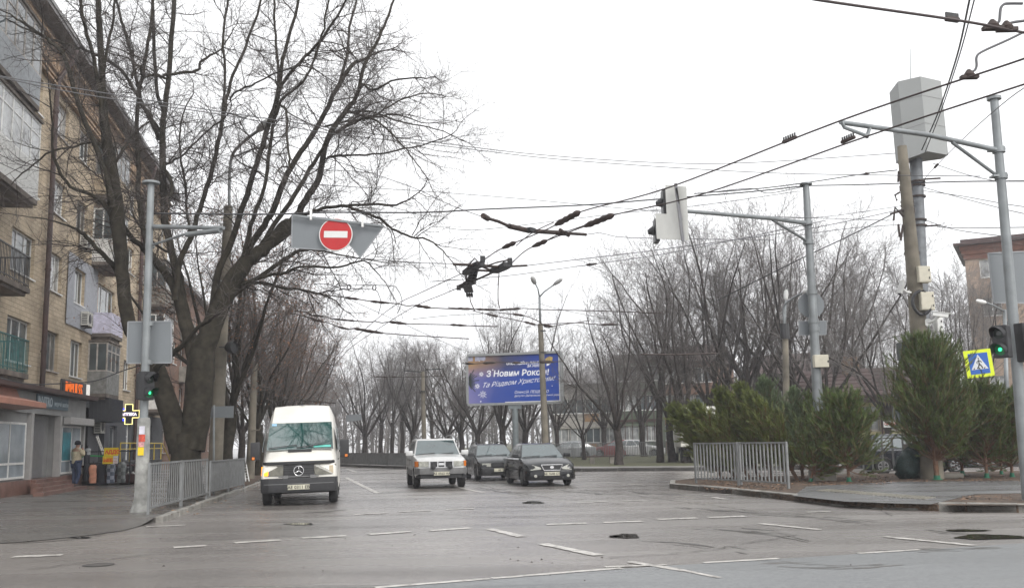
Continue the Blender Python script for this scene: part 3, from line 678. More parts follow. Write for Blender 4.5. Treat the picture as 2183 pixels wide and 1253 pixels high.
# entrance ramp with yellow rails
rp = thing('entrance_ramp', 'dark metal entrance platform and stairs with yellow handrails', 'stairs', FW(41.2, .1, .1), BROT)
b = MB(); b.box((0, -1.6, .75), (9.9, 0, .85))
for k in range(7): b.box((k * 1.45, -1.6, 0), (k * 1.45 + .06, -1.54, .75))
b.build('platform', BLACK, rp)
b = MB()
for k in range(5): b.box((-.3 * (k + 1), -1.5, .75 - .15 * (k + 1)), (-.3 * k, -.1, .75 - .15 * k))
b.build('steps', BLACK, rp)
YEL = mat('yellow painted rail', (.55, .4, .04), .45, var=.15)
b = MB(); b.tube([(0, -1.6, 1.65), (9.9, -1.6, 1.65)], .03, 6); b.tube([(0, -1.6, 1.4), (9.9, -1.6, 1.4)], .025, 6)
for k in range(6): b.tube([(k * 1.9, -1.6, .85), (k * 1.9, -1.6, 1.65)], .025, 6)
b.tube([(9.9, -1.6, 1.65), (12.4, -1.6, .7)], .03, 6); b.build('handrail', YEL, rp)
# second building further along
b2 = thing('brick_building', 'reddish brick building further down the street behind the big tree', 'building', (-10.95 - .174 * 62.5 - .6, 62.5, 0), BROT)
hl = []
for z in (1.2, 4.2, 7.2, 10.2):
    for k in range(8): hl.append((1.2 + k * 3.2, 2.7 + k * 3.2, z, z + 1.5))
RB2 = brick_mat('red brown brick', (.26, .14, .09), (.2, .11, .075), (.14, .1, .08))
w_ = wall_holes(0, 27, 0, 13, hl); w_.add([(0, 0, 0), (0, 10, 0), (0, 10, 13), (0, 0, 13)], [(0, 1, 2, 3)]); w_.add([(27, 0, 0), (27, 10, 0), (27, 10, 13), (27, 0, 13)], [(0, 1, 2, 3)]); w_.build('wall', RB2, b2)
for h in hl: window(b2, *h, WHITE if rnd.random() < .6 else OLDW, GLASS, mull=1)
b = MB(); b.box((0.05, .35, 0), (26.9, 10, 12.9)); b.build('inner_core', MATS['dark interior'], b2)
b = MB(); b.box((-.4, -.5, 13), (27.4, 10.3, 13.25)); b.add([(-.4, -.5, 13.26), (27.4, -.5, 13.26), (26, 5, 15.2), (1, 5, 15.2), (-.4, 10.3, 13.26), (27.4, 10.3, 13.26)], [(0, 1, 2, 3), (3, 2, 5, 4), (1, 5, 2), (0, 3, 4)]); b.build('roof', mat('grey roof sheet', (.16, .15, .15), .5), b2)
for k in (2, 5):
    for z in (3.1, 6.1, 9.1):
        s = MB(); s.box((.9 + k * 3.2, -.9, z), (3.0 + k * 3.2, 0, z + .15)); s.box((.9 + k * 3.2, -.9, z + .151), (3.0 + k * 3.2, -.85, z + 1.1)); s.box((.9 + k * 3.2, -.849, z + .151), (.95 + k * 3.2, 0, z + 1.1)); s.build('balcony', CONC, b2)
# ------------------------------------------------------------------ trees
BARK = mat('wet bark', (.042, .034, .03), .9, var=.5, scale=7, bump=.03, detail=8, spec=.25)
MOSS = mat('mossy wet bark', (.03, .026, .019), .92, var=.5, scale=5, bump=.03, detail=8, spec=.2)
TWIG = mat('twig bark', (.12, .107, .1), .85, var=.35, scale=2, spec=.2)
TWIGG = mat('grey twig bark', (.19, .178, .17), .9, var=.25, scale=1, spec=.2)
RUST = mat('rusty dead leaf', (.2, .1, .055), .8, var=.5, scale=2)
# ---- the big tree: limbs measured in the photograph, each given its own depth
HB = G(398, 1048, .1)
HY = 29.0
limbs = [  # (dy at end, [(x, y, r_px), ...], dy at start)
 ('trunk', 0, 0, [(397, 1062, 40), (396, 1015, 34), (398, 970, 31), (400, 925, 33)]),
 ('limb', 0, -1.6, [(386, 960, 25), (366, 890, 23), (350, 840, 22), (332, 790, 20), (298, 735, 16), (275, 690, 15), (262, 600, 14), (255, 510, 15), (246, 440, 17), (236, 350, 14), (222, 260, 18), (217, 150, 13), (212, 60, 12), (209, 0, 11), (205, -110, 9), (195, -260, 6)]),
 ('limb', 0, .3, [(408, 960, 29), (420, 880, 29), (426, 800, 30), (430, 750, 27), (447, 710, 22), (468, 655, 20.5), (492, 607, 20), (521, 562, 17), (548, 540, 14), (575, 520, 12), (606, 489, 18), (630, 462, 14), (658, 416, 13), (679, 380, 12), (699, 295, 11), (735, 239, 10), (759, 207, 8), (779, 136, 7), (803, 92, 6), (823, 44, 5), (839, 0, 4.5), (868, -110, 3)]),
 ('limb', 0, 1.5, [(420, 800, 30), (408, 750, 22), (392, 691, 18), (368, 607, 16), (340, 567, 15), (320, 540, 13), (308, 500, 11), (296, 415, 10), (295, 359, 9), (293, 239, 8), (307, 140, 7), (323, 40, 6), (328, -60, 5), (345, -160, 3)]),
 ('limb', 1.5, -.5, [(340, 567, 12), (308, 532, 11), (268, 492, 10), (243, 445, 8)]),
 ('limb', 0, 2.2, [(425, 790, 26), (410, 720, 17), (385, 640, 15), (376, 583, 15), (362, 520, 14), (352, 470, 14), (347, 359, 13), (347, 279, 12), (351, 235, 11), (361, 160, 10), (371, 0, 9), (378, -120, 7), (380, -260, 4)]),
 ('limb', 2.0, 3.0, [(350, 240, 8), (333, 190, 7), (328, 110, 7), (326, 0, 6), (320, -130, 4)]),
 ('limb', 2.0, .5, [(341, 282, 8), (318, 245, 7.5), (300, 213, 7), (283, 130, 6), (265, 60, 5.5), (248, 0, 5), (238, -90, 3)]),
 ('limb', 1.8, -1.5, [(340, 300, 8), (318, 250, 7.5), (290, 200, 7), (260, 150, 6.5), (215, 122, 6), (175, 105, 6), (145, 97, 6), (110, 85, 5), (70, 68, 4), (20, 45, 3)]),
 ('limb', -1.2, -3.0, [(240, 440, 12), (224, 370, 10), (196, 296, 10), (172, 236, 9), (152, 168, 9), (132, 112, 8), (100, 85, 6), (60, 55, 5), (20, 30, 3)]),
 ('limb', -1.3, -2.5, [(220, 262, 8), (207, 165, 8), (190, 90, 7.5), (176, 30, 7), (165, -60, 5)]),
 ('limb', -1.3, -.2, [(217, 170, 6), (228, 110, 6), (241, 40, 5), (246, -40, 4)]),
 ('limb', 0, 1.2, [(372, 640, 12), (378, 585, 12), (388, 545, 11), (404, 513, 11), (416, 475, 9.5), (436, 415, 9), (456, 347, 8.5), (472, 271, 8), (480, 231, 7), (496, 160, 6), (523, 100, 5.5), (555, 8, 4.5), (575, -90, 3)]),
 ('limb', 1.0, 2.5, [(472, 265, 5.5), (480, 172, 5), (476, 80, 5), (485, 0, 4), (490, -90, 3)]),
 ('limb', .5, 2.8, [(405, 500, 6), (397, 445, 5), (396, 399, 5), (384, 330, 4), (384, 279, 3.5), (391, 239, 3), (412, 200, 2)]),
 ('limb', .3, -1.2, [(430, 760, 20), (455, 650, 15), (467, 574, 13), (491, 520, 12), (515, 450, 11), (530, 405, 11), (547, 351, 10), (571, 271, 10), (587, 223, 9.5), (597, 175, 8), (607, 112, 7), (635, 8, 5.5), (650, -90, 4)]),
 ('limb', -.8, -2.8, [(590, 215, 7.5), (602, 180, 7), (625, 150, 7), (651, 120, 6), (683, 88, 5.5), (712, 45, 5), (737, 0, 4), (760, -70, 3)]),
 ('limb', -.8, .5, [(595, 190, 6), (590, 108, 5), (585, 50, 4.5), (585, 0, 4), (590, -80, 3)]),
 ('limb', .3, -2.5, [(505, 590, 13), (524, 532, 11), (533, 486, 9), (545, 450, 8), (563, 399, 7), (575, 319, 7), (583, 262, 6.5), (600, 215, 6), (647, 172, 5), (672, 120, 4.5), (690, 60, 4), (703, -10, 3.5), (720, -80, 2.5)]),
 ('limb', .3, 2.2, [(505, 580, 17), (533, 525, 13), (564, 480, 12), (588, 435, 12), (611, 372, 11), (651, 311, 10.5), (683, 259, 9.5), (719, 188, 9), (751, 140, 8), (779, 125, 5), (805, 112, 4)]),
 ('limb', 1.5, 3.5, [(719, 190, 6), (740, 120, 5.5), (745, 60, 5), (760, 0, 4), (772, -80, 3)]),
 ('limb', .3, -.6, [(530, 560, 12), (560, 520, 10), (590, 470, 9), (625, 420, 9), (655, 372, 8), (680, 330, 7), (699, 300, 7)]),
 ('limb', .2, -2.5, [(699, 335, 4.5), (751, 331, 4), (811, 327, 3.5), (875, 315, 3), (923, 303, 2.5), (965, 285, 2)]),
 ('limb', .2, 2.0, [(691, 270, 4.5), (739, 259, 4), (799, 251, 3.5), (850, 245, 3), (900, 262, 2)]),
 ('limb', .2, -3, [(702, 290, 5), (760, 258, 5), (795, 252, 4), (840, 290, 3), (875, 330, 2.5), (900, 365, 2)]),
 ('limb', .2, -1.8, [(758, 212, 5), (772, 180, 5), (795, 192, 4.5), (851, 168, 3.5), (905, 168, 2.5)]),
 ('limb', .2, 2.6, [(740, 235, 5), (790, 250, 4.5), (850, 215, 3.5), (900, 200, 2.5), (950, 205, 1.8)]),
 ('limb', .2, 3.2, [(735, 240, 5), (790, 238, 4), (860, 262, 3), (930, 275, 2.3), (985, 300, 1.5)]),
 ('limb', .2, -2.2, [(612, 480, 8), (640, 462, 7), (665, 452, 7), (693, 443, 6.5), (739, 438, 6), (777, 436, 5), (836, 438, 4.5)]),
 ('limb', -.8, -3.4, [(744, 441, 6), (790, 458, 5.5), (812, 468, 5), (836, 489, 4.5), (877, 502, 4), (923, 517, 3), (958, 551, 2)]),
 ('limb', .2, 1.6, [(490, 625, 12), (530, 605, 9), (575, 575, 8), (611, 549, 7.5), (649, 532, 6), (690, 536, 3.5), (760, 550, 2.5), (830, 560, 2)]),
 ('limb', .2, -.9, [(500, 610, 10), (555, 592, 7), (611, 581, 5), (637, 570, 4.5), (723, 569, 4), (775, 556, 3), (810, 590, 2)]),
 ('limb', .2, 2.5, [(470, 650, 10), (521, 614, 7), (552, 602, 6), (606, 614, 5), (640, 618, 4.5), (685, 627, 4)]),
 ('limb', 0, -2.6, [(345, 845, 16), (325, 800, 13), (358, 760, 11), (385, 740, 10), (420, 700, 8), (450, 680, 7)]),
 ('limb', 0, -1.6, [(258, 600, 11), (243, 568, 10), (220, 544, 9), (190, 512, 8), (172, 495, 7), (150, 482, 4), (110, 470, 3), (60, 462, 2)]),
 ('limb', -.8, -3.4, [(243, 470, 9), (225, 440, 8), (195, 415, 7), (150, 398, 6), (122, 355, 6), (112, 310, 5), (110, 250, 4), (104, 190, 3)]),
 ('limb', -.8, -2.6, [(236, 335, 8), (215, 312, 6), (190, 303, 5), (150, 315, 5), (110, 322, 4), (60, 360, 3), (25, 392, 2)]),
 ('limb', -.8, .6, [(240, 355, 8), (262, 320, 6), (290, 280, 4), (315, 262, 3)]),
 ('limb', .9, 2.6, [(408, 700, 8), (395, 640, 7), (388, 590, 6), (372, 545, 5), (330, 520, 5), (290, 470, 4)]),
 ('limb', 1.0, -1.5, [(352, 365, 9), (366, 390, 7), (362, 420, 6)]),
 ('limb', 1.2, -2, [(352, 350, 6), (385, 335, 4), (430, 290, 3.5), (480, 250, 3)]),
 ('limb', 1.5, 3, [(349, 160, 6), (372, 158, 6), (420, 150, 5.5), (432, 128, 5), (470, 105, 3), (500, 60, 2)]),
 ('limb', 1.6, -1, [(358, 170, 5), (330, 160, 5), (305, 165, 4), (298, 140, 3), (280, 170, 2)]),
 ('limb', -1, -3, [(587, 225, 5), (610, 235, 5), (612, 290, 5), (618, 350, 4), (610, 355, 4)]),
 ('limb', -.5, -3, [(490, 212, 4), (505, 195, 4), (545, 178, 3.5), (590, 155, 3), (640, 140, 2.5)]),
]
def px2m(r, Y): return r * Y / F
LP_ = []; 
rngh = np.random.default_rng(11)
for limb_i, (nm, ds, de, pts) in enumerate(limbs):
    first2 = limb_i in (1, 2)
    n = len(pts); pp = []
    for i, (x, y, r) in enumerate(pts):
        t = i / max(1, n - 1); Y = HY + ds + (de - ds) * t
        v = P(x, y, Y); big = nm == 'trunk' or (first2 and i < (11 if limb_i == 2 else 10)); pp.append((v.x, v.y, v.z, px2m(r if big else r * .56, Y)))
    # smooth
    c = catmull([Vector(q[:3]) for q in pp], 4); rr = np.interp(np.linspace(0, n - 1, len(c)), range(n), [q[3] for q in pp])
    LP_.append((np.array([tuple(q) for q in c]), rr, nm))
tree = thing('bare_tree', 'large old bare tree with forked mossy trunk leaning over the road, behind the left fence', 'tree', (HB.x, HY, .1))
def fix(V, o): return V - np.array(tuple(wloc(o)))
tl = [(p[None] + rngh.normal(0, .012, p[None].shape), r[None]) for p, r, nm in LP_]
def root_flare(tl):
    p, r = tl; return p, r
V, Q = np_tubes(tl, 14)
np_mesh('trunk', fix(V, tree), Q, MOSS, parent=tree)
# side branches from the limbs
Bs, Ds, Rs, Ls = [], [], [], []
for p, r, nm in LP_:
    if nm == 'trunk': continue
    seg = np.linalg.norm(np.diff(p, axis=0), axis=1); cum = np.concatenate([[0], np.cumsum(seg)]); L = cum[-1]
    top = p[-1, 2] > 3
    s0 = 0.0 if r[0] < .1 else L * .3
    m = int((L - s0) * 3.1)
    for s in rngh.uniform(s0, L, m):
        i = min(np.searchsorted(cum, s) - 1, len(seg) - 1); i = max(i, 0); f = (s - cum[i]) / seg[i]
        q = p[i] * (1 - f) + p[i + 1] * f; rr = r[i]
        if q[2] < 4.5: continue
        if rr > .14 and rngh.random() < .6: continue
        T = unit(p[i + 1] - p[i]); rv = rngh.normal(0, 1, 3); pr = unit(rv - rv.dot(T) * T); a = rngh.normal(.85, .25)
        Bs.append(q); Ds.append(T * math.cos(a) + pr * math.sin(a)); Rs.append(min(rr * .55, rngh.uniform(.008, .026))); Ls.append(rngh.uniform(.9, 2.6) * (1 if rr < .1 else .8))
    Bs.append(p[-1]); Ds.append(unit(p[-1] - p[-2])); Rs.append(r[-1]); Ls.append(1.6)
Bs, Ds, Rs, Ls = map(np.array, (Bs, Ds, Rs, Ls))
P1, R1 = grow(Bs, Ds, Rs, Ls, 8, .02, .17, rngh, .3)
B2, D2, r2, t2 = sites(P1, R1, 9, .12, 1, .8, rngh)
P2, R2 = grow(B2, D2, np.clip(r2 * .6, .0035, .012), rngh.uniform(.35, 1.05, len(B2)), 6, .02, .16, rngh, .4)
B3, D3, r3, t3 = sites(P2, R2, 7, .12, 1, .75, rngh)
P3, R3 = grow(B3, D3, np.clip(r3 * .6, .0022, .006), rngh.uniform(.18, .55, len(B3)), 4, .0, .14, rngh, .5)
V, Q = np_tubes([(P1, R1), (P2, R2)], 4); V3, Q3 = np_tubes([(P3, R3)], 3)
cr = np_mesh('crown', fix(V, tree), Q, BARK, parent=tree)
np_mesh('fine_twigs', fix(V3, tree), Q3, TWIG, parent=cr)
# ---- generic bare street trees
def make_tree(seed, H, tr, th, nl, spread, dens=1.0, leaves=0, multi=False, barkm=BARK, twm=TWIG, rmin=.006, lean=0.0):
    g = np.random.default_rng(seed)
    root = thing('bare_tree', None, 'tree', (0, 0, 0))
    N1 = nl
    tp = np.zeros((1, 7, 3)); tp[0, :, 2] = np.linspace(-.15, th, 7); tp[0, 1:, :2] += np.cumsum(g.normal(0, tr * .18, (6, 2)), 0); tp[0, :, 0] += np.linspace(0, lean, 7)
    trr = np.array([[1.35, 1.08, 1, .95, .93, .95, 1.0]]) * tr
    top = tp[0, -1]
    az = np.arange(N1) * 2 * PI / N1 + g.uniform(-.5, .5, N1); inc = g.uniform(.12, 1.0, N1) * spread
    D = np.stack([np.cos(az) * np.sin(inc), np.sin(az) * np.sin(inc), np.cos(inc)], 1)
    B = top[None] - D * tr * .3 - np.array([0, 0, 1]) * g.uniform(0, th * .28, N1)[:, None]
    L = (H - th) * g.uniform(.8, 1.08, N1) / np.clip(np.cos(inc * .75), .6, 1)
    P1, R1 = grow(B, D, tr * g.uniform(.28, .5, N1), L, 14, .035, .085, g, .14)
    # secondary
    m2 = int(8 * dens); B2, D2, r2, t2 = sites(P1, R1, m2, .14, .98, .62, g)
    P2, R2 = grow(B2, D2, r2 * g.uniform(.3, .5, len(B2)), (H - th) * (.5 - .26 * t2) * g.uniform(.6, 1.3, len(B2)), 9, .05, .11, g, .2)
    m3 = int(8 * dens); B3, D3, r3, t3 = sites(P2, R2, m3, .12, 1, .6, g)
    P3, R3 = grow(B3, D3, np.clip(r3 * .5, rmin, .02), (H - th) * (.17 - .07 * t3) * g.uniform(.6, 1.3, len(B3)), 6, .03, .1, g, .4)
    m4 = int(6 * dens); B4, D4, r4, t4 = sites(P3, R3, m4, .15, 1, .6, g)
    P4, R4 = grow(B4, D4, np.clip(r4 * .6, rmin * .75, .012), (H - th) * .07 * g.uniform(.5, 1.4, len(B4)), 4, .02, .12, g, .5)
    V, Q = np_tubes([(tp, trr), (P1, R1)], 10); np_mesh('trunk', V, Q, barkm, parent=root)
    V, Q = np_tubes([(P2, R2), (P3, R3), (P4, R4)], 3); crn = np_mesh('crown', V, Q, twm, parent=root)
    if leaves:
        idx = g.integers(0, len(P4), leaves); C = P4[idx, g.integers(1, 4, leaves)] + g.normal(0, .03, (leaves, 3))
        u = g.normal(0, 1, (leaves, 3)); u = unit(u) * g.uniform(.03, .055, (leaves, 1)); w = np.cross(u, unit(g.normal(0, 1, (leaves, 3)))) * .7
        Vl = np.stack([C - u, C - w, C + u, C + w], 1).reshape(-1, 3); np_mesh('dead_leaves', Vl, np.arange(leaves * 4).reshape(-1, 4), RUST, smooth=False, parent=crn)
    return root
used = {}
def plant(proto, loc, s, rz, label, group, sz=None):
    k = proto.name
    if k in used: o = copy_tree(proto)
    else: o = proto; used[k] = 1
    o.location = loc; o.rotation_euler = (0, 0, rz); o.scale = (s, s, sz or s); o['label'] = label
    if group: o['group'] = group
    elif 'group' in o: del o['group']
    o['category'] = 'tree'
    return o
TA = make_tree(21, 11, .24, 3.0, 8, .85, 1.2, twm=TWIGG, rmin=.007)
TB = make_tree(22, 13.5, .3, 3.0, 8, .9, 1.15, twm=TWIG, rmin=.007)
TC = make_tree(23, 10.5, .26, 2.6, 8, .85, 1.2, twm=TWIG, rmin=.007)
TD = make_tree(24, 11.5, .2, 3.6, 6, .6, 1.15, twm=TWIGG, rmin=.008)
TE = make_tree(25, 12, .3, 3.0, 9, .75, 1.25, leaves=9000, barkm=MOSS)
TF = make_tree(26, 9, .17, 2.2, 7, .8, .95, twm=TWIGG, rmin=.008)
TG = make_tree(27, 15, .26, 3.6, 7, .76, 1.15, twm=TWIG, rmin=.008)
def at(px, Y, z=.1): v = P(px, 930, Y); return (v.x, v.y, z)
# left pavement row
LG = 'bare trees along the left pavement'
plant(TE, at(482, 38.0), .88, .5, 'rusty leafed tree just behind the concrete lamp post on the left pavement', LG)
plant(TA, at(520, 56), .8, 1.4, 'bare tree further back between the concrete pole and the mossy one', LG)
plant(TE, at(585, 56), .8, 5.1, 'reddish tree filling the gap behind the van mirror', LG)
plant(TA, at(622, 68), .9, 2.2, 'bare tree crown directly over the van roof', LG)
plant(TE, at(553, 49), .82, 2.4, 'tree with mossy trunk right of the thin concrete pole on the left', LG)
plant(TE, at(606, 62), .78, 4.0, 'tree rising directly behind the white van roof on the left pavement', LG)
plant(TA, at(640, 74), .85, 1.0, 'smaller bare tree behind the van roof, right part', LG)
plant(TE, at(655, 88), .8, 5.5, 'distant reddish tree over the right edge of the van', LG)
plant(TA, at(672, 108), .8, 3.1, 'last visible tree of the left row, far down the street', LG)
# middle group behind the low fence
MG = 'bare trees in the square behind the low fence'
mids = [(778, 92, TB, .78, .3, 'tall tree with dark leaning trunk, leftmost of the central grove'), (812, 100, TD, .98, 1.2, 'slim tree second from the left in the central grove'),
 (836, 90, TD, .92, 2.2, 'slender grey tree in the middle of the central grove'), (858, 98, TD, 1.0, 3.3, 'upright tree left of the far concrete pole'),
 (882, 92, TB, .82, 4.1, 'broad tree crown just behind the far concrete pole'), (922, 96, TD, .98, 5.0, 'bare tree directly right of the far concrete pole'),
 (950, 84, TC, .85, .9, 'dark low tree above the silver car roof'), (983, 86, TC, .95, 2.5, 'dark tree behind the left edge of the billboard'), (1022, 80, TC, .9, 3.7, 'twisted tree under the left half of the billboard'),
 (1068, 70, TB, .84, 1.9, 'tall bare tree rising behind the top of the billboard'), (1122, 74, TC, .9, 5.3, 'thick dark trunk just left of the double street lamp'), (1190, 80, TA, .8, .6, 'bare tree right of the billboard post, behind the lamp'),
 (1242, 70, TF, .84, 2.0, 'small crooked tree right of the billboard'), (1318, 54.5, TC, .86, 2.6, 'spreading vase shaped tree on the lawn in the centre right'),
 (1285, 84, TA, .85, 3.9, 'bare tree behind the small crooked one'), (1372, 78, TA, .95, 1.4, 'tree between the spreading tree and the double trunks'),
 (1405, 58, TD, 1.0, .4, 'left of the two close mossy trunks near the white van box'), (1432, 58.5, TG, .84, 2.9, 'right of the two close mossy trunks near the white van box'),
 (1462, 56, TB, .82, 4.4, 'tree whose trunk stands before the white box van'), (1512, 60, TG, .98, 5.6, 'tall tree above the left end of the pine bundle'),
 (1558, 62, TB, 1.02, .8, 'big tree above the middle of the fence panels'), (1600, 58, TG, 1.0, 2.1, 'tall dense tree left of the curved arm lamp'),
 (1640, 66, TB, 1.1, 3.4, 'wide tree behind the curved arm lamp'), (1698, 60, TG, 1.02, 5.0, 'tall tree just left of the signal mast'), (1722, 70, TB, 1.0, .2, 'tree directly behind the signal mast'),
 (1770, 56, TG, .93, 1.6, 'tree right of the signal mast with a leaning stem'), (1802, 66, TD, 1.2, 2.6, 'slim upright tree before the yellow house, left'), (1832, 74, TB, .95, 4.9, 'bare tree behind the yellow house wall'),
 (1890, 54, TA, .84, 3.3, 'rounded tree standing before the yellow house'), (1938, 78, TD, 1.0, 1.1, 'tree half hidden by the leaning concrete pole'),
 (2028, 62, TD, 1.05, .1, 'slim tree right of the leaning concrete pole'), (2062, 58, TA, .95, 4.2, 'bare tree before the beige building corner'), (2100, 48, TD, .85, 2.8, 'thin tree in front of the beige building windows')]
for px, Y, pr, s, rz, lab in mids: plant(pr, at(px, Y), s, rz, lab, MG)
# distant wood behind the square: nobody could count it
rw = random.Random(8)
wv, wq = [], []
def far_wood():
    g = np.random.default_rng(77); N = 300
    X = np.concatenate([g.uniform(-48, 24, 200), g.uniform(10, 95, 100)]); Yv = np.concatenate([g.uniform(112, 150, 200), g.uniform(108, 140, 100)])
    B = np.stack([X, Yv, np.zeros(N)], 1); H = g.uniform(6.5, 11, N)
    P1, R1 = grow(B, np.tile([[0, 0, 1.0]], (N, 1)), np.full(N, .16), H, 8, .1, .06, g, .2)
    B2, D2, r2, t2 = sites(P1, R1, 16, .06, 1, .8, g)
    P2, R2 = grow(B2, D2, np.clip(r2 * .6, .02, .07), g.uniform(1.5, 3.6, len(B2)), 6, .08, .1, g, .3)
    B3, D3, r3, t3 = sites(P2, R2, 9, .1, 1, .7, g)
    P3, R3 = grow(B3, D3, np.full(len(B3), .024), g.uniform(.5, 1.5, len(B3)), 4, .05, .12, g, .5)
    V, Q = np_tubes([(P1, R1), (P2, R2), (P3, R3)], 3); return V, Q
V, Q = far_wood()
o = np_mesh('distant_wood', V, Q, TWIGG); tag(o, 'dim mass of distant bare trees and brush behind the square', 'wood', kind='stuff')
# ---- cut pines sold on the corner
NEED = mat('pine needles', (.075, .11, .025), .5, var=.7, scale=4.5); NEED2 = mat('bluish pine needles', (.15, .2, .1), .55, var=.4, scale=3.5)
DRYN = mat('dry needles', (.16, .085, .035), .8, var=.4)
PBARK = mat('pine stem', (.16, .085, .05), .8, var=.3, scale=6); GRN = mat('green stand', (.01, .13, .07), .5)
def make_pine(seed, H, W, up, nb=90, nm=NEED, clear=.12, nneed=110, stand=True, tuft=.11, pr=(.6, .95, 1, .78, .42, .16)):
    g = np.random.default_rng(seed); root = thing('cut_pine', None, 'pine tree')
    tp = np.zeros((1, 6, 3)); tp[0, :, 2] = np.linspace(0, H * .95, 6); tp[0, 1:, :2] += g.normal(0, .02, (5, 2))
    t = np.sort(g.uniform(clear, .97, nb)); B = np.stack([np.zeros(nb), np.zeros(nb), t * H * .95], 1)
    az = g.uniform(0, 2 * PI, nb); inc = up + .5 * (1 - t) + g.normal(0, .2, nb)
    D = np.stack([np.cos(az) * np.sin(inc), np.sin(az) * np.sin(inc), np.cos(inc)], 1)
    pro = np.interp(t, [0, .15, .35, .6, .85, 1], list(pr))
    L = W * pro * g.uniform(.55, 1.25, nb)
    P1, R1 = grow(B, D, np.full(nb, .016), L, 8, .08, .06, g, .35)
    B2, D2, r2, t2 = sites(P1, R1, 7, .25, 1, .6, g)
    P2, R2 = grow(B2, D2, np.full(len(B2), .007), L.repeat(7) * .33 * g.uniform(.6, 1.2, len(B2)) + .05, 6, .1, .05, g, .5)
    V, Q = np_tubes([(tp, np.array([[.05, .045, .04, .032, .022, .012]]) * H / 2.4), (P1, R1), (P2, R2)], 5); np_mesh('trunk', V, Q, PBARK, parent=root)
    def needles(Pn, Rn, m, t0):
        B, D, r, t = sites(Pn, Rn, m, t0, 1, .42, g, .16); N = len(B); D = unit(D + np.array([0, 0, .3])); ln = g.uniform(.6, 1.15, (N, 1)) * tuft
        s = unit(np.cross(D, g.normal(0, 1, (N, 3)))) * g.uniform(.003, .0065, (N, 1))
        return np.stack([B - s, B + s, B + D * ln + s * .3, B + D * ln - s * .3], 1).reshape(-1, 3)
    V = np.concatenate([needles(P1, R1, int(nneed * .9), .35), needles(P2, R2, int(nneed * .42), .25)]); np_mesh('foliage', V, np.arange(len(V)).reshape(-1, 4), nm, smooth=False, parent=root)
    nb_ = g.integers(0, len(P1), 1500); Bq = P1[nb_, g.integers(1, 5, 1500)]; Dq = unit(g.normal(0, 1, (1500, 3))) * tuft * .8; Sq = unit(np.cross(Dq, g.normal(0, 1, (1500, 3)))) * .004
    V = np.stack([Bq - Sq, Bq + Sq, Bq + Dq + Sq * .3, Bq + Dq - Sq * .3], 1).reshape(-1, 3); np_mesh('dry_needles', V, np.arange(len(V)).reshape(-1, 4), DRYN, smooth=False, parent=root)
    if stand:
        b = MB(); b.lathe([(.09 * H / 2.4, 0), (.09 * H / 2.4, .02), (.05 * H / 2.4 + .012, .03), (.05 * H / 2.4 + .012, .13)], 14); b.build('stand', GRN, root)
    return root
PA = make_pine(31, 2.4, 1.15, .85, nb=170, nneed=120, pr=(.75, 1, 1, .85, .6, .3)); PB = make_pine(32, 4.0, 1.5, .62, nb=300, nneed=115, clear=.13, tuft=.14, pr=[.9, 1, 1, .88, .62, .3]); NEED3 = mat('olive pine needles', (.12, .145, .03), .5, var=.6, scale=4.5)
PC = make_pine(33, 3.1, .95, .36, nb=150, nm=NEED3, stand=False, nneed=110, clear=.08); PD = make_pine(34, 3.0, .95, .4, nb=120, nm=NEED2, stand=False, nneed=110, clear=.08)
pine_used = {}
def pine(proto, px, py, s, label, rot=(0, 0, 0), z=.13, Y=None, grp='cut pines for sale on the corner'):
    v = G(px, py, z); k = proto.name
    if k in pine_used: o = copy_tree(proto)
    else: o = proto; pine_used[k] = 1
    o.location = v; o.scale = (s, s, s); o.rotation_euler = rot; o['label'] = label; o['category'] = 'pine tree'; o['group'] = grp
    return o
pine(PA, 1810, 1026, 1.0, 'small cut pine standing alone on the island right of the signal mast', (0, 0, .4))
pine(PB, 1998, 1022, 1.0, 'tallest cut pine, in a green stand before the leaning concrete pole', (0, 0, 1.0))
pine(PA, 2104, 1018, 1.08, 'bushy cut pine right of the tallest one, under the crossing sign', (0, 0, 2.0))
pine(PA, 2158, 1016, 1.0, 'bushy cut pine at the right edge of the corner', (0, 0, 4.0))
pine(PA, 2052, 1012, 1.05, 'low cut pine between the tallest pine and the bushy one', (0, 0, 5.0))
pine(PA, 2135, 1010, .85, 'low dark cut pine behind the bushy ones at the right', (0, 0, 3.0))
pine(PA, 1762, 1020, 1.0, 'cut pine touching the foot of the signal mast', (0, 0, 3.2))
T_ = math.radians
for px, py, s, ry, rx, pr, lab in [(1570, 1017, 1.08, -42, 8, PC, 'leftmost leaning cut pine of the bundle behind the fence'), (1600, 1020, 1.0, -36, 0, PC, 'second leaning cut pine from the left behind the fence'),
      (1618, 1016, 1.08, -24, 10, PC, 'leaning cut pine behind the post between the two fence panels'), (1648, 1020, 1.05, -18, 4, PC, 'olive green cut pine leaning in the middle of the right fence panel'),
      (1676, 1014, 1.15, -14, 12, PD, 'pale bluish cut pine sticking up above the right fence panel'), (1700, 1022, .98, -26, -4, PC, 'cut pine leaning over the right end of the fence'), (1712, 1020, .95, -4, 3, PD, 'pale cut pine between the fence end and the signal mast'),
      (1540, 1019, .85, -30, 4, PC, 'short leaning cut pine low behind the left fence panel'), (1728, 1026, .8, 18, 0, PA, 'spreading cut pine in front of the signal mast')]:
    pine(pr, px, py, s, lab, (T_(rx), T_(ry), 0))
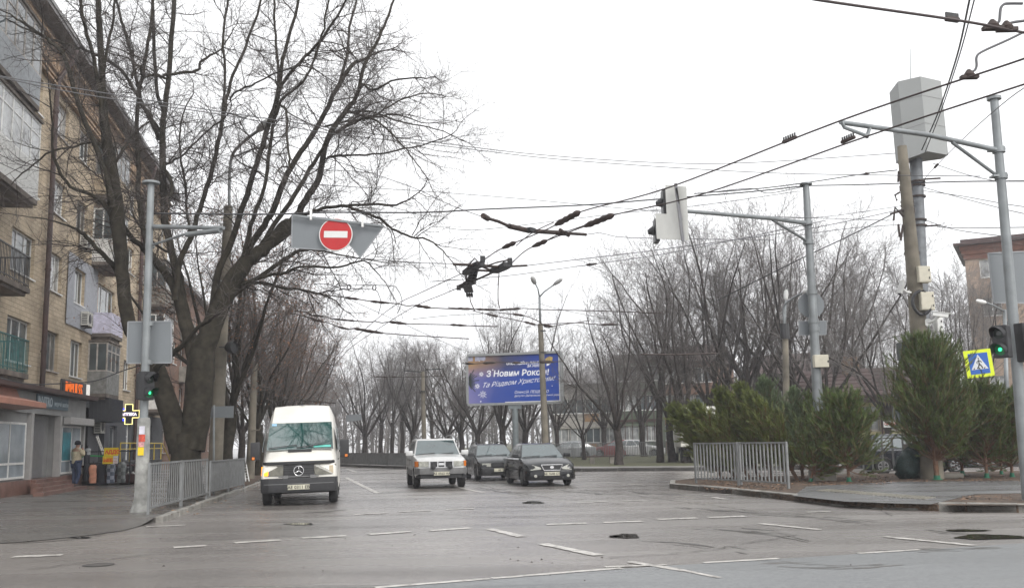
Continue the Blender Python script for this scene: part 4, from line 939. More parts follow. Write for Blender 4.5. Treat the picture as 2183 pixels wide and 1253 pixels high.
# ------------------------------------------------------------------ vehicles
TYRE = mat('tyre rubber', (.018, .018, .018), .85, var=.2, scale=20)
PLAST = mat('black plastic trim', (.022, .022, .024), .55, var=.15, scale=12)
CHROME = mat('chrome', (.7, .7, .7), .18, metal=1.0, var=0)
CARGL = mat('tinted car glass', (.05, .075, .078), .03, var=.2, scale=1.5, spec=1.0)
LAMPG = mat('headlight glass', (.34, .34, .3), .08, var=.35, scale=14, spec=.8)
AMBER = mat('amber lens', (.6, .17, .02), .2, var=.1)
PLATEM = mat('number plate', (.55, .53, .42), .5, var=.1); INK = mat('plate ink', (.02, .02, .02), .5, var=0)
UNDER = mat('underbody', (.012, .012, .012), .9, var=0)
for g_ in (CARGL,): g_.node_tree.nodes['Principled BSDF'].inputs['IOR'].default_value = 1.7
def wheel(car, x, y, r, w, rimm, side):
    t = MB(); prof = [(r * .62, -w / 2), (r * .9, -w / 2), (r * .98, -w * .38), (r, -w * .2), (r, w * .2), (r * .98, w * .38), (r * .9, w / 2), (r * .62, w / 2)]
    M = Matrix.Translation((x, y, r)) @ Matrix.Rotation(PI / 2, 4, 'X')
    t.lathe(prof, 28, M); wo_ = t.build('wheel', TYRE, car, smooth=True, auto=40)
    b = MB(); s = side
    b.lathe([(r * .63, -.02), (r * .63, .015), (r * .56, .02), (r * .5, 0), (.03, 0)], 24, Matrix.Translation((x, y + s * w * .46, r)) @ Matrix.Rotation(-s * PI / 2, 4, 'X'))
    for k in range(6):
        a = k * PI / 3; b.bar((x + r * .12 * math.cos(a), y + s * (w * .46 + .012), r + r * .12 * math.sin(a)), (x + r * .55 * math.cos(a), y + s * (w * .46 + .012), r + r * .55 * math.sin(a)), .05, .03, up=(0, 1, 0))
    b.build('rim', rimm, wo_, smooth=True, auto=35)
def loft_body(st, wb, rw, ra):
    # st: (x, z0, w, zs, zt, wt, crown)
    xs = sorted(set([s[0] for s in st] + [c + ra * k for c in (0, -wb) for k in (-1.02, -.99, -.9, -.7, -.4, 0, .4, .7, .9, .99, 1.02)]), reverse=True)
    A = np.array(st)[::-1]; rowsv = []
    for x in xs:
        z0, w, zs, zt, wt, cr_ = [np.interp(x, A[:, 0], A[:, i]) for i in range(1, 7)]
        for c in (0, -wb):
            if abs(x - c) < ra: z0 = max(z0, rw + math.sqrt(max(0, ra * ra - (x - c) ** 2)))
        z0 = min(z0, zs - .08)
        half = [(0, z0), (w * .8, z0), (w - .02, z0), (w, z0 + .06), (w + .005, (z0 + zs) / 2), (w - .01, zs), (w - (w - wt) * .3, zs + (zt - zs) * .35), (wt, zs + (zt - zs) * .82), (wt - .09, zt), (wt * .5, zt + cr_ * .7), (0, zt + cr_)]
        rowsv.append([(x, y, z) for y, z in half] + [(x, -y, z) for y, z in reversed(half[1:-1])])
    n = len(rowsv[0]); b = MB(); vs = [v for r in rowsv for v in r]
    fs = [(i * n + j, i * n + (j + 1) % n, (i + 1) * n + (j + 1) % n, (i + 1) * n + j) for i in range(len(rowsv) - 1) for j in range(n)]
    fs.append(tuple(range(n))); fs.append(tuple(reversed(range((len(rowsv) - 1) * n, len(rowsv) * n))))
    b.add(vs, fs); return b
def patch(b, q, off=.008, th=.006):
    q = [Vector(v) for v in q]; n = (q[1] - q[0]).cross(q[3] - q[0]).normalized()
    a = [v + n * off for v in q]; c = [v + n * (off - th) for v in q]
    b.add(a + c, [(0, 1, 2, 3), (7, 6, 5, 4), (0, 4, 5, 1), (1, 5, 6, 2), (2, 6, 7, 3), (3, 7, 4, 0)]); return n
def lerp2(q, u, v):
    q = [Vector(p) for p in q]; return q[0].lerp(q[1], u).lerp(q[3].lerp(q[2], u), v)
def sub(q, u0, u1, v0, v1): return [lerp2(q, u0, v0), lerp2(q, u1, v0), lerp2(q, u1, v1), lerp2(q, u0, v1)]
def greenhouse(car, A, B, C, D_, zb, zr, wb_, wt_, paint, glass=CARGL, npan=3):
    # x positions: A cowl, B roof front, C roof rear, D_ rear base
    b = MB(); v = [(A, wb_, zb), (A, -wb_, zb), (B, wt_, zr), (B, -wt_, zr), (C, wt_, zr), (C, -wt_, zr), (D_, wb_, zb), (D_, -wb_, zb), ((B * .5 + C * .5), wt_, zr + .03), ((B * .5 + C * .5), -wt_, zr + .03)]
    b.add(v, [(0, 2, 3, 1), (2, 8, 9, 3), (8, 4, 5, 9), (4, 6, 7, 5), (0, 6, 4, 8, 2), (1, 3, 9, 5, 7), (0, 1, 7, 6)])
    cab = b.build('cabin', paint, car, bevel=.035, smooth=True, auto=50)
    ws = [v[1], v[0], v[2], v[3]]
    g = MB(); patch(g, sub([ws[0], ws[1], ws[2], ws[3]], .03, .97, .04, .93)); g.build('windscreen', glass, car)
    g = MB(); patch(g, sub([v[6], v[7], v[5], v[4]], .08, .92, .1, .9)); g.build('rear_window', glass, car)
    for s in (1, -1):
        q = [(D_, s * wb_, zb), (A, s * wb_, zb), (B, s * wt_, zr), (C, s * wt_, zr)]
        if s > 0: pass
        fr = [(.06, .345), (.375, .66), (.69, .93)] if npan == 3 else [(.1, .49), (.53, .9)]
        for u0, u1 in fr:
            Q_ = sub(q, u0, u1, .06, .88); Q_ = Q_ if s < 0 else [Q_[1], Q_[0], Q_[3], Q_[2]]
            g = MB(); n = patch(g, Q_, .008)
            if n.y * s < 0: g = MB(); patch(g, [Q_[1], Q_[0], Q_[3], Q_[2]], .008)
            g.build('side_window', glass, car)
    return cab, ws
def wipers(car, ws, m=None):
    b = MB(); q = [Vector(x) for x in ws]; n = (q[1] - q[0]).cross(q[3] - q[0]).normalized()
    for u0, u1 in ((.05, .45), (.45, .85)):
        a = lerp2(ws, u0, .04) + n * .03; c = lerp2(ws, u1, .13) + n * .03; b.bar(a, c, .025, .02)
    b.build('wiper', PLAST, car)
def plate(car, txt, x, y, z, w=.52, h=.115, ang=0):
    p = MB(); p.box((x, y - w / 2, z - h / 2), (x + .012, y + w / 2, z + h / 2)); o = p.build('number_plate', PLATEM, car, bevel=.003, bseg=1)
    text(txt, h * .95, INK, frame((x + .014, y, z - h * .33), (0, 1, 0)), o, align='CENTER', ext=.001, bold=.002)
def mirror(car, x, y, z, m, s, hgt=.16, wid=.24):
    b = MB(); b.box((x - .06, min(y, y + s * wid), z), (x + .06, max(y, y + s * wid), z + hgt)); b.box((x - .03, min(y - s * .08, y), z + .02), (x + .03, max(y - s * .08, y), z + .06)); b.build('side_mirror', m, car, bevel=.03, smooth=True, auto=40)
def place_car(root, X, Y, hx=.18):
    h = Vector((hx, -1, 0)).normalized(); root.location = (X, Y, 0.0); root.rotation_euler = (0, 0, math.atan2(h.y, h.x))
SILVER = mat('silver car paint', (.56, .56, .55), .3, metal=.25, var=.06, coat=.4); SILVD = mat('grey lower cladding', (.14, .14, .14), .5, var=.15)
BLK = mat('dark car paint', (.006, .0065, .008), .16, var=.0, spec=.5); DKG = mat('dark green grey car paint', (.012, .014, .015), .18, var=.0, spec=.5)
ALLOY = mat('alloy rim', (.3, .3, .3), .4, metal=.6, var=.2); DIRTR = mat('dirty steel rim', (.09, .09, .088), .6, var=.2)
def shut(car, xs, y, z0, z1, m=PLAST):
    b = MB()
    for x in xs: b.box((x - .006, -y - .009, z0), (x + .006, -y - .002, z1)); b.box((x - .006, y + .002, z0), (x + .006, y + .009, z1))
    b.build('door_gap', m, car)
def handles(car, xs, y, z, m):
    for x in xs:
        for s in (1, -1):
            b = MB(); b.box((x - .09, min(s * (y + .002), s * (y + .03)), z), (x + .09, max(s * (y + .002), s * (y + .03)), z + .035)); b.build('door_handle', m, car, bevel=.008)
# --- silver four wheel drive estate
suv = thing('suv', 'silver off road estate car with roof rails and orange indicators, nearest to the middle', 'car')
loft_body([(.78, .42, .76, .72, .86, .70, .0), (.72, .38, .82, .78, .93, .76, .02), (.55, .38, .855, .88, 1.0, .8, .03), (-.2, .38, .865, .95, 1.06, .82, .03), (-.42, .38, .865, .98, 1.09, .83, .03), (-3.3, .4, .865, .98, 1.08, .84, .0), (-3.5, .42, .85, .95, 1.06, .82, 0), (-3.55, .45, .8, .9, 1.0, .78, 0)], 2.65, .35, .42).build('body', SILVER, suv, smooth=True, auto=38)
cab, ws = greenhouse(suv, -.42, -1.12, -3.2, -3.5, 1.06, 1.62, .82, .66, SILVER); wipers(suv, ws)
b = MB(); b.box((-3.4, -.72, .38), (.55, .72, .62)); b.build('underbody', UNDER, suv)
b = MB(); b.prism([(.74, -.87), (.93, -.72), (.97, -.4), (.98, .4), (.97, .4), (.93, .72), (.74, .87)], .48, .68); b.build('bumper', SILVD, suv, bevel=.03, smooth=True, auto=45)
b = MB(); b.prism([(.7, -.84), (.86, -.68), (.9, 0), (.86, .68), (.7, .84)], .34, .479); b.build('lower_valance', PLAST, suv, bevel=.02)
for s in (1, -1):
    b = MB(); b.prism([(.66, s * .8), (.8, s * .74), (.83, s * .42), (.7, s * .42)], .72, .9); b.build('headlight', LAMPG, suv, bevel=.01)
    b = MB(); b.prism([(.5, s * .868), (.68, s * .85), (.79, s * .755), (.66, s * .79)], .72, .9); b.build('indicator', AMBER, suv, bevel=.008)
b = MB(); b.box((.7, -.4, .7), (.82, .4, .9)); b.build('grille', PLAST, suv)
b = MB()
for y in (-.4, -.135, .1, .365): b.box((.821, y, .7), (.85, y + .035, .9))
b.box((.821, -.4, .885), (.848, .4, .91)); b.box((.821, -.4, .69), (.848, .4, .71)); b.box((.83, -.09, .765), (.856, .09, .84)); b.build('grille_frame', CHROME, suv)
b = MB()
for y in (-.28, .28): b.lathe([(.08, 0), (.08, .04), (.02, .05)], 16, Matrix.Translation((.99, y, .71)) @ Matrix.Rotation(PI / 2, 4, 'Y'))
b.build('auxiliary_lamp', PLAST, suv)
plate(suv, 'AE 0563 HA', .985, 0, .5); 
for s in (1, -1): mirror(suv, -.55, s * .84, 1.08, SILVER, s)
b = MB()
for s in (1, -1): b.tube(catmull([(-1.3, s * .6, 1.66), (-1.45, s * .6, 1.73), (-2.2, s * .6, 1.75), (-3.0, s * .6, 1.73), (-3.15, s * .6, 1.65)], 4), .028, 8)
b.build('roof_rail', SILVD, suv, smooth=True)
shut(suv, (-.5, -1.5, -2.45), .865, .45, 1.04); handles(suv, (-1.32, -2.28), .865, .9, SILVD)
b = MB(); b.box((-2.2, -.885, .42), (-.5, -.868, .6)); b.box((-2.2, .868, .42), (-.5, .885, .6)); b.build('side_cladding', SILVD, suv, bevel=.006)
for x in (0, -2.65):
    for s in (1, -1): wheel(suv, x, s * .76, .35, .22, ALLOY, s)
place_car(suv, -2.6, 33.9)
# --- black saloon, second dark estate
def dark_car(name, label, paint, estate, ptxt, X, Y, chromeg, W=.855, H=1.43):
    c = thing(name, label, 'car'); w = W
    loft_body([(.84, .3, .66, .55, .62, .62, .0), (.8, .24, .77, .6, .68, .7, .01), (.62, .2, .83, .7, .76, .74, .03), (.1, .2, w, .8, .88, .79, .035), (-.45, .2, w + .005, .84, .93, .8, .03), (-3.0, .22, w, .86, .93, .79, 0), (-3.5, .3, .82, .84, .92, .74, .0), (-3.62, .4, .76, .7, .8, .7, 0)], 2.5, .3, .36).build('body', paint, c, smooth=True, auto=38)
    cab, ws = greenhouse(c, -.42, -1.18, -2.9 if estate else -2.2, -3.45 if estate else -2.95, .91, H - .04, .78, .58, paint); wipers(c, ws)
    b = MB(); b.box((-3.4, -.7, .22), (.55, .7, .5)); b.build('underbody', UNDER, c)
    b = MB(); b.prism([(.66, -w - .01), (.88, -.72), (.93, -.35), (.93, .35), (.88, .72), (.66, w + .01)], .22, .52); bp_ = b.build('bumper', PLAST if estate else paint, c, bevel=.035, smooth=True, auto=45)
    b = MB(); b.prism([(.9, -.5), (.942, -.3), (.942, .3), (.9, .5)], .24, .33); b.build('air_intake', UNDER, c)
    for s in (1, -1):
        b = MB()
        if estate: b.prism([(.7, s * .76), (.82, s * .7), (.86, s * .36), (.72, s * .36)], .545, .68)
        else: b.add([(.62, s * .82, .55), (.84, s * .7, .54), (.9, s * .36, .56), (.88, s * .36, .62), (.78, s * .6, .71), (.55, s * .8, .69), (.6, s * .4, .55), (.6, s * .4, .68)], [(0, 1, 4, 5), (1, 2, 3, 4), (5, 4, 3, 7), (0, 6, 2, 1), (0, 5, 7, 6), (2, 6, 7, 3)])
        b.build('headlight', LAMPG, c, bevel=.006)
        b = MB(); b.lathe([(.05, 0), (.05, .02), (.01, .025)], 12, Matrix.Translation((.9, s * .55, .35)) @ Matrix.Rotation(PI / 2, 4, 'Y')); b.build('fog_lamp', LAMPG if not estate else PLAST, c)
    b = MB(); gw = .33
    b.box((.8, -gw, .55), (.925, gw, .7)); b.build('grille', PLAST, c)
    if chromeg:
        b = MB(); ring = [(.93, -gw - .03, .715), (.93, gw + .03, .715), (.945, gw - .06, .535), (.945, -gw + .06, .535)]
        for i in range(4): b.bar(ring[i], ring[(i + 1) % 4], .022, .022)
        b.lathe([(.05, 0), (.045, .012)], 14, Matrix.Translation((.93, 0, .63)) @ Matrix.Rotation(PI / 2, 4, 'Y') @ Matrix.Scale(1.5, 4, (0, 1, 0))); b.build('grille_frame', CHROME, c)
    plate(c, ptxt, .945, 0 if not estate else 0, .42)
    for s in (1, -1): mirror(c, -.62, s * .8, .93, paint if not estate else PLAST, s, .14, .22)
    shut(c, (-.5, -1.55, -2.45), w, .3, .9); handles(c, (-1.38, -2.3), w, .74, paint)
    if estate:
        b = MB()
        for s in (1, -1): b.tube(catmull([(-1.35, s * .54, 1.4), (-1.45, s * .54, 1.47), (-2.2, s * .54, 1.49), (-2.75, s * .54, 1.46), (-2.85, s * .54, 1.4)], 4), .024, 8)
        b.build('roof_rail', PLAST, c, smooth=True)
    else:
        b = MB()
        for s in (1, -1): b.box((-2.6, min(s * (w + .003), s * (w + .016)), .52), (-.5, max(s * (w + .003), s * (w + .016)), .57))
        b.build('side_trim', PLAST, c)
    for x in (0, -2.5):
        for s in (1, -1): wheel(c, x, s * .74, .3, .19, DIRTR, s)
    place_car(c, X, Y, .2); return c
sed = dark_car('saloon_car', 'black saloon car with chrome framed grille, rightmost of the moving cars', BLK, False, 'AE 7648 OT', 1.02, 33.9, True)
wag = dark_car('estate_car', 'dark estate car with roof rails, half hidden between the silver and the black car', DKG, True, 'AE 9', -.75, 39.4, False, .83, 1.42)
b = MB(); b.box((-.45 - 1.0, -.14, 1.0), (-1.42, -.1, 1.05)); 
# --- white high roof minibus
VW = mat('white van paint', (.72, .7, .64), .35, var=.05, scale=3, coat=.3)
van = thing('minibus', 'white high roof minibus with lit orange indicator driving along the left kerb', 'van')
st = [(.86, .36, .9, .7, .98, .84, .0), (.82, .34, .93, .75, 1.06, .87, .02), (.62, .34, .955, .85, 1.17, .86, .03), (.2, .34, .965, .95, 1.36, .84, .03), (-.5, .34, .975, 1.3, 2.08, .85, .02), (-.66, .34, .975, 1.35, 2.18, .845, .03), (-.95, .34, .975, 1.4, 2.46, .82, .03), (-1.25, .34, .975, 1.4, 2.56, .82, .04), (-4.6, .36, .975, 1.4, 2.56, .82, .04), (-4.7, .4, .96, 1.4, 2.5, .8, .0)]
loft_body(st, 3.55, .34, .42).build('body', VW, van, smooth=True, auto=42)
ws = [(.24, -.88, 1.37), (.24, .88, 1.37), (-.5, .83, 2.09), (-.5, -.83, 2.09)]
g = MB(); patch(g, sub(ws, .015, .985, .0, .98), .05, .04); g.build('windscreen', mat('green tinted windscreen', (.015, .06, .055), .03, var=.5, scale=1.2, spec=1.0), van, bevel=.01)
MATS['green tinted windscreen'].node_tree.nodes['Principled BSDF'].inputs['IOR'].default_value = 2.0
wq_ = sub(ws, .015, .985, .0, .98); n_ = (Vector(wq_[1]) - Vector(wq_[0])).cross(Vector(wq_[3]) - Vector(wq_[0])).normalized()
b = MB(); s_ = sub(ws, .05, .12, .87, .95); patch(b, s_, .056, .004); b.build('windscreen_sticker', mat('pale blue sticker', (.3, .5, .7), .5), van)
b = MB(); patch(b, sub(ws, .7, .95, .05, .12), .056, .004); b.build('dashboard_sheet', mat('mint sheet', (.12, .5, .42), .4), van)
wipers(van, [tuple(Vector(p) + n_ * .045) for p in sub(ws, 0, 1, 0, 1)])
for s in (1, -1):
    g = MB(); q = [(-.62, s * .968, 1.36), (.05, s * .96, 1.36), (-.42, s * .9, 1.98), (-.62, s * .9, 1.98)]
    q = q if s < 0 else [q[1], q[0], q[3], q[2]]; n2 = patch(g, q, .02, .012); g.build('side_window', CARGL, van)
    for k in range(3):
        g = MB(); x0 = -1.9 - k * 1.0; q = [(x0 - .85, s * .97, 1.36), (x0, s * .97, 1.36), (x0, s * .905, 1.98), (x0 - .85, s * .905, 1.98)]; q = q if s < 0 else [q[1], q[0], q[3], q[2]]; patch(g, q, .02, .012); g.build('side_window', CARGL, van)
    b = MB(); b.box((.1, min(s * .99, s * 1.06), 1.3), (.16, max(s * .99, s * 1.06), 1.36)); b.box((.04, min(s * 1.02, s * 1.26), 1.16), (.2, max(s * 1.02, s * 1.26), 1.62)); m_ = b.build('side_mirror', PLAST, van, bevel=.04, smooth=True, auto=45)
    b = MB(); b.box((.201, min(s * 1.15, s * 1.22), 1.17), (.23, max(s * 1.15, s * 1.22), 1.24)); b.build('indicator', AMBER, m_, bevel=.008)
    b = MB(); b.add([(.7, s * .93, .76), (.88, s * .84, .76), (.91, s * .4, .76), (.88, s * .36, 1.0), (.8, s * .84, 1.02), (.6, s * .93, 1.0), (.7, s * .4, .77), (.7, s * .38, 1.0)], [(0, 1, 4, 5), (1, 2, 3, 4), (5, 4, 3, 7), (0, 6, 2, 1), (0, 5, 7, 6), (2, 6, 7, 3)]); b.build('headlight', mat('dull headlight glass', (.13, .125, .1), .12, var=.4, scale=9), van, bevel=.006)
b = MB(); b.add([(.66, -.95, .77), (.885, -.86, .77), (.9, -.76, .77), (.82, -.76, 1.0), (.8, -.86, 1.0), (.56, -.945, .99), (.7, -.76, .8), (.66, -.76, .98)], [(0, 1, 4, 5), (1, 2, 3, 4), (5, 4, 3, 7), (0, 6, 2, 1), (0, 5, 7, 6), (2, 6, 7, 3)]); b.build('lit_indicator', mat('lit amber', (1, .45, .02), .4, emit=(1, .28, .0), estr=2.2, var=0), van, bevel=.004)
b = MB(); b.box((.55, .76, .78), (.87, .86, .985)); b.build('indicator_lens', mat('pale lens', (.5, .42, .3), .2), van, bevel=.01)
b = MB(); b.prism([(.8, -.4), (.9, -.38), (.925, 0), (.9, .38), (.8, .4)], .72, 1.02); gr_ = b.build('grille', PLAST, van)
b = MB()
for z in (.76, .82, .88, .94): b.prism([(.9, -.385), (.915, -.37), (.938, 0), (.915, .37), (.9, .385)], z, z + .018)
b.build('grille_slats', mat('satin black', (.05, .05, .05), .35, var=0), gr_)
b = MB(); b.prism([(.74, -.9), (.9, -.8), (.94, -.3), (.945, .3), (.9, .8), (.74, .9)], 1.03, 1.11); b.build('bonnet_deflector', PLAST, van, bevel=.02)
b = MB(); b.prism([(.3, -.3), (.345, -.3), (.345, .3), (.3, .3)], 1.34, 1.395); b.build('air_vent', PLAST, van)
em = MB(); k = 24; R_ = .12
em.tube([(.95, R_ * math.cos(2 * PI * i / k), .87 + R_ * math.sin(2 * PI * i / k)) for i in range(k + 1)], .011, 6, cap=False)
for a in (PI / 2, PI / 2 + 2 * PI / 3, PI / 2 + 4 * PI / 3): em.tube([(.95, 0, .87), (.95, R_ * math.cos(a), .87 + R_ * math.sin(a))], [.018, .007], 6)
em.build('emblem', CHROME, van, smooth=True)
b = MB(); b.prism([(.6, -.97), (.86, -.93), (.97, -.75), (1.0, 0), (.97, .75), (.86, .93), (.6, .97)], .34, .7); b.build('bumper', PLAST, van, bevel=.03, smooth=True, auto=45)
b = MB(); b.prism([(.85, -.938), (.975, -.755), (1.006, 0), (.975, .755), (.85, .938)], .545, .562); b.build('bumper_line', SILVD, van)
b = MB(); b.box((.93, -.5, .715), (.965, .5, .745)); 
for y in (-.4, .28): b.box((.95, y, .68), (1.0, y + .14, .76))
b.build('front_rail', SILVD, van, bevel=.008)
plate(van, 'AE 0311 EB', 1.008, 0, .47, .54, .12)
b = MB(); b.box((-4.5, -.8, .3), (.6, .8, .6)); b.build('underbody', UNDER, van)
b = MB(); b.lathe([(.05, 0), (.03, .04), (.008, .05), (.006, .14)], 10, Matrix.Translation((-1.2, 0, 2.6))); b.build('roof_antenna', PLAST, van)
shut(van, (-.68, -1.8), .965, .45, 1.3); handles(van, (-.5,), .965, 1.1, PLAST)
for x in (0, -3.55):
    for s in (1, -1): wheel(van, x, s * .84, .34, .22, DIRTR, s)
place_car(van, -5.62, 26.2, .166)
van.rotation_euler = (T_(0.9), 0, van.rotation_euler[2])
# --- parked cars behind
def simple_car(label, paint, X, Y, rz, H=1.45, s=1.0, cat='car', name='parked_car'):
    c = thing(name, label, cat, group=None)
    loft_body([(.84, .3, .66, .55, .62, .62, .0), (.8, .24, .77, .6, .7, .7, .01), (.62, .2, .83, .72, .8, .74, .03), (-.45, .2, .86, .86, .96, .8, .03), (-3.0, .22, .86, .88, .97, .79, 0), (-3.5, .3, .82, .84, .96, .74, .0), (-3.62, .4, .76, .7, .8, .7, 0)], 2.6, .31, .37).build('body', paint, c, smooth=True, auto=38)
    greenhouse(c, -.3, -1.3, -2.6, -3.4, .95, H - .03, .79, .56, paint)
    for sg_ in (1, -1):
        b = MB(); b.box((.66, min(sg_ * .5, sg_ * .78), .56), (.84, max(sg_ * .5, sg_ * .78), .68)); b.build('headlight', LAMPG, c, bevel=.01); mirror(c, -.6, sg_ * .8, .95, paint, sg_, .13, .2)
        b = MB(); b.box((-3.64, min(sg_ * .5, sg_ * .78), .68), (-3.52, max(sg_ * .5, sg_ * .78), .82)); b.build('tail_light', mat('red lens', (.4, .02, .02), .2), c)
    shut(c, (-.5, -1.55, -2.5), .86, .3, .94); handles(c, (-1.4, -2.35), .86, .78, PLAST)
    for x in (0, -2.6):
        for q in (1, -1): wheel(c, x, q * .74, .31, .19, ALLOY, q)
    c.location = (X, Y, 0); c.rotation_euler = (0, 0, rz); c.scale = (s, s, s); return c
v = P(1915, 1000, 37.5); simple_car('dark grey car on the side road behind the corner railing', mat('graphite paint', (.02, .023, .03), .25, var=.1, coat=.6), v.x + 1.9, 37.6, math.radians(-4), 1.5)
v = P(1345, 960, 73); simple_car('white car parked behind the far metal fence, before the green clad house', mat('white car paint', (.6, .6, .6), .3, coat=.4), v.x + 3, 82, math.radians(-15))
v = P(1275, 960, 73); simple_car('red car parked far behind the spreading tree', mat('red car paint', (.25, .05, .05), .3, coat=.4), v.x + 1, 83, math.radians(170))
v = P(1215, 960, 70); simple_car('grey car parked behind the lawn right of the black saloon', mat('grey car paint', (.25, .26, .27), .3, coat=.4), v.x - 1, 80, math.radians(-170))
# white box van body seen behind the trees
v = P(1476, 960, 59.5)
bx = thing('box_truck', 'white box truck parked behind the trees left of the pine bundle', 'truck', (v.x, v.y, .1), math.radians(86))
b = MB(); b.box((-4.5, -1.1, .9), (0, 1.1, 3.1)); b.build('cargo_box', VW, bx, bevel=.03)
b = MB(); b.add([(.1, -.95, .5), (1.6, -.95, .5), (1.6, -.95, 1.3), (1.1, -.9, 2.2), (.1, -.9, 2.3), (.1, .95, .5), (1.6, .95, .5), (1.6, .95, 1.3), (1.1, .9, 2.2), (.1, .9, 2.3)], [(0, 1, 2, 3, 4), (9, 8, 7, 6, 5), (0, 5, 6, 1), (1, 6, 7, 2), (2, 7, 8, 3), (3, 8, 9, 4), (4, 9, 5, 0)]); b.build('cab', VW, bx, bevel=.04)
b = MB(); patch(b, sub([(1.6, -.95, 1.3), (1.6, .95, 1.3), (1.1, .9, 2.2), (1.1, -.9, 2.2)], .05, .95, .05, .92)); b.build('windscreen', CARGL, bx)
b = MB(); b.box((-4.5, -.8, .5), (1.4, .8, .8)); b.box((-4.52, -1.02, .9), (-4.505, -.92, 3.0)); b.build('chassis', UNDER, bx)
for x in (.9, -3.3):
    for q in (1, -1): wheel(bx, x, q * .9, .4, .25, DIRTR, q)
# ------------------------------------------------------------------ background buildings
YW = mat('pale yellow render', (.56, .5, .3), .85, var=.12, scale=1)
TILE = mat('brown roof tiles', (.12, .085, .08), .8, var=.3, scale=3)
def box_house(name, label, px0, px1, Y0, Y1, zt, wallm, roofm, rows_, ncol, wm, ridge=0, depth=10, z0=.1, trimm=None, cat='building', wh=(.9, 1.4)):
    p = P(px0, 930, Y0); q = P(px1, 930, Y1); p.z = q.z = 0; d = q - p; L = d.length; rz = math.atan2(d.y, d.x)
    t = thing(name, label, cat, (p.x, p.y, z0), rz)
    H = zt - z0; hl = []
    for zc in rows_:
        for k in range(ncol):
            c = L * (k + .5) / ncol; hl.append((c - wh[0], c + wh[0], zc - z0, zc + wh[1] - z0))
    w = wall_holes(0, L, 0, H, hl); w.add([(0, 0, 0), (0, depth, 0), (0, depth, H), (0, 0, H)], [(0, 1, 2, 3)]); w.add([(L, 0, 0), (L, depth, 0), (L, depth, H), (L, 0, H)], [(0, 1, 2, 3)]); w.add([(0, depth, 0), (L, depth, 0), (L, depth, H), (0, depth, H)], [(0, 1, 2, 3)])
    w.build('wall', wallm, t)
    b = MB(); b.box((.05, .32, 0), (L - .05, depth - .1, H - .05)); b.build('inner_core', MATS['dark interior'], t)
    for h in hl: window(t, *h, wm, GLASS if rnd.random() < .6 else CURT, mull=1)
    b = MB()
    if ridge: b.add([(-.5, -.6, H), (L + .5, -.6, H), (L + .5, depth + .6, H), (-.5, depth + .6, H), (-.3, depth / 2, H + ridge), (L + .3, depth / 2, H + ridge)], [(0, 1, 5, 4), (3, 4, 5, 2), (0, 4, 3), (1, 2, 5), (0, 3, 2, 1)])
    else: b.box((-.4, -.4, H), (L + .4, depth + .4, H + .25))
    b.build('roof', roofm, t)
    return t, L, H
yh, L, H = box_house('yellow_house', 'low pale yellow house with brown tiled roof behind the corner', 1690, 2010, 60, 56, 3.7, YW, TILE, (1.7,), 5, OLDW, ridge=1.9, depth=9)
b = MB(); b.box((-.62, -.72, H - .4), (L + .6, -.601, H + .02)); b.box((-.5, -.6, H - .1), (L + .5, 0, H - .003)); b.build('fascia', PIPEM, yh)
b = MB(); b.tube([(L * .62, -.1, H - .2), (L * .62, -.1, .1)], .06, 8); b.build('drainpipe', PIPEM, yh)
b = MB(); b.box((L * .3, 3.4, H + 1), (L * .3 + .9, 4.3, H + 2.6)); b.build('chimney', RB, yh)
b = MB()
for k in range(7): b.box((-.4, -.5 + k * .7, 0), (L + .4, -.47 + k * .7, .05), Matrix.Translation((0, 0, H + .28 + k * .7 * 1.9 / 5.1 - .25)))
b.build('roof_batten', TILE, yh)
box_house('grey_house', 'greyish two storey house seen between trees left of the yellow house', 1600, 1790, 84, 80, 6.6, mat('pale grey brown render', (.25, .22, .2), .85, var=.2), TILE, (1.6, 4.4), 5, WHITE, ridge=2, depth=9)
GRNW = mat('green facade cladding', (.1, .125, .09), .8, var=.3, scale=1)
gh_, L, H = box_house('green_clad_house', 'three storey house with green cladding and balconies behind the lawn trees', 1318, 1412, 92, 91, 9.0, GRNW, MATS['grey roof sheet'], (1.3, 4.1, 6.8), 2, WHITE, depth=11)
b = MB()
for z in (2.95, 5.7, 8.4): b.box((-.1, -.09, z), (L + .1, -.004, z + .22))
for k in range(7): b.box((k * L / 6 - .04, -.06, 0), (k * L / 6 + .04, -.004, 8.5))
b.build('dark_frame', PIPEM, gh_)
box_house('brick_house', 'brown brick block right of the green clad house, hidden by trunks', 1414, 1520, 94, 92, 8.6, RB2, TILE, (1.3, 4.1, 6.6), 3, WHITE, ridge=2, depth=10)
wbh, L, H = box_house('white_house', 'light two storey house with ochre patches left of the green clad house', 1180, 1316, 96, 94, 6.8, mat('dirty white render', (.36, .34, .31), .85, var=.3), MATS['grey roof sheet'], (1.2, 4.0), 4, WHITE, ridge=1.6, depth=9)
b = MB(); b.box((L * .5, -.03, 3.1), (L * .72, -.004, 3.9)); b.box((L * .45, -.03, .4), (L * .7, -.004, 1.1)); b.build('ochre_panel', mat('ochre panel', (.3, .18, .09), .8), wbh)
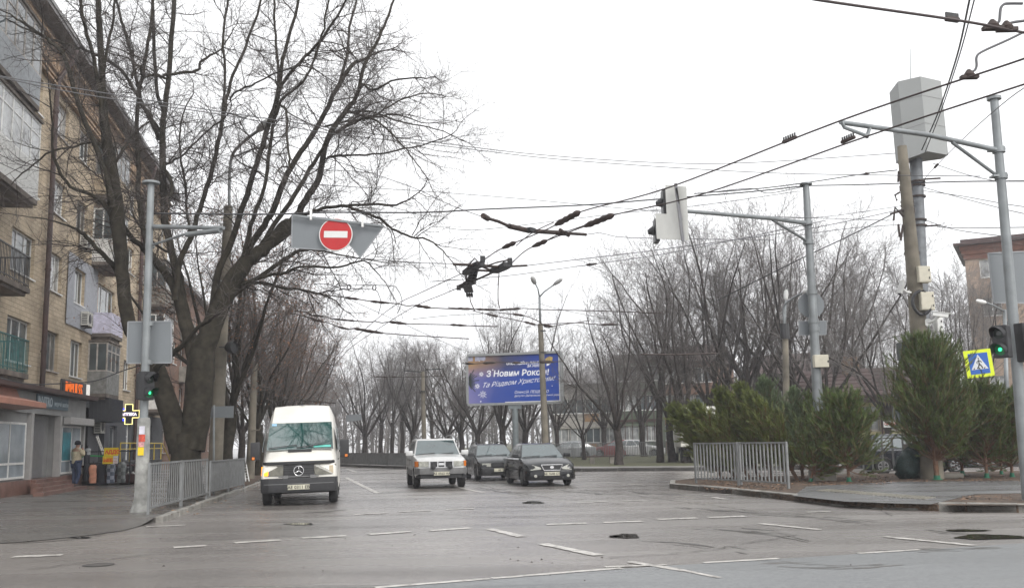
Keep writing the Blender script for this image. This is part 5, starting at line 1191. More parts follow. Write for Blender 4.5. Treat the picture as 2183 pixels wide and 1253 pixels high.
# beige building at the right
BB = brick_mat('beige brick', (.44, .33, .25), (.36, .26, .2), (.3, .24, .19), .3, .1, dirt=.25)
p = P(2090, 930, 76.0); p.z = 0
rb = thing('beige_apartment_building', 'beige brick apartment block with red brick cornice at the right edge', 'building', (p.x, p.y, .1), math.radians(-28))
hl = []; 
for zc in (1.3, 4.2, 7.2, 10.2, 13.2): 
    for k in range(5): hl.append((1.0 + k * 3.4, 2.3 + k * 3.4, zc, zc + 1.4))
w = wall_holes(0, 18, 0, 14.7, hl); w.add([(0, 0, 0), (0, 10, 0), (0, 10, 14.7), (0, 0, 14.7)], [(0, 1, 2, 3)]); w.build('wall', BB, rb)
for i, h in enumerate(hl): window(rb, *h, WHITE, CURT if i % 3 else GLASS, mull=1)
b = MB(); b.box((.05, .35, 0), (18, 10, 15.5)); b.build('inner_core', MATS['dark interior'], rb)
b = MB(); b.box((-.08, -.08, 14.7), (18, 10, 15.1)); b.box((-.18, -.18, 15.1), (18, 10, 15.45)); b.box((-.3, -.3, 15.45), (18, 10, 15.8)); b.build('cornice', brick_mat('red cornice brick', (.26, .1, .06), (.2, .08, .05), (.12, .07, .05)), rb)
b = MB(); b.box((-.7, -.7, 15.81), (18.5, 10.5, 15.98)); b.box((-.2, -.2, 15.981), (18.2, 10.2, 16.3)); b.build('roof', PIPEM, rb)
b = MB(); b.box((2.2, -1.0, 2.9), (12, -.07, 3.6)); b.build('blue_awning', mat('blue awning', (.03, .05, .32), .5, var=.1), rb)
b = MB(); b.box((-.05, -.06, 0), (18, -.004, .9)); b.build('plinth', GREYP, rb)
# low fences
FM = mat('galvanised grey fence', (.2, .205, .205), .55, metal=.2, var=.2, scale=4)
def fence(label, p0, p1, h, npan, step=.115, flat=(.045, .008), post=.05, name='pedestrian_fence', bottom=.12, gap=.05, posts_to=0.0, m=FM, group=None, rot_slat=None, z=0.1):
    p0 = Vector(p0); p1 = Vector(p1); d = p1 - p0; L = d.length; dn = d.normalized()
    t = thing(name, label, 'fence', p0, math.atan2(d.y, d.x), group)
    for i in range(npan):
        a = L * i / npan + gap / 2; c = L * (i + 1) / npan - gap / 2
        b = MB(); b.box((a, -post / 2, -.05), (a + post, post / 2, h)); b.build('post', m, t); b = MB(); b.box((c - post, -post / 2, -.05), (c, post / 2, h)); b.build('post', m, t)
        b = MB(); b.box((a + post, -post * .4, h - .05), (c - post, post * .4, h - .005)); b.box((a + post, -post * .4, bottom), (c - post, post * .4, bottom + .04)); b.build('rail', m, t)
        n = max(3, int((c - a) / step)); b = MB()
        for k in range(1, n):
            x = a + (c - a) * k / n; b.box((x - flat[1] / 2 if rot_slat else x - flat[0] / 2, -(flat[0] if rot_slat else flat[1]) / 2, bottom + .041), (x + (flat[1] if rot_slat else flat[0]) / 2, (flat[0] if rot_slat else flat[1]) / 2, h - .051))
        b.build('bars', m, t)
    return t
f0 = G(314, 1097, .1); f1 = G(441, 1062, .1); f2 = G(446, 1058, .1); f3 = G(520, 1040, .1)
fence('grey railing section with flat upright slats at the foot of the left signal mast', f0, f1, 1.1, 2, .2, (.075, .012), group='railings along the left kerb')
fence('dense grey railing section seen end on, between the railing with open slats and the ladder', f2, f3, 1.02, 2, .11, (.07, .012), group='railings along the left kerb')
i0 = G(1482, 1029, .13); i1 = G(1577, 1034, .13); i2 = G(1684, 1041, .13)
fence('left grey railing panel before the leaning pines on the corner', i0, i1, 1.22, 1, .16, (.035, .035), .055, group='railing panels on the right corner')
fence('right grey railing panel before the leaning pines on the corner', i1 + (i2 - i1) * .01, i2, 1.22, 1, .17, (.035, .035), .06, group='railing panels on the right corner')
r0 = P(1838, 1000, 34.0); r1 = P(1975, 1000, 33.6); r0.z = r1.z = .13
fence('grey railing behind the small cut pine, in front of the dark grey parked car', r0, r1, 1.25, 1, .3, (.06, .04), group='railing panels on the right corner')
w0 = P(690, 985, 74); w1 = P(868, 985, 59.5); w2 = P(1010, 985, 53.8); w0.z = w1.z = w2.z = .12
fence('low dense grey fence along the far side of the road behind the van', w0, w1, .82, 5, .07, (.055, .01), group='low fences beyond the road', bottom=.06)
fence('low dense grey fence behind the silver car', w1, w2, .82, 4, .07, (.055, .01), group='low fences beyond the road', bottom=.06)
w3 = P(1120, 985, 77); w4 = P(1500, 985, 72); w3.z = w4.z = .12
fence('long metal fence at the back of the lawn before the houses', w3, w4, 1.15, 7, .12, (.04, .02), group='low fences beyond the road')
# ------------------------------------------------------------------ masts and lamps
GALV = mat('galvanised steel', (.21, .225, .23), .45, metal=.35, var=.22, scale=2.2)
SIGNB = mat('grey sign back', (.17, .185, .195), .5, metal=.15, var=.06, scale=1)
CPOLE = mat('concrete pole', (.155, .138, .108), .9, var=.4, scale=1.6, bump=.004)
LENS = mat('dark lens', (.02, .03, .025), .1, var=0)
GREENL = mat('green lit lens', (.05, .9, .35), .3, emit=(.03, 1, .35), estr=1.3, var=0)
DIMG = mat('dim green lens', (.01, .1, .04), .3, var=0, emit=(.0, .5, .12), estr=.04)
def mast(name, label, base, top, r0, r1, m=GALV, cat='pole', n=14, part='pole'):
    t = thing(name, label, cat, base); b = MB(); b.tube([base, top], [r0, r1], n); b.build(part, m, t, world=True, smooth=True, auto=40); return t
def onm(b_, t_, f): return Vector(b_).lerp(Vector(t_), f)
# left signal mast
LB = G(300, 1090, .1); LT = P(322, 392, LB.y - .1)
lm = mast('signal_mast', 'grey steel signal mast at the left railing with concrete foot and pasted leaflets', LB, LT, .105, .078)
b = MB(); b.lathe([(.24, 0), (.2, .12), (.155, .3), (.14, 2.05), (.12, 2.1)], 16, Matrix.Translation(LB)); b.build('base_sleeve', mat('stained concrete sleeve', (.25, .25, .235), .8, var=.4, scale=5), lm, world=True, smooth=True, auto=40)
b = MB(); b.tube([LT, LT + Vector((0, 0, .05))], .2, 14); b.build('cap', GALV, lm, world=True)
ya = LB.y
arm0 = P(321, 483, ya); arm1 = P(477, 486, ya - 1.6); br0 = P(320, 524, ya); br1 = P(400, 497, ya - .9)
b = MB(); b.tube([arm0, arm1], [.055, .04], 10); b.tube([br0, br1], .03, 8); b.tube([P(398, 500, ya - .85), P(470, 491, ya - 1.55)], .06, 10); b.build('arm', GALV, lm, world=True, smooth=True, auto=40)
b = MB()
for f in (483, 524, 690, 772): c = P(322 - (f - 392) * .018, f, ya); b.tube([c - Vector((0, 0, .05)), c + Vector((0, 0, .05))], .108, 14)
b.build('clamp', GALV, lm, world=True, smooth=True, auto=40, pieces=16)
def sticker(px0, py0, px1, py1, Y, m, out=.17):
    a = P(px0, py0, Y - out); c = P(px1, py1, Y - out); b = MB(); b.box((min(a.x, c.x), a.y, min(a.z, c.z)), (max(a.x, c.x), a.y + .006, max(a.z, c.z))); b.build('leaflet', m, lm, world=True)
sticker(297, 908, 308, 925, ya, mat('white paper', (.6, .58, .65), .7)); sticker(296, 926, 309, 941, ya, mat('red paper', (.55, .08, .05), .7, var=.3, scale=20)); sticker(295, 941, 307, 952, ya, mat('pink paper', (.55, .28, .28), .7, var=.4, scale=20)); sticker(294, 953, 306, 970, ya, mat('yellow paper', (.75, .55, .02), .7, var=.1))
def panel_back(name, label, corners, Y, m=SIGNB, th=.03, rib=True, front=None, cat='road sign'):
    c0 = P(*corners[0], Y); t = thing(name, label, cat, c0); b = MB()
    pts = [P(x, y, Y) for x, y in corners]; n = (pts[1] - pts[0]).cross(pts[2] - pts[0]).normalized(); n = n if n.y > 0 else -n
    k = len(pts); b.add(pts + [p + n * th for p in pts], [tuple(range(k)), tuple(reversed(range(k, 2 * k)))] + [(i, (i + 1) % k, k + (i + 1) % k, k + i) for i in range(k)])
    b.build('plate', m, t, world=True)
    if rib:
        r = MB(); cen = sum(pts, Vector()) / k
        for i in range(k): r.bar(pts[i] - n * .006, pts[(i + 1) % k] - n * .006, .03, .012, up=n)
        r.build('rim', mat('sign edge', (.25, .26, .27), .5, metal=.2), t, world=True)
    return t
panel_back('road_sign', 'large grey back of a rounded square sign on the left signal mast', [(273, 686), (365, 685), (366, 773), (271, 774)], ya + .16)
def signal(label, px, py, Y, rz, n=2, lit=1, hood=.2, s=1.0, back=False):
    c = P(px, py, Y); t = thing('traffic_light', label, 'traffic light', c, rz)
    h = .34 * s; b = MB(); b.box((-.16 * s, -.1 * s, -h * n / 2), (.16 * s, .1 * s, h * n / 2)); b.box((-.05, .1 * s, -.3), (.05, .3 * s, .3)); b.build('housing', BLACK, t, bevel=.02)
    for k in range(n):
        z = h * (n / 2 - .5 - k); M = Matrix.Translation((0, -.101 * s, z)) @ Matrix.Rotation(PI / 2, 4, 'X')
        b = MB(); b.lathe([(.12 * s, 0), (.12 * s, .008), (.05, .02)], 20, M); ln = b.build('lens', DIMG if k == lit else LENS, t)
        if k == lit: q = MB(); q.lathe([(.04 * s, .021), (.035 * s, .026)], 14, M); q.build('lit_spot', GREENL, ln)
        v = MB(); N = 14; A0 = math.radians(-25); A1 = math.radians(205); r_ = .14 * s
        for i in range(N):
            a = A0 + (A1 - A0) * i / N; c_ = A0 + (A1 - A0) * (i + 1) / N; l0 = hood * s * (.45 + .55 * max(0, math.sin(a))); l1 = hood * s * (.45 + .55 * max(0, math.sin(c_)))
            for rr in (r_, r_ - .008): v.add([(rr * math.cos(a), -.1 * s, z + rr * math.sin(a)), (rr * math.cos(c_), -.1 * s, z + rr * math.sin(c_)), (rr * math.cos(c_), -.1 * s - l1, z + rr * math.sin(c_) - .02), (rr * math.cos(a), -.1 * s - l0, z + rr * math.sin(a) - .02)], [(0, 1, 2, 3)])
        v.build('visor', PLAST, t)
    return t
signal('pedestrian signal with small green light on the left signal mast', 312, 822, ya - .2, math.radians(62), 2, 1, .26, .95)
# hanging no entry sign group
ys = 24.0
hs_ = panel_back('road_sign', 'grey rectangular sign back hanging left of the red no entry disc', [(623, 459), (700, 466), (698, 533), (622, 528)], ys + .1)
panel_back('road_sign', 'grey downward triangle sign back hanging right of the red no entry disc', [(702, 468), (817, 484), (768, 549)], ys + .1)
c = P(716, 500, ys); ne = thing('no_entry_sign', 'round red no entry sign with white bar hanging over the road', 'road sign', c)
R_ = 36.5 * ys / F; MX = Matrix.Rotation(PI / 2, 4, 'X')
b = MB(); b.lathe([(R_, -.02), (R_, .012), (R_ * .97, .014)], 48, MX); b.build('disc', mat('white sign face', (.62, .62, .6), .4, var=.04), ne, smooth=True, auto=40)
b = MB(); b.lathe([(R_ * .945, .0145), (R_ * .945, .018)], 48, MX); b.build('red_face', mat('red sign face', (.42, .012, .014), .5, var=.06), ne)
b = MB(); b.box((-R_ * .7, -.024, -R_ * .2), (R_ * .7, -.0185, R_ * .2), Matrix.Rotation(.03, 4, 'Y')); b.build('white_bar', MATS['white sign face'], ne)
hb = thing('sign_hanger', 'thin steel bar with two clamps carrying the hanging road signs', 'bracket', P(663, 456, ys))
b = MB(); b.bar(P(624, 459, ys - .02), P(816, 482, ys - .02), .05, .05); b.build('bar', GALV, hb, world=True)
for x, y in ((663, 455), (773, 470)): b = MB(); b.bar(P(x, y - 8, ys - .06), P(x, y + 14, ys - .06), .06, .05); b.build('clamp', WHITE, hb, world=True)
# left concrete lamp post
CB = G(457, 1030, .1); CB = P(457, 1022, 34.0); CB.z = .1; CT = P(487, 440, 34.0)
cl = mast('street_lamp', 'tall old concrete lamp post with curved twin arms behind the big tree', CB, CT, .25, .15, CPOLE, 'street lamp')
top = P(494, 335, 34); b = MB(); b.tube(catmull([P(489, 470, 34), P(489, 400, 34), top, P(520, 302, 33.2), P(556, 275, 32.4)], 6), .055, 8); b.tube(catmull([top, P(510, 330, 34), P(540, 318, 34), P(562, 313, 34)], 5), .04, 8); b.build('arm', GALV, cl, world=True, smooth=True)
def lamphead(par, p, q, w, m=None):
    p = Vector(p); q = Vector(q); d = q - p; ps = [p, p + d * .15, p + d * .5, p + d * .85, q]; b = MB(); b.tube(ps, [w * .35, w * .8, w, w * .85, w * .25], 12); return b.build('lamp_head', m or mat('lamp housing', (.36, .36, .35), .5, var=.1), par, world=True, smooth=True)
lamphead(cl, P(549, 278, 32.6), P(576, 257, 32.0), .15); lamphead(cl, P(560, 314, 34), P(580, 310, 34), .1)
b = MB()
for y in (806, 812, 600): c = P(457 + (1022 - y) * .0515, y, 34); b.tube([c - Vector((0, 0, .02)), c + Vector((0, 0, .02))], .21, 12)
b.build('band', GALV, cl, world=True, pieces=14)
ls = thing('loudspeaker', 'round black horn loudspeaker fixed to the concrete lamp post', 'loudspeaker', P(492, 740, 33.6), math.radians(65))
b = MB(); b.lathe([(.05, -.22), (.12, -.18), (.2, -.05), (.215, .12), (.2, .16), (.16, .1)], 20, MX); b.build('horn', PLAST, ls, smooth=True, auto=40); b = MB(); b.tube([(0, .1, 0), (-.3, .25, 0)], .025, 6); b.build('bracket', BLACK, ls)
sp = thing('road_sign', 'small grey rectangular sign back on a thin post behind the railing', 'road sign', P(456, 1025, 30.5))
b = MB(); b.tube([Vector((sp.location.x, sp.location.y, .1)), P(456, 863, 30.4)], .035, 8); b.build('post', GALV, sp, world=True)
b = MB(); pts = [P(439, 866, 30.55), P(498, 865, 30.55), P(497, 890, 30.55), P(436, 890, 30.55)]; b.add(pts + [p + Vector((0, .03, 0)) for p in pts], [(0, 1, 2, 3), (7, 6, 5, 4), (0, 4, 5, 1), (1, 5, 6, 2), (2, 6, 7, 3), (3, 7, 4, 0)]); b.build('plate', SIGNB, sp, world=True)
cb = P(533, 1010, 44); cb.z = .1
cp2 = mast('utility_pole', 'slim old concrete pole between the railing end and the van', cb, P(543, 770, 44), .2, .13, CPOLE)
b = MB(); c = P(536, 917, 43.8); b.tube([c, c + Vector((.35, 0, .02)), c + Vector((.4, 0, .12))], .03, 6); b.build('bracket', CPOLE, cp2, world=True)
ld = thing('ladder', 'short pale ladder leaning on the slim concrete pole', 'ladder', P(524, 1024, 41), 0)
b = MB(); a1_, a2_, c1_, c2_ = P(524, 1026, 40.5), P(531, 1024, 40.4), P(519, 992, 42.8), P(525, 990, 42.7); a1_.z = a2_.z = .12; b.bar(a1_, c1_, .04, .04); b.bar(a2_, c2_, .04, .04)
for k in range(1, 6): b.bar(a1_.lerp(c1_, k / 6), a2_.lerp(c2_, k / 6), .03, .03)
b.build('ladder_frame', WHITE, ld, world=True)
# middle lamps and poles
mb_ = P(1164, 960, 55); mb_.z = .1
ml = mast('street_lamp', 'double armed street lamp on a concrete post before the billboard', mb_, P(1152, 690, 55), .21, .14, CPOLE, 'street lamp')
t_ = P(1150, 633, 55); b = MB(); b.tube([P(1152, 692, 55), t_], .07, 8); b.tube([t_, P(1147, 616, 55), P(1140, 602, 55)], .045, 8); b.tube([t_, P(1160, 622, 55), P(1182, 606, 55)], .045, 8); b.build('arm', GALV, ml, world=True, smooth=True)
lamphead(ml, P(1141, 605, 55), P(1134, 590, 54.4), .15); lamphead(ml, P(1180, 607, 55), P(1199, 594, 54.6), .12)
b = MB()
for y in (706, 752, 770): c = P(1157, y, 55); b.tube([c, c + Vector((0, 0, .05))], .2, 10)
b.build('band', BLACK, ml, world=True, pieces=12)
fb = P(905, 960, 66); fb.z = .1
fpole = mast('utility_pole', 'far concrete pole with crossbar behind the silver car', fb, P(901, 792, 66), .17, .13, CPOLE)
b = MB(); b.bar(P(862, 790, 66), P(904, 793, 66), .06, .06); b.bar(P(906, 788, 66), P(942, 786, 66), .06, .06); b.tube([P(901, 835, 65.9), P(901, 833, 65.9)], .2, 8); b.build('crossbar', BLACK, fpole, world=True)
q = P(755, 882, 58); fs_ = thing('road_sign', 'small pale sign plate hanging far away right of the van roof', 'road sign', q)
b = MB(); pts = [P(738, 884, 58), P(770, 882, 58), P(771, 895, 58), P(738, 899, 58)]; b.add(pts + [p + Vector((0, .04, 0)) for p in pts], [(0, 1, 2, 3), (7, 6, 5, 4), (0, 4, 5, 1), (1, 5, 6, 2), (2, 6, 7, 3), (3, 7, 4, 0)]); b.build('plate', SIGNB, fs_, world=True)
# curved arm lamp right
kb = P(1679, 1000, 46); kb.z = .1
kl_ = mast('street_lamp', 'street lamp with curved arm on a concrete post left of the signal mast', kb, P(1674, 705, 46), .19, .13, CPOLE, 'street lamp')
b = MB(); b.tube(catmull([P(1674, 710, 46), P(1671, 680, 46), P(1672, 652, 46), P(1690, 636, 45.6), P(1712, 624, 45)], 6), .05, 8); b.tube([P(1674, 700, 46), P(1675, 640, 46.5)], .04, 8); b.build('arm', GALV, kl_, world=True, smooth=True); lamphead(kl_, P(1710, 625, 45), P(1726, 618, 44.7), .1); lamphead(kl_, P(1675, 640, 46.5), P(1676, 618, 47), .12)
b = MB(); c = P(1674, 722, 46); b.tube([c, c + Vector((0, 0, .7))], .22, 10); b.build('cable_bundle', PLAST, kl_, world=True)
# right signal mast
RB_ = G(1753, 1022, .13); RT = P(1718, 394, RB_.y)
rm = mast('signal_mast', 'tall grey signal mast on the right corner with long arm over the road', RB_, RT, .175, .105)
yr = RB_.y
b = MB(); b.tube([RT, RT + Vector((0, 0, .05))], .2, 14)
for (x, y) in ((1721, 476), (1723, 516), (1731, 623), (1734, 684), (1736, 702)): c = P(x, y, yr); b.tube([c - Vector((0, 0, .07)), c + Vector((0, 0, .07))], .165, 14)
b.build('clamp', GALV, rm, world=True, smooth=True, auto=40, pieces=16)
b = MB(); b.tube([P(1720, 476, yr), P(1650, 466, yr - 1.5), P(1450, 449, yr - 5.6)], [.07, .065, .05], 10); b.tube([P(1722, 515, yr), P(1644, 467, yr - 1.6)], .045, 8); b.build('arm', GALV, rm, world=True, smooth=True, auto=40)
yo = yr - 5.8
WB = mat('white back board', (.56, .56, .53), .5, var=.05)
def board(label, cs, Y, dY):
    t = thing('signal_board', label, 'traffic light', P(*cs[0], Y)); b = MB(); n = len(cs)
    xs = [c[0] for c in cs]; x0, x1 = min(xs), max(xs)
    pts = [P(x, y, Y + dY * (x - x0) / (x1 - x0)) for x, y in cs]; nn_ = (pts[1] - pts[0]).cross(pts[-1] - pts[0]).normalized(); nn_ = nn_ if nn_.y > 0 else -nn_
    b.add(pts + [p + nn_ * .02 for p in pts], [tuple(range(n)), tuple(reversed(range(n, 2 * n)))] + [(i, (i + 1) % n, n + (i + 1) % n, n + i) for i in range(n)]); b.build('back_board', WB, t, world=True)
    return t, pts, nn_
t, pts, nn_ = board('white L shaped back board of the overhead traffic light on the right mast arm', [(1418, 394), (1463, 398), (1468, 512), (1400, 509), (1397, 455), (1421, 456)], yo, -.5)
b = MB(); b.bar(P(1440, 391, yo - .45), P(1456, 514, yo - .45), .07, .07); b.bar(P(1441, 402, yo - .43), P(1452, 470, yo - .43), .11, .05); b.build('mounting_bar', mat('dark galvanised', (.16, .16, .17), .5, metal=.3), t, world=True)
for (x, y, s_) in ((1416, 432, 1.0), (1399, 492, .9)):
    h = MB(); c = P(x, y, yo + .25); h.box((c.x - .06, c.y - .2, c.z - .35 * s_), (c.x + .06, c.y + .2, c.z + .32 * s_)); h.build('housing', BLACK, t, world=True)
    v = MB(); v.tube([c + Vector((-.06, 0, -.0)), c + Vector((-.22, .02, -.03))], [.14, .06], 12); v.build('visor', PLAST, t, world=True)
tt = thing('road_sign', 'round grey sign back high on the right signal mast', 'road sign', P(1729, 650, yr + .25), 0)
b = MB(); b.lathe([(.42, -.02), (.42, .01)], 36, MX); b.build('disc', SIGNB, tt)
panel_back('road_sign', 'small grey rectangular sign back under the round one on the right mast', [(1703, 685), (1761, 684), (1761, 713), (1703, 714)], yr + .25)
jb = thing('junction_box', 'small cream junction box on the right signal mast', 'electrical box', P(1752, 782, yr - .25))
b = MB(); a, c = P(1736, 756, yr - .3), P(1768, 782, yr - .3); b.box((a.x, yr - .3, c.z), (c.x, yr - .05, a.z)); o = b.build('case', mat('cream metal box', (.5, .47, .38), .5, var=.08), jb, world=True, bevel=.015)
b = MB(); a, c = P(1764, 768, yr - .31), P(1767, 772, yr - .31); b.box((a.x, a.y, c.z), (c.x, a.y + .009, a.z)); b.build('lock', BLACK, jb, world=True)
pb_ = thing('pole_base', 'rough concrete block at the foot of the right signal mast', 'concrete block', G(1753, 1024, .13))
b = MB(); b.box((-.33, -.3, -.05), (.35, .3, .32)); b.build('block', CONC, pb_, bevel=.03)
# far right mast with arm
FB = P(2187, 1000, 20); FB.z = .13; FT = P(2119, 210, 20)
fm_ = mast('signal_mast', 'grey mast at the right edge with bracket arm reaching left', FB, FT, .125, .085)
b = MB(); b.tube([FT - Vector((0, 0, .03)), FT + Vector((0, 0, .03))], .145, 16)
for y in (320, 376): c = P(2119 + (y - 210) * .09, y, 20); b.tube([c - Vector((0, 0, .06)), c + Vector((0, 0, .06))], .13, 14); b.box((c.x - .2, c.y - .1, c.z - .02), (c.x + .1, c.y + .1, c.z + .02))
b.build('clamp', GALV, fm_, world=True, smooth=True, auto=40)
b = MB(); b.tube([P(2125, 320, 20), P(1980, 288, 19), P(1792, 261, 17.6)], [.055, .05, .045], 10); b.tube([P(2122, 372, 20), P(2030, 304, 19.3)], .035, 8); b.tube([P(1795, 262, 17.6), P(1800, 272, 17.6), P(1848, 290, 17.8)], .035, 8); b.tube([P(1848, 292, 17.8), P(1855, 270, 18.1)], .04, 6); b.build('arm', GALV, fm_, world=True, smooth=True, auto=40)
panel_back('road_sign', 'tall grey sign back at the right picture edge on the far right mast', [(2106, 540), (2196, 536), (2196, 646), (2118, 645)], 20.4)
signal('two lit green pedestrian lights at the right edge, beside the crossing sign', 2136, 728, 19.6, math.radians(-50), 2, 1, .28, .95)
signal('green pedestrian light at the far right, facing away to the right', 2186, 730, 19.9, math.radians(25), 2, 1, .26, 1.15)
# crossing sign
cs0 = thing('crossing_sign', 'yellow bordered blue pedestrian crossing sign on a thin post above the pines', 'road sign', P(2108, 1010, 33.6))
cs0.location.z = .13
b = MB(); b.tube([(0, .05, 0), tuple(P(2096, 745, 33.68) - cs0.location)], .035, 8); b.build('post', GALV, cs0)
M = Matrix.Translation(P(2087, 774.5, 33.6) - cs0.location) @ Matrix.Rotation(-.09, 4, 'Y') @ Matrix.Rotation(PI / 2, 4, 'X'); s = .468
b = MB(); b.box((-s, -s, -.02), (s, s, 0), M); b.build('yellow_border', mat('fluorescent yellow', (.66, .78, .01), .5, var=.03, emit=(.6, .8, 0), estr=.0), cs0)
b = MB(); b.box((-s * .72, -s * .76, .001), (s * .72, s * .76, .006), M); b.build('blue_field', mat('sign blue', (.01, .1, .42), .4, var=.03), cs0)
b = MB(); b.prism([(-s * .62, -s * .42), (s * .62, -s * .42), (0, s * .66)], .0065, .011, M); b.build('white_triangle', mat('sign white', (.62, .64, .66), .4, var=.02), cs0)
b = MB(); bz = (.0115, .015); B_ = mat('sign black', (.015, .015, .018), .5, var=0)
def lim(pts, w):
    pts = [(x * 1.246, y * 1.246) for x, y in pts]; w *= 1.246
    for i in range(len(pts) - 1):
        p, q = Vector(pts[i]), Vector(pts[i + 1]); d = (q - p).normalized(); r = Vector((-d.y, d.x)) * w; b.prism([tuple(p - r), tuple(q - r), tuple(q + r), tuple(p + r)], *bz, M)
lim([(.0, .1), (.0, .0), (-.02, -.07), (-.07, -.14)], .016); lim([(.0, -.01), (.05, -.07), (.08, -.14)], .016); lim([(.0, .085), (-.06, .04), (-.05, -.01)], .01); lim([(0, .085), (.05, .06), (.07, .02)], .01)
b.prism([(.025 * math.cos(a * PI / 6), .168 + .025 * math.sin(a * PI / 6)) for a in range(12)], *bz, M)
for x in (-.2, -.025, .16): b.prism([(x - .037, -.187), (x + .012, -.187), (x + .037, -.143), (x - .006, -.143)], *bz, M)
b.build('pedestrian_symbol', B_, cs0)
# second crossing sign behind the mast
ts = thing('crossing_sign', 'second yellow bordered crossing sign mostly hidden behind the right signal mast', 'road sign', P(1740, 930, 41)); ts.location.z = .1
b = MB(); b.tube([(0, 0, 0), tuple(P(1742, 870, 41) - ts.location)], .03, 8); b.build('post', GALV, ts)
M2 = Matrix.Translation(P(1748, 868, 41) - ts.location) @ Matrix.Rotation(.12, 4, 'Y') @ Matrix.Rotation(PI / 2, 4, 'X') ; b = MB(); b.box((-.32, -.32, -.02), (.32, .32, 0), M2); b.build('yellow_border', MATS['fluorescent yellow'], ts); b = MB(); b.box((-.24, -.25, .001), (.24, .25, .005), M2); b.build('blue_field', MATS['sign blue'], ts)
# lamp at the right
rl = thing('street_lamp', 'white street lamp on bracket in front of the beige building', 'street lamp', P(2150, 1000, 40)); rl.location.z = .1
b = MB(); b.tube([(0, .0, 0), tuple(P(2142, 660, 40) - rl.location)], [.12, .07], 8); b.build('pole', GALV, rl, smooth=True)
b = MB(); b.tube([P(2142, 664, 40), P(2120, 652, 39.6), P(2098, 643, 39.2)], .035, 8); b.build('arm', GALV, rl, world=True, smooth=True); lamphead(rl, P(2102, 645, 39.2), P(2081, 641, 38.8), .09, WHITE)
# leaning concrete pole + antenna pole
KB = G(1988, 1020, .13); KT = P(1923, 312, KB.y - .3)
kp = mast('utility_pole', 'thick leaning concrete pole with rusty bands and hooks on the right corner', KB, KT, .34, .145, CPOLE)
yk = KB.y
def kpt(y, Y=None): t = (1020 - y) / (1020 - 312); return P(1988 + (1923 - 1988) * t, y, yk if Y is None else Y)
def krad(y): return .34 + (.145 - .34) * (1020 - y) / 708
RSTM = mat('rusty iron', (.035, .022, .018), .7, var=.4, scale=8)
b = MB()
for y in (345, 372, 398, 404, 430, 438, 446, 452, 540): c = kpt(y); b.tube([c - Vector((0, 0, .035)), c + Vector((0, 0, .035))], krad(y) + .025, 14)
b.build('band', RSTM, kp, world=True, pieces=16)
b = MB()
for q in ([(1928, 448), (1898, 456)], [(1926, 462), (1908, 442), (1905, 470)], [(1915, 478), (1918, 505)], [(1918, 410), (1908, 416), (1912, 428)], [(1925, 480), (1920, 512)], [(1916, 365), (1915, 388)]): b.tube([P(x, y, yk - .3) for x, y in q], .035, 6)
b.build('hook', RSTM, kp, world=True)
b = MB()
for y in (612, 682, 694): c = kpt(y); b.tube([c - Vector((0, 0, .012)), c + Vector((0, 0, .012))], krad(y) + .012, 14)
b.build('steel_strap', WHITE, kp, world=True, pieces=16)
ya2 = yk + 1.0
AB = P(1978, 1000, ya2); AB.z = .13; AT = P(1952, 330, ya2)
ap = mast('antenna_mast', 'dark grey steel mast behind the leaning concrete pole, carrying the white antenna housing', AB, AT, .24, .2, mat('blue grey steel', (.16, .17, .18), .5, metal=.3, var=.2), 'mast')
b = MB()
for y in (388, 396, 420, 470, 482): c = P(1953 + (y - 330) * .04, y, ya2); b.tube([c - Vector((0, 0, .03)), c + Vector((0, 0, .03))], .25, 14)
for y in (383, 483): c = P(1956, y, ya2); b.tube([c, c + Vector((.75, 0, .03))], .03, 6)
b.build('band', RSTM, ap, world=True)
hx_ = thing('antenna_housing', 'large white faceted antenna housing on top of the dark steel mast', 'antenna', P(1953, 340, ya2))
ys_ = ya2; 
def hp(x, y, dy): return P(x, y, ys_ + dy)
topc = [hp(1896, 198, .0), hp(1914, 174, -.55), hp(1962, 163, -.85), hp(2006, 173, -.3), hp(1990, 178, .55), hp(1925, 182, .7)]
botc = [hp(1899, 350, .0), hp(1914, 336, -.55), hp(1966, 322, -.85), hp(2009, 330, -.3), hp(1984, 347, .45), hp(1930, 350, .5)]
botc = [Vector((a.x + .02, a.y, bz_)) for a, bz_ in zip(topc, [hp(1899, 350, 0).z] * 6)]
topz = [p.z for p in topc]
b = MB(); n = 6
lo = [hp(1899, 349, 0).z, hp(1914, 336, -.5).z, hp(1966, 322, -.85).z + .05, hp(2009, 330, -.3).z, hp(2009, 330, -.3).z, hp(1899, 349, 0).z]
bt = [Vector((a.x + .03, a.y, z)) for a, z in zip(topc, [hp(1899, 349, 0).z + .0, hp(1914, 349, -.55).z + .12, hp(1966, 323, -.85).z, hp(2009, 331, -.3).z, hp(1990, 340, .55).z, hp(1925, 349, .7).z])]
b.add(topc + bt, [tuple(range(6)), tuple(reversed(range(6, 12)))] + [(i, (i + 1) % 6, 6 + (i + 1) % 6, 6 + i) for i in range(6)])
b.build('shell', mat('pale grey shell', (.27, .28, .275), .5, var=.05, scale=1), hx_, world=True)
b = MB(); b.tube([P(1941, 168, ya2), P(1941, 104, ya2)], [.015, .01], 5); b.build('rod', GALV, hx_, world=True)
b = MB()
for zf in (.25, .62):
    for i in range(3):
        a_ = topc[i].lerp(bt[i], zf); c_ = topc[i + 1].lerp(bt[i + 1], zf); b.bar(a_ + Vector((0, -.008, 0)), c_ + Vector((0, -.008, 0)), .008, .012)
b.build('seam', mat('seam grey', (.3, .3, .3), .6, var=0), hx_, world=True)  # thin plain grey strips marking the panel joints of the shell
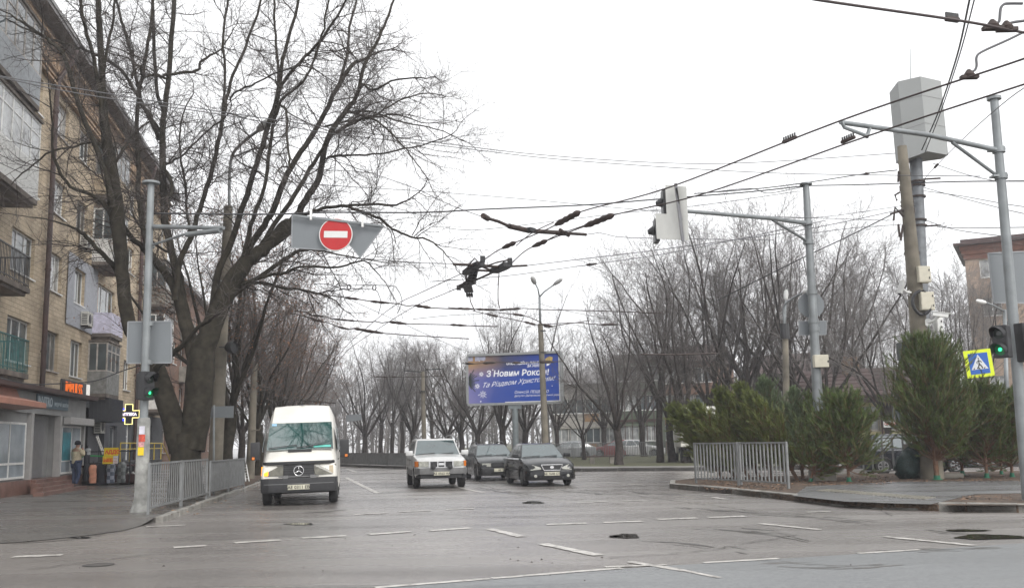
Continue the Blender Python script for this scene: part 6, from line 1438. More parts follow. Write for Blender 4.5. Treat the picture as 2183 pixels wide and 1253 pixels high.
def cabinet(label, x0, y0, x1, y1, Y, dep, m):
    a, c = P(x0, y0, Y), P(x1, y1, Y); t = thing('equipment_box', label, 'electrical box', Vector(((a.x + c.x) / 2, Y, c.z)))
    b = MB(); b.box((a.x, Y, c.z), (c.x, Y + dep, a.z)); b.build('case', m, t, world=True, bevel=.015)
    b = MB(); b.box((a.x + .02, Y - .012, c.z + .03), (c.x - .02, Y - .001, a.z - .03)); b.build('door', m, t, world=True)
    b = MB(); b.box((c.x - .07, Y - .03, c.z + .1), (c.x - .04, Y - .013, c.z + .16)); b.box((c.x - .07, Y - .03, a.z - .16), (c.x - .04, Y - .013, a.z - .1)); b.build('hinge', PLAST, t, world=True); return t
CREAM = mat('cream metal box', (.5, .47, .38), .5)
cabinet('upper cream box on the leaning concrete pole', 1957, 567, 1986, 601, yk - .55, .3, CREAM)
cabinet('lower cream box with cable loop on the leaning concrete pole', 1962, 622, 1994, 660, yk - .55, .3, CREAM)
cabinet('narrow white box hanging below the camera on the steel mast', 1996, 676, 2012, 706, yk - .1, .3, WHITE)
cabinet('dark green grey cabinet left of the leaning pole', 1923, 728, 1952, 766, yk + .1, .5, mat('dark ribbed cabinet', (.05, .06, .055), .5, var=.3))
cabinet('light grey cabinet right of the leaning pole', 1985, 727, 2012, 764, yk + .1, .5, mat('light grey cabinet', (.42, .42, .38), .5, var=.1))
b = MB(); c = P(1965, 645, yk - .5); b.tube([c + Vector((.28 * math.cos(a / 3), .02 * math.sin(a), .36 * math.sin(a / 3))) for a in range(0, 20)], .05, 6); o = b.build('cable_coil', PLAST); tag(o, 'coil of black cable behind the lower cream box', 'cable')
def camera_(label, px, py, Y, d, m, tgt, base):
    c = P(px, py, Y); t = thing('security_camera', label, 'camera', base); d = Vector(d).normalized()
    b = MB(); b.bar(c - d * .22, c + d * .22, .13, .12); b.bar(c - d * .22 + Vector((0, 0, .075)), c + d * .3 + Vector((0, 0, .075)), .17, .02); b.build('housing', m, t, world=True, bevel=.01)
    b = MB(); b.tube([c + d * .221, c + d * .24], .045, 10); b.build('lens', BLACK, t, world=True); b = MB(); b.tube([base, base.lerp(c, .5) + Vector((0, 0, -.05)), c], .04, 8); b.tube([base, base + Vector((0, .03, 0))], .12, 12); b.build('arm', WHITE, t, world=True); return t
camera_('white box security camera pointing right, on the leaning pole', 2005, 671, yk - .6, (.8, -.25, -.16), WHITE, None, P(1979, 687, yk - .35))
camera_('white dome like security camera pointing down left, on the leaning pole', 1921, 614, yk - .5, (-.25, -.2, -.5), mat('camera grey', (.36, .36, .35), .5), None, P(1944, 624, yk - .25))
gb_ = thing('netting_bundle', 'dark green netting bag lying at the foot of the leaning pole', 'bag', G(1932, 1020, .13))
bm_ = MB(); N1, N2 = 18, 12; rb_ = random.Random(4); vs = []
for i in range(N2 + 1):
    th = PI * i / N2
    for j in range(N1): ph = 2 * PI * j / N1; k = 1 + rb_.uniform(-.2, .2); vs.append((.42 * k * math.sin(th) * math.cos(ph) + .25 * (1 - math.cos(th)) * .5, .35 * k * math.sin(th) * math.sin(ph), .38 + .4 * k * -math.cos(th) * (1.0 if i < 6 else 1.35)))
bm_.add(vs, [(i * N1 + j, i * N1 + (j + 1) % N1, (i + 1) * N1 + (j + 1) % N1, (i + 1) * N1 + j) for i in range(N2) for j in range(N1)]); bm_.build('bag', mat('dark green netting', (.015, .035, .032), .6, var=.6, scale=20, bump=.02), gb_, smooth=True)
cb2 = thing('kerb_block', 'pale concrete block at the base of the leaning pole', 'concrete block', G(1975, 1018, .13)); b = MB(); b.box((-.55, -.2, 0), (-.15, .25, 1.05)); b.box((.0, -.6, 0), (.9, -.3, .14)); b.build('block', CONC, cb2, bevel=.03)
# ------------------------------------------------------------------ billboard
BY = 60.0
q0 = P(996, 858, BY); q1 = P(1199, 860, BY - 1.2); q2 = P(995, 752, BY)
bw = (q1 - q0).length; bh = q2.z - q0.z
bl = thing('billboard', 'large blue New Year greeting billboard on a single steel post', 'billboard', P(1099, 960, BY), math.atan2((q1 - q0).y, (q1 - q0).x)); bl.location.z = .1
zb = (q0.z + q1.z) / 2 - .1
bm2 = bpy.data.materials.new('billboard print'); bm2.use_nodes = True; n, l = bm2.node_tree.nodes, bm2.node_tree.links; bs = n['Principled BSDF']; bs.inputs['Roughness'].default_value = .6
tc = n.new('ShaderNodeTexCoord'); mp = n.new('ShaderNodeMapping'); mp.inputs['Location'].default_value = (bw / 2, 0, -zb); l.new(tc.outputs['Object'], mp.inputs[0])
sx = n.new('ShaderNodeSeparateXYZ'); l.new(mp.outputs[0], sx.inputs[0])
def mth(op, a, b_=None):
    x = n.new('ShaderNodeMath'); x.operation = op
    for i, v_ in enumerate((a, b_)):
        if v_ is None: continue
        if isinstance(v_, (int, float)): x.inputs[i].default_value = v_
        else: l.new(v_, x.inputs[i])
    return x.outputs[0]
u_ = mth('DIVIDE', sx.outputs['X'], bw); v_ = mth('DIVIDE', sx.outputs['Z'], bh)
def rmp(f, st_):
    r = n.new('ShaderNodeValToRGB'); e_ = r.color_ramp.elements
    while len(e_) < len(st_): e_.new(.5)
    for k_, (p_, c_) in enumerate(st_): e_[k_].position = p_; e_[k_].color = (*c_, 1)
    l.new(f, r.inputs[0]); return r.outputs[0]
nz = n.new('ShaderNodeTexNoise'); nz.inputs['Scale'].default_value = .9; l.new(mp.outputs[0], nz.inputs['Vector'])
uu = mth('ADD', u_, mth('MULTIPLY', mth('SUBTRACT', nz.outputs['Fac'], .5), .25))
cA = rmp(uu, [(0, (.2, .19, .42)), (.3, (.035, .07, .33)), (.62, (.003, .055, .36)), (1, (.003, .05, .36))])
cB = rmp(uu, [(0, (.38, .22, .08)), (.22, (.22, .14, .1)), (.42, (.035, .04, .1)), (.75, (.008, .04, .28))])
mv = rmp(v_, [(.5, (0, 0, 0)), (.8, (1, 1, 1))])
mx = n.new('ShaderNodeMix'); mx.data_type = 'RGBA'; l.new(mv, mx.inputs['Factor']); l.new(cA, mx.inputs[6]); l.new(cB, mx.inputs[7]); l.new(mx.outputs[2], bs.inputs['Base Color'])
b = MB(); b.box((-bw / 2 + .05, -.02, zb + .05), (bw / 2 - .05, .3, zb + bh - .05)); b.build('poster_panel', bm2, bl)
b = MB()
for (a, c) in (((-bw / 2, zb), (bw / 2, zb)), ((-bw / 2, zb + bh), (bw / 2, zb + bh))): b.box((a[0], -.1, a[1] - .07), (c[0], .34, a[1] + .07))
for x in (-bw / 2, bw / 2): b.box((x - .07, -.097, zb + .071), (x + .07, .337, zb + bh - .071))
b.build('frame', mat('billboard frame', (.27, .28, .28), .5, var=.1), bl)
b = MB(); b.tube([(0, .1, -.1), (0, .1, zb - .3)], .18, 14); b.box((-.4, -.05, zb - .32), (.4, .28, zb - .075)); b.build('post', mat('billboard post', (.22, .25, .26), .5, metal=.2, var=.1), bl)
b = MB(); b.box((bw / 2 - .16, -.03, zb + .12), (bw / 2 - .09, -.022, zb + bh - .1)); b.box((-bw * .1, -.03, zb + .07), (bw / 2 - .1, -.0215, zb + .12)); b.build('white_edge', WHITE, bl)
BW_ = mat('print white', (.85, .86, .9), .5, var=0)
def BM(u, v): return Matrix.Translation((-bw / 2 + u * bw, -.024, zb + v * bh)) @ R90
text('ОПОЗИЦІЙНА ПЛАТФОРМА', .2, BW_, BM(.42, .78), bl, bold=.006, ext=.002, shear=.2)
text('ЗА ЖИТТЯ', .2, BW_, BM(.64, .72), bl, bold=.006, ext=.002, shear=.2)
text('З Новим Роком!', .5, BW_, BM(.2, .555), bl, bold=.012, ext=.002, shear=.15)
text('Та Різдвом Христовим!', .4, BW_, BM(.15, .335) @ Matrix.Rotation(.07, 4, 'Z'), bl, ext=.002, shear=.55)
text('Олексій ЛЕЩЕНКО', .23, BW_, BM(.5, .2), bl, ext=.002, shear=.25)
text('депутат Дніпровської міської ради', .165, BW_, BM(.5, .135), bl, ext=.002, shear=.25)
b = MB()
for (u, v, r) in ((.15, .61, .14), (.105, .37, .16), (.165, .2, .22)):
    for k in range(8):
        a = k * PI / 4; x, z = -bw / 2 + u * bw, zb + v * bh; b.bar((x + .25 * r * math.cos(a), -.026, z + .25 * r * math.sin(a)), (x + r * math.cos(a), -.026, z + r * math.sin(a)), .008, .035, up=(0, 0, 1) if abs(math.sin(a)) < .9 else (1, 0, 0))
for (u, v, r) in ((.275, .69, .04), (.12, .19, .035), (.14, .06, .04), (.9, .33, .03), (.2, .14, .02), (.13, .88, .03), (.18, .88, .02)): b.lathe([(r, 0), (r, .006)], 10, Matrix.Translation((-bw / 2 + u * bw, -.02, zb + v * bh)) @ MX)
b.build('snowflake_print', BW_, bl)
b = MB(); b.prism([(0, 0), (.2, -.02), (.34, .12), (.38, .3), (.2, .36), (.02, .3), (-.1, .2)], 0, .004, BM(.85, .8)); b.build('yellow_emblem_print', mat('print gold', (.5, .36, .1), .5, var=0), bl)
b = MB(); b.prism([(0, 0), (.14, .03), (.3, .2), (.2, .22), (.12, .32), (.05, .2)], 0, .005, BM(.845, .73)); b.build('white_emblem_print', BW_, bl)
b = MB()
for k in range(13):
    a = math.radians(70 - k * 11); r = .35 + .3 * math.sin(k * 1.3) ** 2
    x0, z0 = -bw / 2 + .09, zb + bh * .5 - k * .03 + .1; x1, z1 = x0 + r * math.cos(a), z0 + r * math.sin(a); b.bar((x0, -.026, z0), (x1, -.026, z1), .006, .05)
b.build('pine_branch_print', mat('print dark green', (.02, .03, .03), .5, var=0), bl)
b = MB(); b.prism([(0, 0), (.3, 0), (.3, .25), (0, .3)], 0, .002, BM(.01, .88)); b.prism([(.5, .02), (1.15, .06), (1.15, .3), (.5, .3)], 0, .002, BM(.0, .87)); b.build('pale_print_patch', mat('print grey lilac', (.34, .35, .45), .5, var=.2), bl)
# bench on the lawn
bn = thing('bench', 'low dark bench on the lawn left of the spreading tree', 'bench', P(1283, 985, 58)); bn.location.z = .115
b = MB(); b.box((-.9, -.22, .38), (.9, .22, .45)); b.build('seat', PIPEM, bn)
for x in (-.7, .45): b = MB(); b.box((x, -.2, 0), (x + .28, .2, .379)); b.build('leg', CONC, bn)
no = thing('notice_plate', 'small white and red notice fixed to the tree before the yellow house', 'sign', P(1896, 903, 53.4)); b = MB(); b.box((-.32, -.02, -.18), (.32, 0, .18)); b.build('plate', WHITE, no); text('ОБМІН', .17, mat('red paper', (.5, .05, .05), .6), Matrix.Translation((-.28, -.023, -.05)) @ R90, no, bold=.006)
# ------------------------------------------------------------------ overhead wires
WIRE = mat('black cable', (.02, .02, .022), .5, var=0); TWIRE = mat('copper brown contact wire', (.045, .03, .028), .5, var=0); STRAIN = mat('thin steel wire', (.1, .1, .105), .5, var=0)
def wire(label, pts, r=.012, m=STRAIN, thick=(), group=None, sag=0.0, name='overhead_wire', cat='wire', sub=6):
    ps = [P(*p) for p in pts]
    if len(ps) == 2 and sag: mid = ps[0].lerp(ps[1], .5); mid.z -= sag; ps = [ps[0], mid, ps[1]]
    c = catmull(ps, sub); base = c[0]; t = thing(name, label, cat, base, group=group)
    b = MB(); b.tube(c, r, 5); b.build('cable', m, t, world=True, smooth=True)
    for (x0, x1, rr) in thick:
        # segment of the wire between two photo columns carrying an insulator or clamp
        k = [P_ for P_ in c]
        def pt(x):
            for i in range(len(k) - 1):
                a, d = proj(k[i]), proj(k[i + 1])
                if (a[0] - x) * (d[0] - x) <= 0 and a[0] != d[0]: return k[i].lerp(k[i + 1], (x - a[0]) / (d[0] - a[0]))
            return None
        a, d = pt(x0), pt(x1)
        if a is None or d is None: continue
        q = MB(); L = (d - a); n_ = max(3, int(L.length / .12)); q.tube([a + L * (i / n_) for i in range(n_ + 1)], [rr * (1.0 if i % 2 else .72) if 0 < i < n_ else rr * .5 for i in range(n_ + 1)], 8); q.build('insulator', MATS['rusty iron'], t, world=True, smooth=True)
    return t
def proj(v):
    q = RM.to_3x3().transposed() @ (Vector(v) - Vector((0, 0, CAMH))); return (CX + F * q.x / -q.z, CY - F * q.y / -q.z)
CW = 'trolleybus contact wires over the crossing'; SW = 'span wires over the crossing'
def cwp(x, y, z=5.9):  # a photo point on the contact wire plane -> (x, y, Y)
    g = G(x, y, z); return (x, y, g.y)
def wirez(label, pts, z=5.9, **k): return wire(label, [cwp(x, y, z) for x, y in pts], **k)
wirez('upper contact wire running from the right edge down to the black switch frame', [(2230, 108), (2152, 136), (1790, 258), (1425, 400), (1236, 452), (1170, 487), (1075, 527), (1040, 548), (1015, 566)], r=.014, m=TWIRE, group=CW, thick=[(1235, 1185, .07), (1098, 1072, .06)], name='contact_wire')
wirez('lower contact wire running from the right edge down to the black switch frame', [(2230, 166), (2152, 190), (1850, 290), (1500, 413), (1305, 459), (1247, 482), (1137, 525), (1100, 552), (1085, 570)], r=.014, m=TWIRE, group=CW, thick=[(1307, 1247, .07), (1165, 1136, .06)], name='contact_wire')
wirez('upper contact wire from the switch frame down to the left tree row', [(1012, 570), (905, 620), (840, 652), (780, 700), (735, 742), (690, 805), (672, 850)], r=.013, m=TWIRE, group=CW, name='contact_wire')
wirez('lower contact wire from the switch frame down to the left tree row', [(1012, 598), (945, 627), (880, 655), (800, 705), (738, 750), (700, 800), (680, 845)], r=.013, m=TWIRE, group=CW, name='contact_wire')
wirez('contact wire crossing the top right corner with a toothed clamp', [(1700, -12), (1740, 0), (2030, 42), (2152, 64), (2230, 80)], z=5.9, r=.016, m=TWIRE, group=CW, name='contact_wire')
wirez('doubled feeder beside the upper contact wire near the crossing pieces', [(1180, 474), (1135, 496), (1100, 524)], r=.012, m=TWIRE, group=CW, name='contact_wire', z=5.93)
wirez('doubled feeder beside the lower contact wire near the crossing pieces', [(1247, 480), (1190, 500), (1163, 514)], r=.012, m=TWIRE, group=CW, name='contact_wire', z=5.93)
# switch frames
def rig(label, parts, boxes, Y=None, z=5.85, name='wire_switch'):
    c = G(*parts[0][0][0], z); t = thing(name, label, 'trolley wire fitting', c)
    for pts, r in parts: b = MB(); b.tube([G(x, y, z) for x, y in pts], r, 8); b.build('rod', MATS['rusty iron'], t, world=True, smooth=True, auto=50)
    for pts, w, h in boxes:
        b = MB()
        for i in range(len(pts) - 1): b.bar(G(*pts[i], z), G(*pts[i + 1], z), w, h)
        b.build('casting', PLAST, t, world=True, bevel=.01)
    return t
Z_ = 5.85
t = rig('black trolley wire switch frame hanging in the centre of the sky', [([(966, 563), (1030, 566), (1062, 569)], .035), ([(1062, 569), (1124, 566)], .028), ([(1020, 564), (1050, 578)], .03), ([(1020, 576), (1052, 578)], .03), ([(1007, 600), (1052, 580), (1083, 565)], .03), ([(1040, 566), (1060, 559), (1085, 554)], .02), ([(1001, 563), (1012, 550), (1022, 563)], .018), ([(1000, 563), (993, 590), (995, 602)], .025), ([(992, 600), (978, 612)], .02)],
      [([(994, 582), (1012, 568), (1025, 562)], .22, .12), ([(1052, 578), (1072, 570), (1083, 563)], .24, .12), ([(984, 611), (1000, 604), (1008, 601)], .2, .1), ([(1012, 568), (1008, 588), (1001, 602)], .22, .07), ([(995, 606), (1000, 622)], .26, .05)])
b = MB()
for k in range(5):
    for s in (-1, 1):
        a = G(1012 - k * 2.4 + s * 4, 574 + k * 6.5, Z_ - .05); b.box((a.x - .04, a.y - .06, a.z - .03), (a.x + .04, a.y + .06, a.z + .03))
for k in range(3): a = G(996 + k * 5, 628, Z_ - .05); b.box((a.x - .03, a.y - .2, a.z - .05), (a.x + .03, a.y + .2, a.z + .03))
for x, y in ((1029, 552), (1087, 556), (978, 613)): a = G(x, y, Z_); b.box((a.x - .06, a.y - .05, a.z - .07), (a.x + .06, a.y + .05, a.z + .07))
b.build('lattice', PLAST, t, world=True, bevel=.008)
rig('crossing piece of two thick rods above the switch frame', [([(1028, 462), (1062, 472), (1085, 482)], .035), ([(1085, 482), (1128, 492)], .06), ([(1128, 492), (1190, 496)], .05), ([(1190, 496), (1250, 500)], .035), ([(1030, 460), (1040, 466)], .06), ([(1194, 490), (1212, 502)], .04)], [([(1126, 489), (1138, 492)], .12, .1), ([(1190, 497), (1208, 497)], .12, .1)], z=6.0, name='wire_crossing')
def hdrop(label, pts, Y): return wire(label, [(x, y, Y) for x, y in pts], .014, TWIRE, name='hanging_cable', cat='cable')
g0 = G(1065, 600, 5.5)
hdrop('drooping cable under the right half of the switch frame', [(1064, 582), (1062, 610), (1062, 640), (1065, 656)], g0.y); hdrop('drooping cable under the left half of the switch frame', [(1002, 628), (1003, 642), (1012, 662)], g0.y)
ins = ()
def chain(label, pts, Y, th, r=.02): wire(label, [(x, y, Y) for x, y in pts], r, MATS['rusty iron'], thick=th, name='suspension_chain', cat='wire', group='suspension chains over the road', sub=3)
# suspension runs over the road, nearer to farther
chain('first rod chain from the sign down past the switch curve', [(560, 606), (610, 612), (685, 627), (735, 634), (765, 638), (790, 642), (830, 646), (852, 648), (868, 652), (885, 651), (918, 656), (1000, 660)], 33, [(640, 684, .05), (735, 765, .05), (790, 830, .05), (885, 918, .06)])
chain('second rod chain with ring links left of the sky gap', [(628, 662), (655, 666), (665, 672), (690, 674), (700, 676), (712, 680), (757, 684), (790, 686), (800, 685), (815, 688), (830, 686), (866, 690), (960, 692), (995, 694), (1060, 696)], 36, [(628, 655, .05), (665, 690, .05), (712, 757, .04), (830, 866, .06), (960, 995, .05)])
chain('third rod chain just below the one with ring links', [(622, 668), (660, 677), (670, 684), (688, 686), (700, 688), (722, 697), (745, 702), (755, 700), (785, 708), (816, 710), (880, 715), (1000, 722)], 38, [(660, 690, .05), (722, 745, .05), (755, 816, .06)])
chain('small far rod chain left of the van roof gap', [(640, 770), (676, 772), (690, 774), (716, 779)], 60, [(676, 716, .06)])
chain('lower small far rod chain left of the van roof gap', [(650, 792), (680, 796), (716, 799)], 66, [(680, 716, .06)])
chain('rod chain over the far end of the road above the van', [(600, 850), (640, 853), (700, 858), (716, 859)], 60, [(640, 716, .05)])
chain('rod chain crossing before the billboard tree', [(955, 655), (975, 657), (1040, 660), (1100, 660), (1115, 657), (1160, 660), (1290, 663), (1420, 668)], 38, [(975, 1010, .05), (1015, 1060, .05), (1065, 1110, .05)])
chain('sloping rod chain right of the double street lamp', [(1063, 667), (1115, 672), (1150, 686), (1165, 698), (1185, 694), (1225, 688), (1258, 683)], 42, [(1093, 1117, .06), (1157, 1178, .07), (1165, 1258, .05)])
chain('level rod chain right of the double street lamp', [(1008, 662), (1040, 670), (1060, 674), (1118, 686), (1142, 692), (1180, 690), (1230, 688), (1280, 692), (1320, 691)], 44, [(1038, 1062, .06), (1118, 1142, .06), (1283, 1316, .06)])
chain('long faint rod chain before the right tree group', [(1360, 755), (1400, 755), (1450, 756), (1530, 753)], 50, [(1365, 1440, .05), (1440, 1530, .05)])
chain('rod chain across the far road in front of the central grove', [(795, 802), (830, 803), (880, 803), (950, 801)], 62, [(800, 825, .05), (835, 850, .06)])
chain('dark rod chain in front of the billboard', [(985, 774), (1010, 775), (1060, 772), (1110, 773), (1200, 770)], 46, [(992, 1010, .06), (1030, 1056, .07), (1093, 1110, .07), (1150, 1180, .08)])
# arched jumper cables
def jump(label, pts, Y): wire(label, [(x, y, Y) for x, y in pts], .014, STRAIN, name='jumper_cable', cat='cable', group='arched jumper cables', sub=6)
jump('outer arched jumper cable below the hanging signs', [(697, 670), (698, 640), (708, 622), (730, 609), (830, 609), (848, 618), (857, 640), (852, 658), (846, 668)], 34)
jump('inner arched jumper cable below the hanging signs', [(670, 605), (700, 606), (728, 615), (795, 617), (808, 630), (812, 648), (806, 670)], 34)
for x, y, lab in ((744, 612, 'left'), (798, 613, 'right')):
    t = thing('ring_insulator', 'small ' + lab + ' ring insulator on the arched jumper cables', 'insulator', P(x, y, 34)); b = MB(); b.tube([(.06 * math.cos(a * PI / 6), 0, .09 * math.sin(a * PI / 6)) for a in range(13)], .02, 6); b.build('ring', BLACK, t)
# the thick cable between the signal masts and other long cables
YL = LB.y; YR_ = yr
wire('thick twisted cable between the two signal masts', [(322, 455, YL), (570, 457, YL + 1.2), (700, 453, YL + 2), (900, 453, YL + 3.4), (1040, 446, YL + 4.2), (1250, 437, YL + 5.4), (1400, 425, YL + 5.6), (1600, 409, yr - .6), (1718, 396, yr)], .022, WIRE, group=SW)
wire('second strand of the cable, sagging before the right signal mast', [(1500, 412, yr - 1.5), (1598, 402, yr - 1), (1635, 412, yr - .6), (1680, 405, yr - .3), (1718, 397, yr)], .013, WIRE, group=SW)
wire('cable from the right mast top to the leaning pole', [(1718, 396, yr), (1830, 394, yr), (1925, 391, yk), (2060, 387, yk - 2), (2230, 386, 22)], .02, WIRE, group=SW)
wire('upper cable over the right mast top to the leaning pole', [(1480, 413, yr - 2), (1620, 402, yr - 1), (1730, 388, yr), (1842, 371, yr), (1912, 363, yk)], .018, WIRE, group=SW, thick=[(1842, 1854, .05)])
wire('high thin wire pair upper strand from the left edge to the antenna housing', [(-40, 155, 22), (30, 168, 22.5), (200, 195, 24), (480, 240, 26), (700, 272, 28), (960, 308, 30), (1150, 330, 31), (1400, 347, 31.5), (1600, 347, 31.5), (1910, 327, 31.5)], .014, STRAIN, group=SW)
wire('high thin wire pair lower strand from the left edge to the leaning pole', [(-40, 152, 22), (30, 172, 22.5), (200, 205, 24), (480, 246, 26), (700, 284, 28), (960, 313, 30), (1150, 336, 31), (1350, 352, 31.5), (1600, 367, 31.5), (1765, 372, 31.5), (2090, 376, 28)], .014, STRAIN, group=SW)
wire('thin wire from the tree crown down to the crossing piece rods', [(560, 290, 31), (740, 352, 30), (880, 400, 30), (960, 437, 29), (1028, 462, 28)], .012, STRAIN, group=SW)
wire('thin wire crossing the sky level with the no entry sign', [(540, 380, 30), (700, 395, 30), (905, 408, 30), (1100, 423, 30), (1400, 450, 30), (1660, 462, 30), (1900, 470, 31)], .011, STRAIN, group=SW)
wire('thin wire rising right above the crossing rods', [(950, 486, 30), (1020, 490, 30), (1180, 472, 30), (1320, 455, 30), (1500, 437, 30), (1700, 408, yr)], .011, STRAIN, group=SW)
wire('thin wire leading right from the crossing rods into the trees', [(1250, 500, 28), (1280, 497, 29), (1320, 505, 30), (1400, 508, 30), (1650, 512, 31)], .012, STRAIN, group=SW)
wire('thin wire from under the hanging signs to the switch frame', [(700, 548, 26), (800, 553, 26.5), (880, 560, 26.5), (966, 562, 26.5)], .012, STRAIN, group=SW)
wire('thin wire from the switch frame right to the leaning pole', [(1124, 566, 27), (1250, 551, 28), (1400, 533, 29), (1700, 492, 30), (1930, 445, yk)], .013, STRAIN, group=SW)
wire('lower thin wire from the switch frame with one small insulator', [(920, 600, 28), (1080, 588, 28), (1250, 565, 29), (1272, 562, 29), (1450, 535, 30), (1760, 470, 31)], .012, STRAIN, group=SW, thick=[(1250, 1272, .05)])
wire('black cable rising through the trees to the hook of the leaning pole', [(1530, 640, 40), (1700, 555, 36), (1800, 508, 33), (1900, 458, yk)], .02, WIRE, group=SW)
wire('thin wire above the billboard trees to the left', [(880, 680, 40), (960, 672, 40), (1050, 666, 42), (1135, 648, 52), (1150, 645, 54)], .014, STRAIN, group=SW)
wire('thin wire from the double lamp right into the grove', [(1152, 648, 54), (1210, 663, 52), (1300, 680, 50)], .014, STRAIN, group=SW)
wire('long diagonal wire from the jumper cables down to the right', [(670, 605, 34), (760, 645, 36), (860, 690, 40), (960, 735, 46), (1000, 750, 50)], .012, STRAIN, group=SW)
wire('diagonal wire from the left tree row up to the right', [(640, 740, 50), (700, 668, 44), (790, 600, 38)], .01, STRAIN, group=SW)
wire('facade cable along the shop roof of the left building', [(-20, 800, 24), (60, 818, 24), (130, 817, 24), (200, 812, 24), (262, 790, 24), (312, 775, YL)], .014, WIRE, group=SW)
wire('steep twisted cable pair, left strand, behind the mast arm at the top right', [(2075, -30, 16), (2066, 4, 16.5), (2040, 120, 20), (2000, 240, 25), (1965, 320, 30)], .02, WIRE, group=SW)
wire('steep twisted cable pair, right strand, behind the mast arm at the top right', [(2085, -30, 16), (2076, 4, 16.5), (2045, 120, 20), (2005, 240, 25), (1972, 325, 30)], .014, WIRE, group=SW)
wire('thin diagonal wire from the right edge to the steel mast', [(2230, 160, 14), (2152, 210, 17), (2060, 290, 22), (1990, 360, 28), (1955, 400, ya2)], .01, STRAIN, group=SW, thick=[(1992, 2000, .04)])
wire('wire from the housing base to the far right mast', [(1988, 348, ya2), (2060, 372, 26), (2128, 387, 20)], .012, STRAIN, group=SW)
wire('upper wire pair from the steel mast to the right', [(1970, 400, ya2), (2050, 422, 28), (2150, 448, 24), (2230, 465, 22)], .012, STRAIN, group=SW)
wire('lower wire pair from the steel mast to the right', [(1970, 407, ya2), (2050, 418, 28), (2150, 436, 24), (2230, 446, 22)], .012, STRAIN, group=SW)
wire('wire from the steel mast insulator to the right edge', [(1998, 484, yk), (2060, 486, 28), (2150, 485, 24), (2230, 484, 22)], .013, STRAIN, group=SW, thick=[(2000, 1975, .05)])
wire('sagging wire from the rusty bands to the right edge', [(1975, 470, yk), (2030, 488, 28), (2110, 500, 24), (2230, 512, 22)], .012, STRAIN, group=SW)
wire('thin wire left of the leaning pole, upper', [(1640, 465, 31), (1760, 462, 31), (1935, 437, yk)], .01, STRAIN, group=SW)
wire('thin wire left of the leaning pole, lower', [(1680, 505, 31), (1800, 488, 31), (1930, 478, yk)], .01, STRAIN, group=SW)
# clamps on the contact wires at the top right
def clamp(label, x, y, z, comb=True, dirx=1):
    g = G(x, y, z); t = thing('wire_clamp', label, 'trolley wire fitting', g); a = G(x - 14, y - dirx * 2.0, z); c = G(x + 14, y + dirx * 2.0, z); d = c - a
    b = MB(); b.bar(a, c, .05, .05); b.build('body', MATS['rusty iron'], t, world=True, bevel=.01)
    if comb:
        b = MB()
        for k in range(6): q = a + d * ((k + .5) / 6); b.bar(q, q + Vector((0, 0, .075)), .022, .022)
        b.build('bolts', PLAST, t, world=True)
clamp('toothed clamp on the top right contact wire', 2030, 42, 5.98); clamp('toothed clamp on the upper long contact wire', 1683, 298, 5.98, dirx=-3); clamp('toothed clamp on the lower long contact wire', 1808, 298, 5.98, dirx=-3)
def looped(label, x, y, pts):
    Yq = G(x, y, 5.95).y; t = thing('wire_hanger', label, 'trolley wire fitting', P(x, y, Yq)); b = MB(); c = P(x, y, Yq)
    b.lathe([(.02, -.05), (.06, -.04), (.07, .0), (.045, .04), (.02, .07)], 12, Matrix.Translation(c)); b.box((c.x - .11, c.y - .04, c.z - .05), (c.x + .11, c.y + .04, c.z - .01)); b.build('clamp', RSTM, t, world=True, smooth=True, auto=40)
    b = MB(); b.tube(catmull([P(u, v, Yq) for u, v in pts], 4), .016, 6); b.build('cable', STRAIN, t, world=True, smooth=True)
looped('hanger with bent cable on the long contact wire at the right', 2066, 160, [(2070, 154), (2078, 150), (2082, 140), (2082, 122), (2095, 110), (2152, 84), (2200, 60)])
looped('hanger with hooked cable at the top right corner', 2116, 55, [(2120, 50), (2130, 46), (2133, 20), (2140, 10), (2152, 8), (2180, 8)])
looped('second round hanger at the very top right edge', 2146, 58, [(2150, 52), (2160, 48), (2190, 44)])
# ------------------------------------------------------------------ person with jacket, phone hand at the ear
def skin(name, m, J, E_, R, parent, sub=2):
    me = bpy.data.meshes.new(name); me.from_pydata(J, E_, []); o = bpy.data.objects.new('tmp_' + name, me); scene.collection.objects.link(o)
    sk = o.modifiers.new('s', 'SKIN'); o.modifiers.new('u', 'SUBSURF').levels = sub
    for i, v in enumerate(me.skin_vertices[0].data): v.radius = R[i] if isinstance(R[i], tuple) else (R[i], R[i])
    me.skin_vertices[0].data[0].use_root = True
    bpy.context.view_layer.update(); m2 = bpy.data.meshes.new_from_object(o.evaluated_get(bpy.context.evaluated_depsgraph_get())); bpy.data.objects.remove(o)
    m2.name = name; m2.materials.clear(); m2.materials.append(m); m2.shade_smooth(); o = bpy.data.objects.new(name, m2); scene.collection.objects.link(o); o.parent = parent; return o
g = G(160, 1038, .1)
pe = thing('person', 'person in beige padded jacket, dark cap and jeans, phone at the ear, by the shop', 'person', g, math.radians(65))
pe.scale = (.98, .98, .98)
SKIN = mat('skin', (.4, .22, .15), .6, var=.08); JACK = mat('beige jacket', (.46, .39, .27), .8, var=.2, scale=9, bump=.01); JEAN = mat('dark blue jeans', (.035, .05, .1), .85, var=.3, scale=8); CAP = mat('dark cap', (.012, .012, .018), .9); SHOE = mat('dark shoe', (.03, .02, .018), .6)
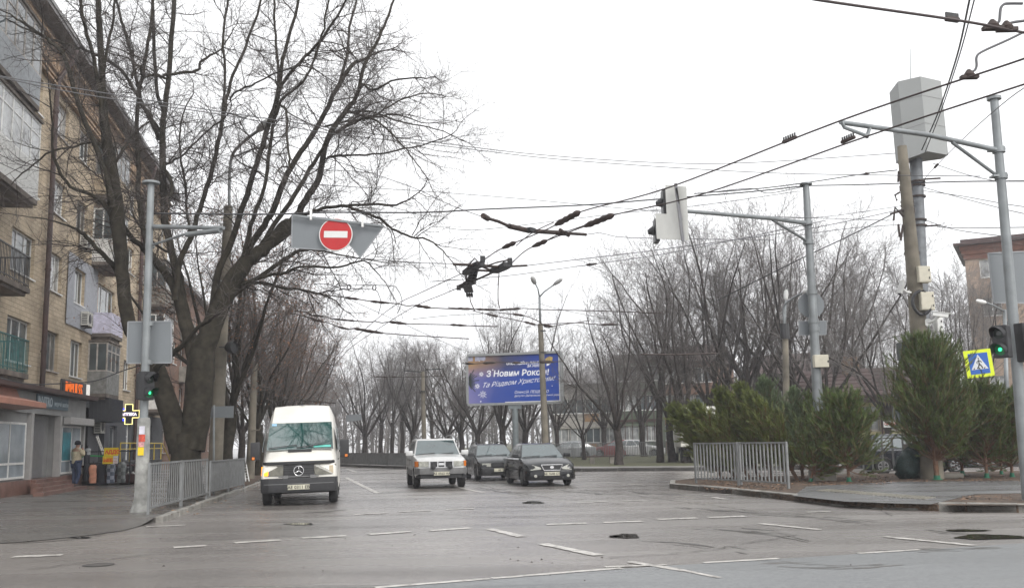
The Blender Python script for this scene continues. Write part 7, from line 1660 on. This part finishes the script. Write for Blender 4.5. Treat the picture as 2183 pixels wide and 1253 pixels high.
# local: facing +x, left +y
J = [(0, 0, .95), (0, 0, 1.2), (.0, 0, 1.42), (.03, 0, 1.52), (.05, 0, 1.6), (.06, 0, 1.7), (-.01, .1, .9), (.03, .11, .5), (-.02, .11, .09), (-.01, -.1, .9), (.05, -.12, .5), (-.1, -.12, .1), (.0, .19, 1.4), (.06, .26, 1.15), (.22, .16, 1.2), (.28, .08, 1.28), (.0, -.19, 1.4), (.12, -.26, 1.2), (.17, -.15, 1.44), (.15, -.12, 1.52)]
Ed = [(0, 1), (1, 2), (2, 3), (3, 4), (4, 5), (0, 6), (6, 7), (7, 8), (0, 9), (9, 10), (10, 11), (2, 12), (12, 13), (13, 14), (14, 15), (2, 16), (16, 17), (17, 18), (18, 19)]
R_ = [.13, .12, .13, .05, .095, .075, .085, .06, .04, .085, .06, .04, .06, .045, .035, .035, .06, .045, .035, .035]
skin('body', SKIN, J, Ed, R_, pe)
skin('jacket', JACK, [J[i] for i in (1, 0, 2, 12, 13, 14, 16, 17, 18)] + [(0, 0, .86), (.02, 0, 1.5)], [(0, 1), (0, 2), (2, 3), (3, 4), (4, 5), (2, 6), (6, 7), (7, 8), (1, 9), (2, 10)], [(.19, .16), (.19, .165), (.19, .15), .09, .075, .065, .09, .075, .065, (.18, .16), .08], pe)
skin('trousers', JEAN, [(0, 0, .92), J[6], J[7], (-.02, .11, .1), J[9], J[10], (-.1, -.12, .11)], [(0, 1), (1, 2), (2, 3), (0, 4), (4, 5), (5, 6)], [.15, .115, .085, .075, .115, .085, .075], pe)
b = MB(); b.lathe([(.115, 0), (.12, .05), (.105, .12), (.06, .16), (.01, .17)], 18, Matrix.Translation((.04, 0, 1.63))); b.build('cap', CAP, pe, smooth=True)
b = MB(); b.box((.13, -.13, 1.5), (.16, -.09, 1.64)); b.build('phone', BLACK, pe, bevel=.008)
b = MB()
for (x, y) in ((-.02, .11), (-.1, -.12)): b.box((x - .09, y - .05, 0), (x + .18, y + .05, .09))
b.build('shoe', SHOE, pe, bevel=.025, smooth=True)
b = MB(); b.add([(.13, -.02, 1.6), (.13, .02, 1.6), (.165, 0, 1.575), (.13, 0, 1.63)], [(0, 2, 1), (0, 3, 2), (1, 2, 3), (0, 1, 3)]); b.box((.128, -.045, 1.625), (.136, -.02, 1.635)); b.box((.128, .02, 1.625), (.136, .045, 1.635)); b.box((.128, -.025, 1.55), (.136, .025, 1.556)); b.build('face', mat('face detail', (.25, .12, .09), .6), pe)
# ------------------------------------------------------------------ street stall goods
def bundle(label, x, y0, y1, wpx, m, seed, Y=39.5, name='hanging_garment', cat='clothes'):
    rg = random.Random(seed); top = P(x, y0, Y); bot = P(x, y1, Y); H = top.z - bot.z; w = wpx * Y / F / 2
    t = thing(name, label, cat, Vector((bot.x, Y, bot.z)), group='wrapped garments hanging on the street stall'); b = MB(); N = 20; rows_ = 9; vs = []
    for i in range(rows_):
        f = i / (rows_ - 1); k = [.8, .95, .9, .82, .85, .95, 1.0, .9, .55][i] if rows_ == 9 else 1
        for j in range(N): a = 2 * PI * j / N; q = 1 + .1 * math.sin(3 * a + seed + f * 2) + .06 * math.sin(7 * a + seed * 2); vs.append((w * k * q * math.cos(a), w * .55 * k * q * math.sin(a), f * H))
    b.add(vs, [(i * N + j, i * N + (j + 1) % N, (i + 1) * N + (j + 1) % N, (i + 1) * N + j) for i in range(rows_ - 1) for j in range(N)] + [tuple(reversed(range(N))), tuple(range((rows_ - 1) * N, rows_ * N))]); b.build('garment', m, t, smooth=True, auto=60)
    b = MB(); b.tube([(0, 0, H), (0, 0, H + .1), (.03, 0, H + .14)], .012, 5); b.build('hanger', BLACK, t); return t
def plaid(name, a, c):
    m = bpy.data.materials.new(name); m.use_nodes = True; n, l = m.node_tree.nodes, m.node_tree.links; tc = n.new('ShaderNodeTexCoord'); ck = n.new('ShaderNodeTexChecker'); ck.inputs['Scale'].default_value = 7; ck.inputs[1].default_value = (*a, 1); ck.inputs[2].default_value = (*c, 1); l.new(tc.outputs['Object'], ck.inputs[0]); l.new(ck.outputs[0], n['Principled BSDF'].inputs['Base Color']); n['Principled BSDF'].inputs['Roughness'].default_value = .3; return m
bundle('pink salmon wrapped coat hanging leftmost on the stall', 197, 990, 1029, 17, mat('salmon fabric', (.6, .27, .17), .5, var=.25, scale=8), 1)
bundle('black coat hanging between the pink one and the chequered ones', 214, 988, 1033, 18, mat('black fabric', (.015, .015, .022), .8, var=.3), 2)
bundle('grey chequered blanket roll on the stall', 236, 986, 1029, 19, plaid('blue grey check', (.08, .1, .14), (.3, .32, .38)), 3)
bundle('grey wrapped blanket roll, rightmost on the stall', 259, 984, 1028, 19, plaid('dark grey check', (.07, .08, .08), (.16, .17, .17)), 4)
bundle('dark coat in clear plastic hanging by the shop corner', 183, 957, 1024, 13, mat('black fabric', (.015, .015, .022), .8), 5)
bundle('pale plastic wrapped goods on top of the dark coat by the shop corner', 187, 955, 969, 12, mat('clear plastic', (.3, .31, .31), .25, var=.4, scale=12), 6)
sf = thing('market_stall', 'low metal stall frame with dark shelf behind the hanging garments', 'stall', P(225, 1035, 40.2)); sf.location.z = .1
b = MB()
for x in (-1.2, 1.1):
    for y in (-.4, .5): b.box((x - .02, y - .02, 0), (x + .02, y + .02, 1.35))
b.box((-1.2, -.42, 1.3), (1.12, -.38, 1.34)); b.box((-1.2, .48, 1.3), (1.12, .52, 1.34)); b.build('frame', BLACK, sf)
b = MB(); b.box((-1.15, -.35, .72), (1.1, .45, .78)); b.box((-1.1, -.3, .1), (1.3, .45, .4)); b.build('shelf', mat('dark brown shelf', (.05, .02, .02), .7), sf)
b = MB(); b.tube([(-1.1, -.4, 1.12), (-.4, -.45, 1.16), (.3, -.4, 1.12)], .03, 6); b.build('green_rope', mat('green rope', (.03, .3, .08), .6), sf)
def ysign(label, x0, y0, x1, y1, txt, sz, Y=39.2):
    a, c = P(x0, y0, Y), P(x1, y1, Y); t = thing('price_sign', label, 'sign', Vector((a.x, Y, c.z)), group=None); b = MB(); b.box((0, 0, 0), (c.x - a.x, .015, a.z - c.z)); b.build('board', mat('yellow paper', (.75, .55, .02), .7), t)
    text(txt, sz, mat('orange red print', (.7, .12, .02), .6, var=0), Matrix.Translation(((c.x - a.x) * .08, -.004, (a.z - c.z) * .28)) @ R90, t, bold=.012, ext=.002)
ysign('upper yellow sale sign with orange lettering above the stall', 222, 954, 252, 971, 'АДДС', .19); ysign('lower yellow price sign with orange lettering on the stall', 219, 972, 241, 988, 'МЕЕЛ', .17, 39.15)
pp = thing('price_sheet', 'pale printed sheet beside the lower yellow price sign', 'sign', P(241, 988, 39.1)); b = MB(); b.box((0, 0, 0), (.18, .01, .3)); 
b.build('sheet', WHITE, pp); b = MB(); [b.box((.02, -.004, .03 + k * .06), (.16, -.001, .045 + k * .06)) for k in range(4)]; b.build('print', mat('red paper', (.5, .05, .05), .6), pp)
st = thing('step_ladder', 'narrow metal step ladder standing behind the yellow signs', 'ladder', P(212, 985, 41)); b = MB(); b.bar(P(205, 930, 41), P(219, 968, 40.8), .05, .04); b.bar(P(208, 929, 41.3), P(222, 966, 41.1), .05, .04)
for k in range(5): b.bar(P(205, 930, 41).lerp(P(219, 968, 40.8), (k + .5) / 5), P(208, 929, 41.3).lerp(P(222, 966, 41.1), (k + .5) / 5), .04, .02)
b.build('ladder_frame', mat('aluminium', (.4, .38, .35), .4, metal=.5), st, world=True)
tr_ = thing('toy_tray', 'red and green goods on a tray at the right end of the stall', 'tray', G(283, 1030, .1)); b = MB(); b.box((-.45, -.25, 0), (.45, .25, .12)); b.build('tray', PIPEM, tr_); b = MB(); b.box((-.42, -.2, .121), (.1, .15, .24)); b.build('red_box', mat('red goods', (.45, .03, .03), .5), tr_, bevel=.02)
b = MB(); rg = random.Random(2)
for k in range(9): c_ = (rg.uniform(-.3, .4), rg.uniform(-.2, .2), .28 + rg.uniform(0, .2)); b.lathe([(.02, -.06), (.07, 0), (.02, .06)], 8, Matrix.Translation(c_))
b.build('goods', mat('mixed pale goods', (.35, .36, .33), .5, var=.7, scale=12), tr_)
# ------------------------------------------------------------------ haze: the grey winter air
hz = MB(); hz.box((-260, -30, -1.0), (260, 330, 26)); hm = bpy.data.materials.new('winter haze'); hm.use_nodes = True
n, l = hm.node_tree.nodes, hm.node_tree.links; n.remove(n['Principled BSDF']); pv = n.new('ShaderNodeVolumePrincipled')
pv.inputs['Color'].default_value = (.95, .96, 1, 1); pv.inputs['Density'].default_value = .0011; pv.inputs['Anisotropy'].default_value = .2
l.new(pv.outputs[0], n['Material Output'].inputs['Volume'])
o = hz.build('haze', hm); tag(o, 'thin grey winter haze over the whole crossing', 'haze', kind='stuff')
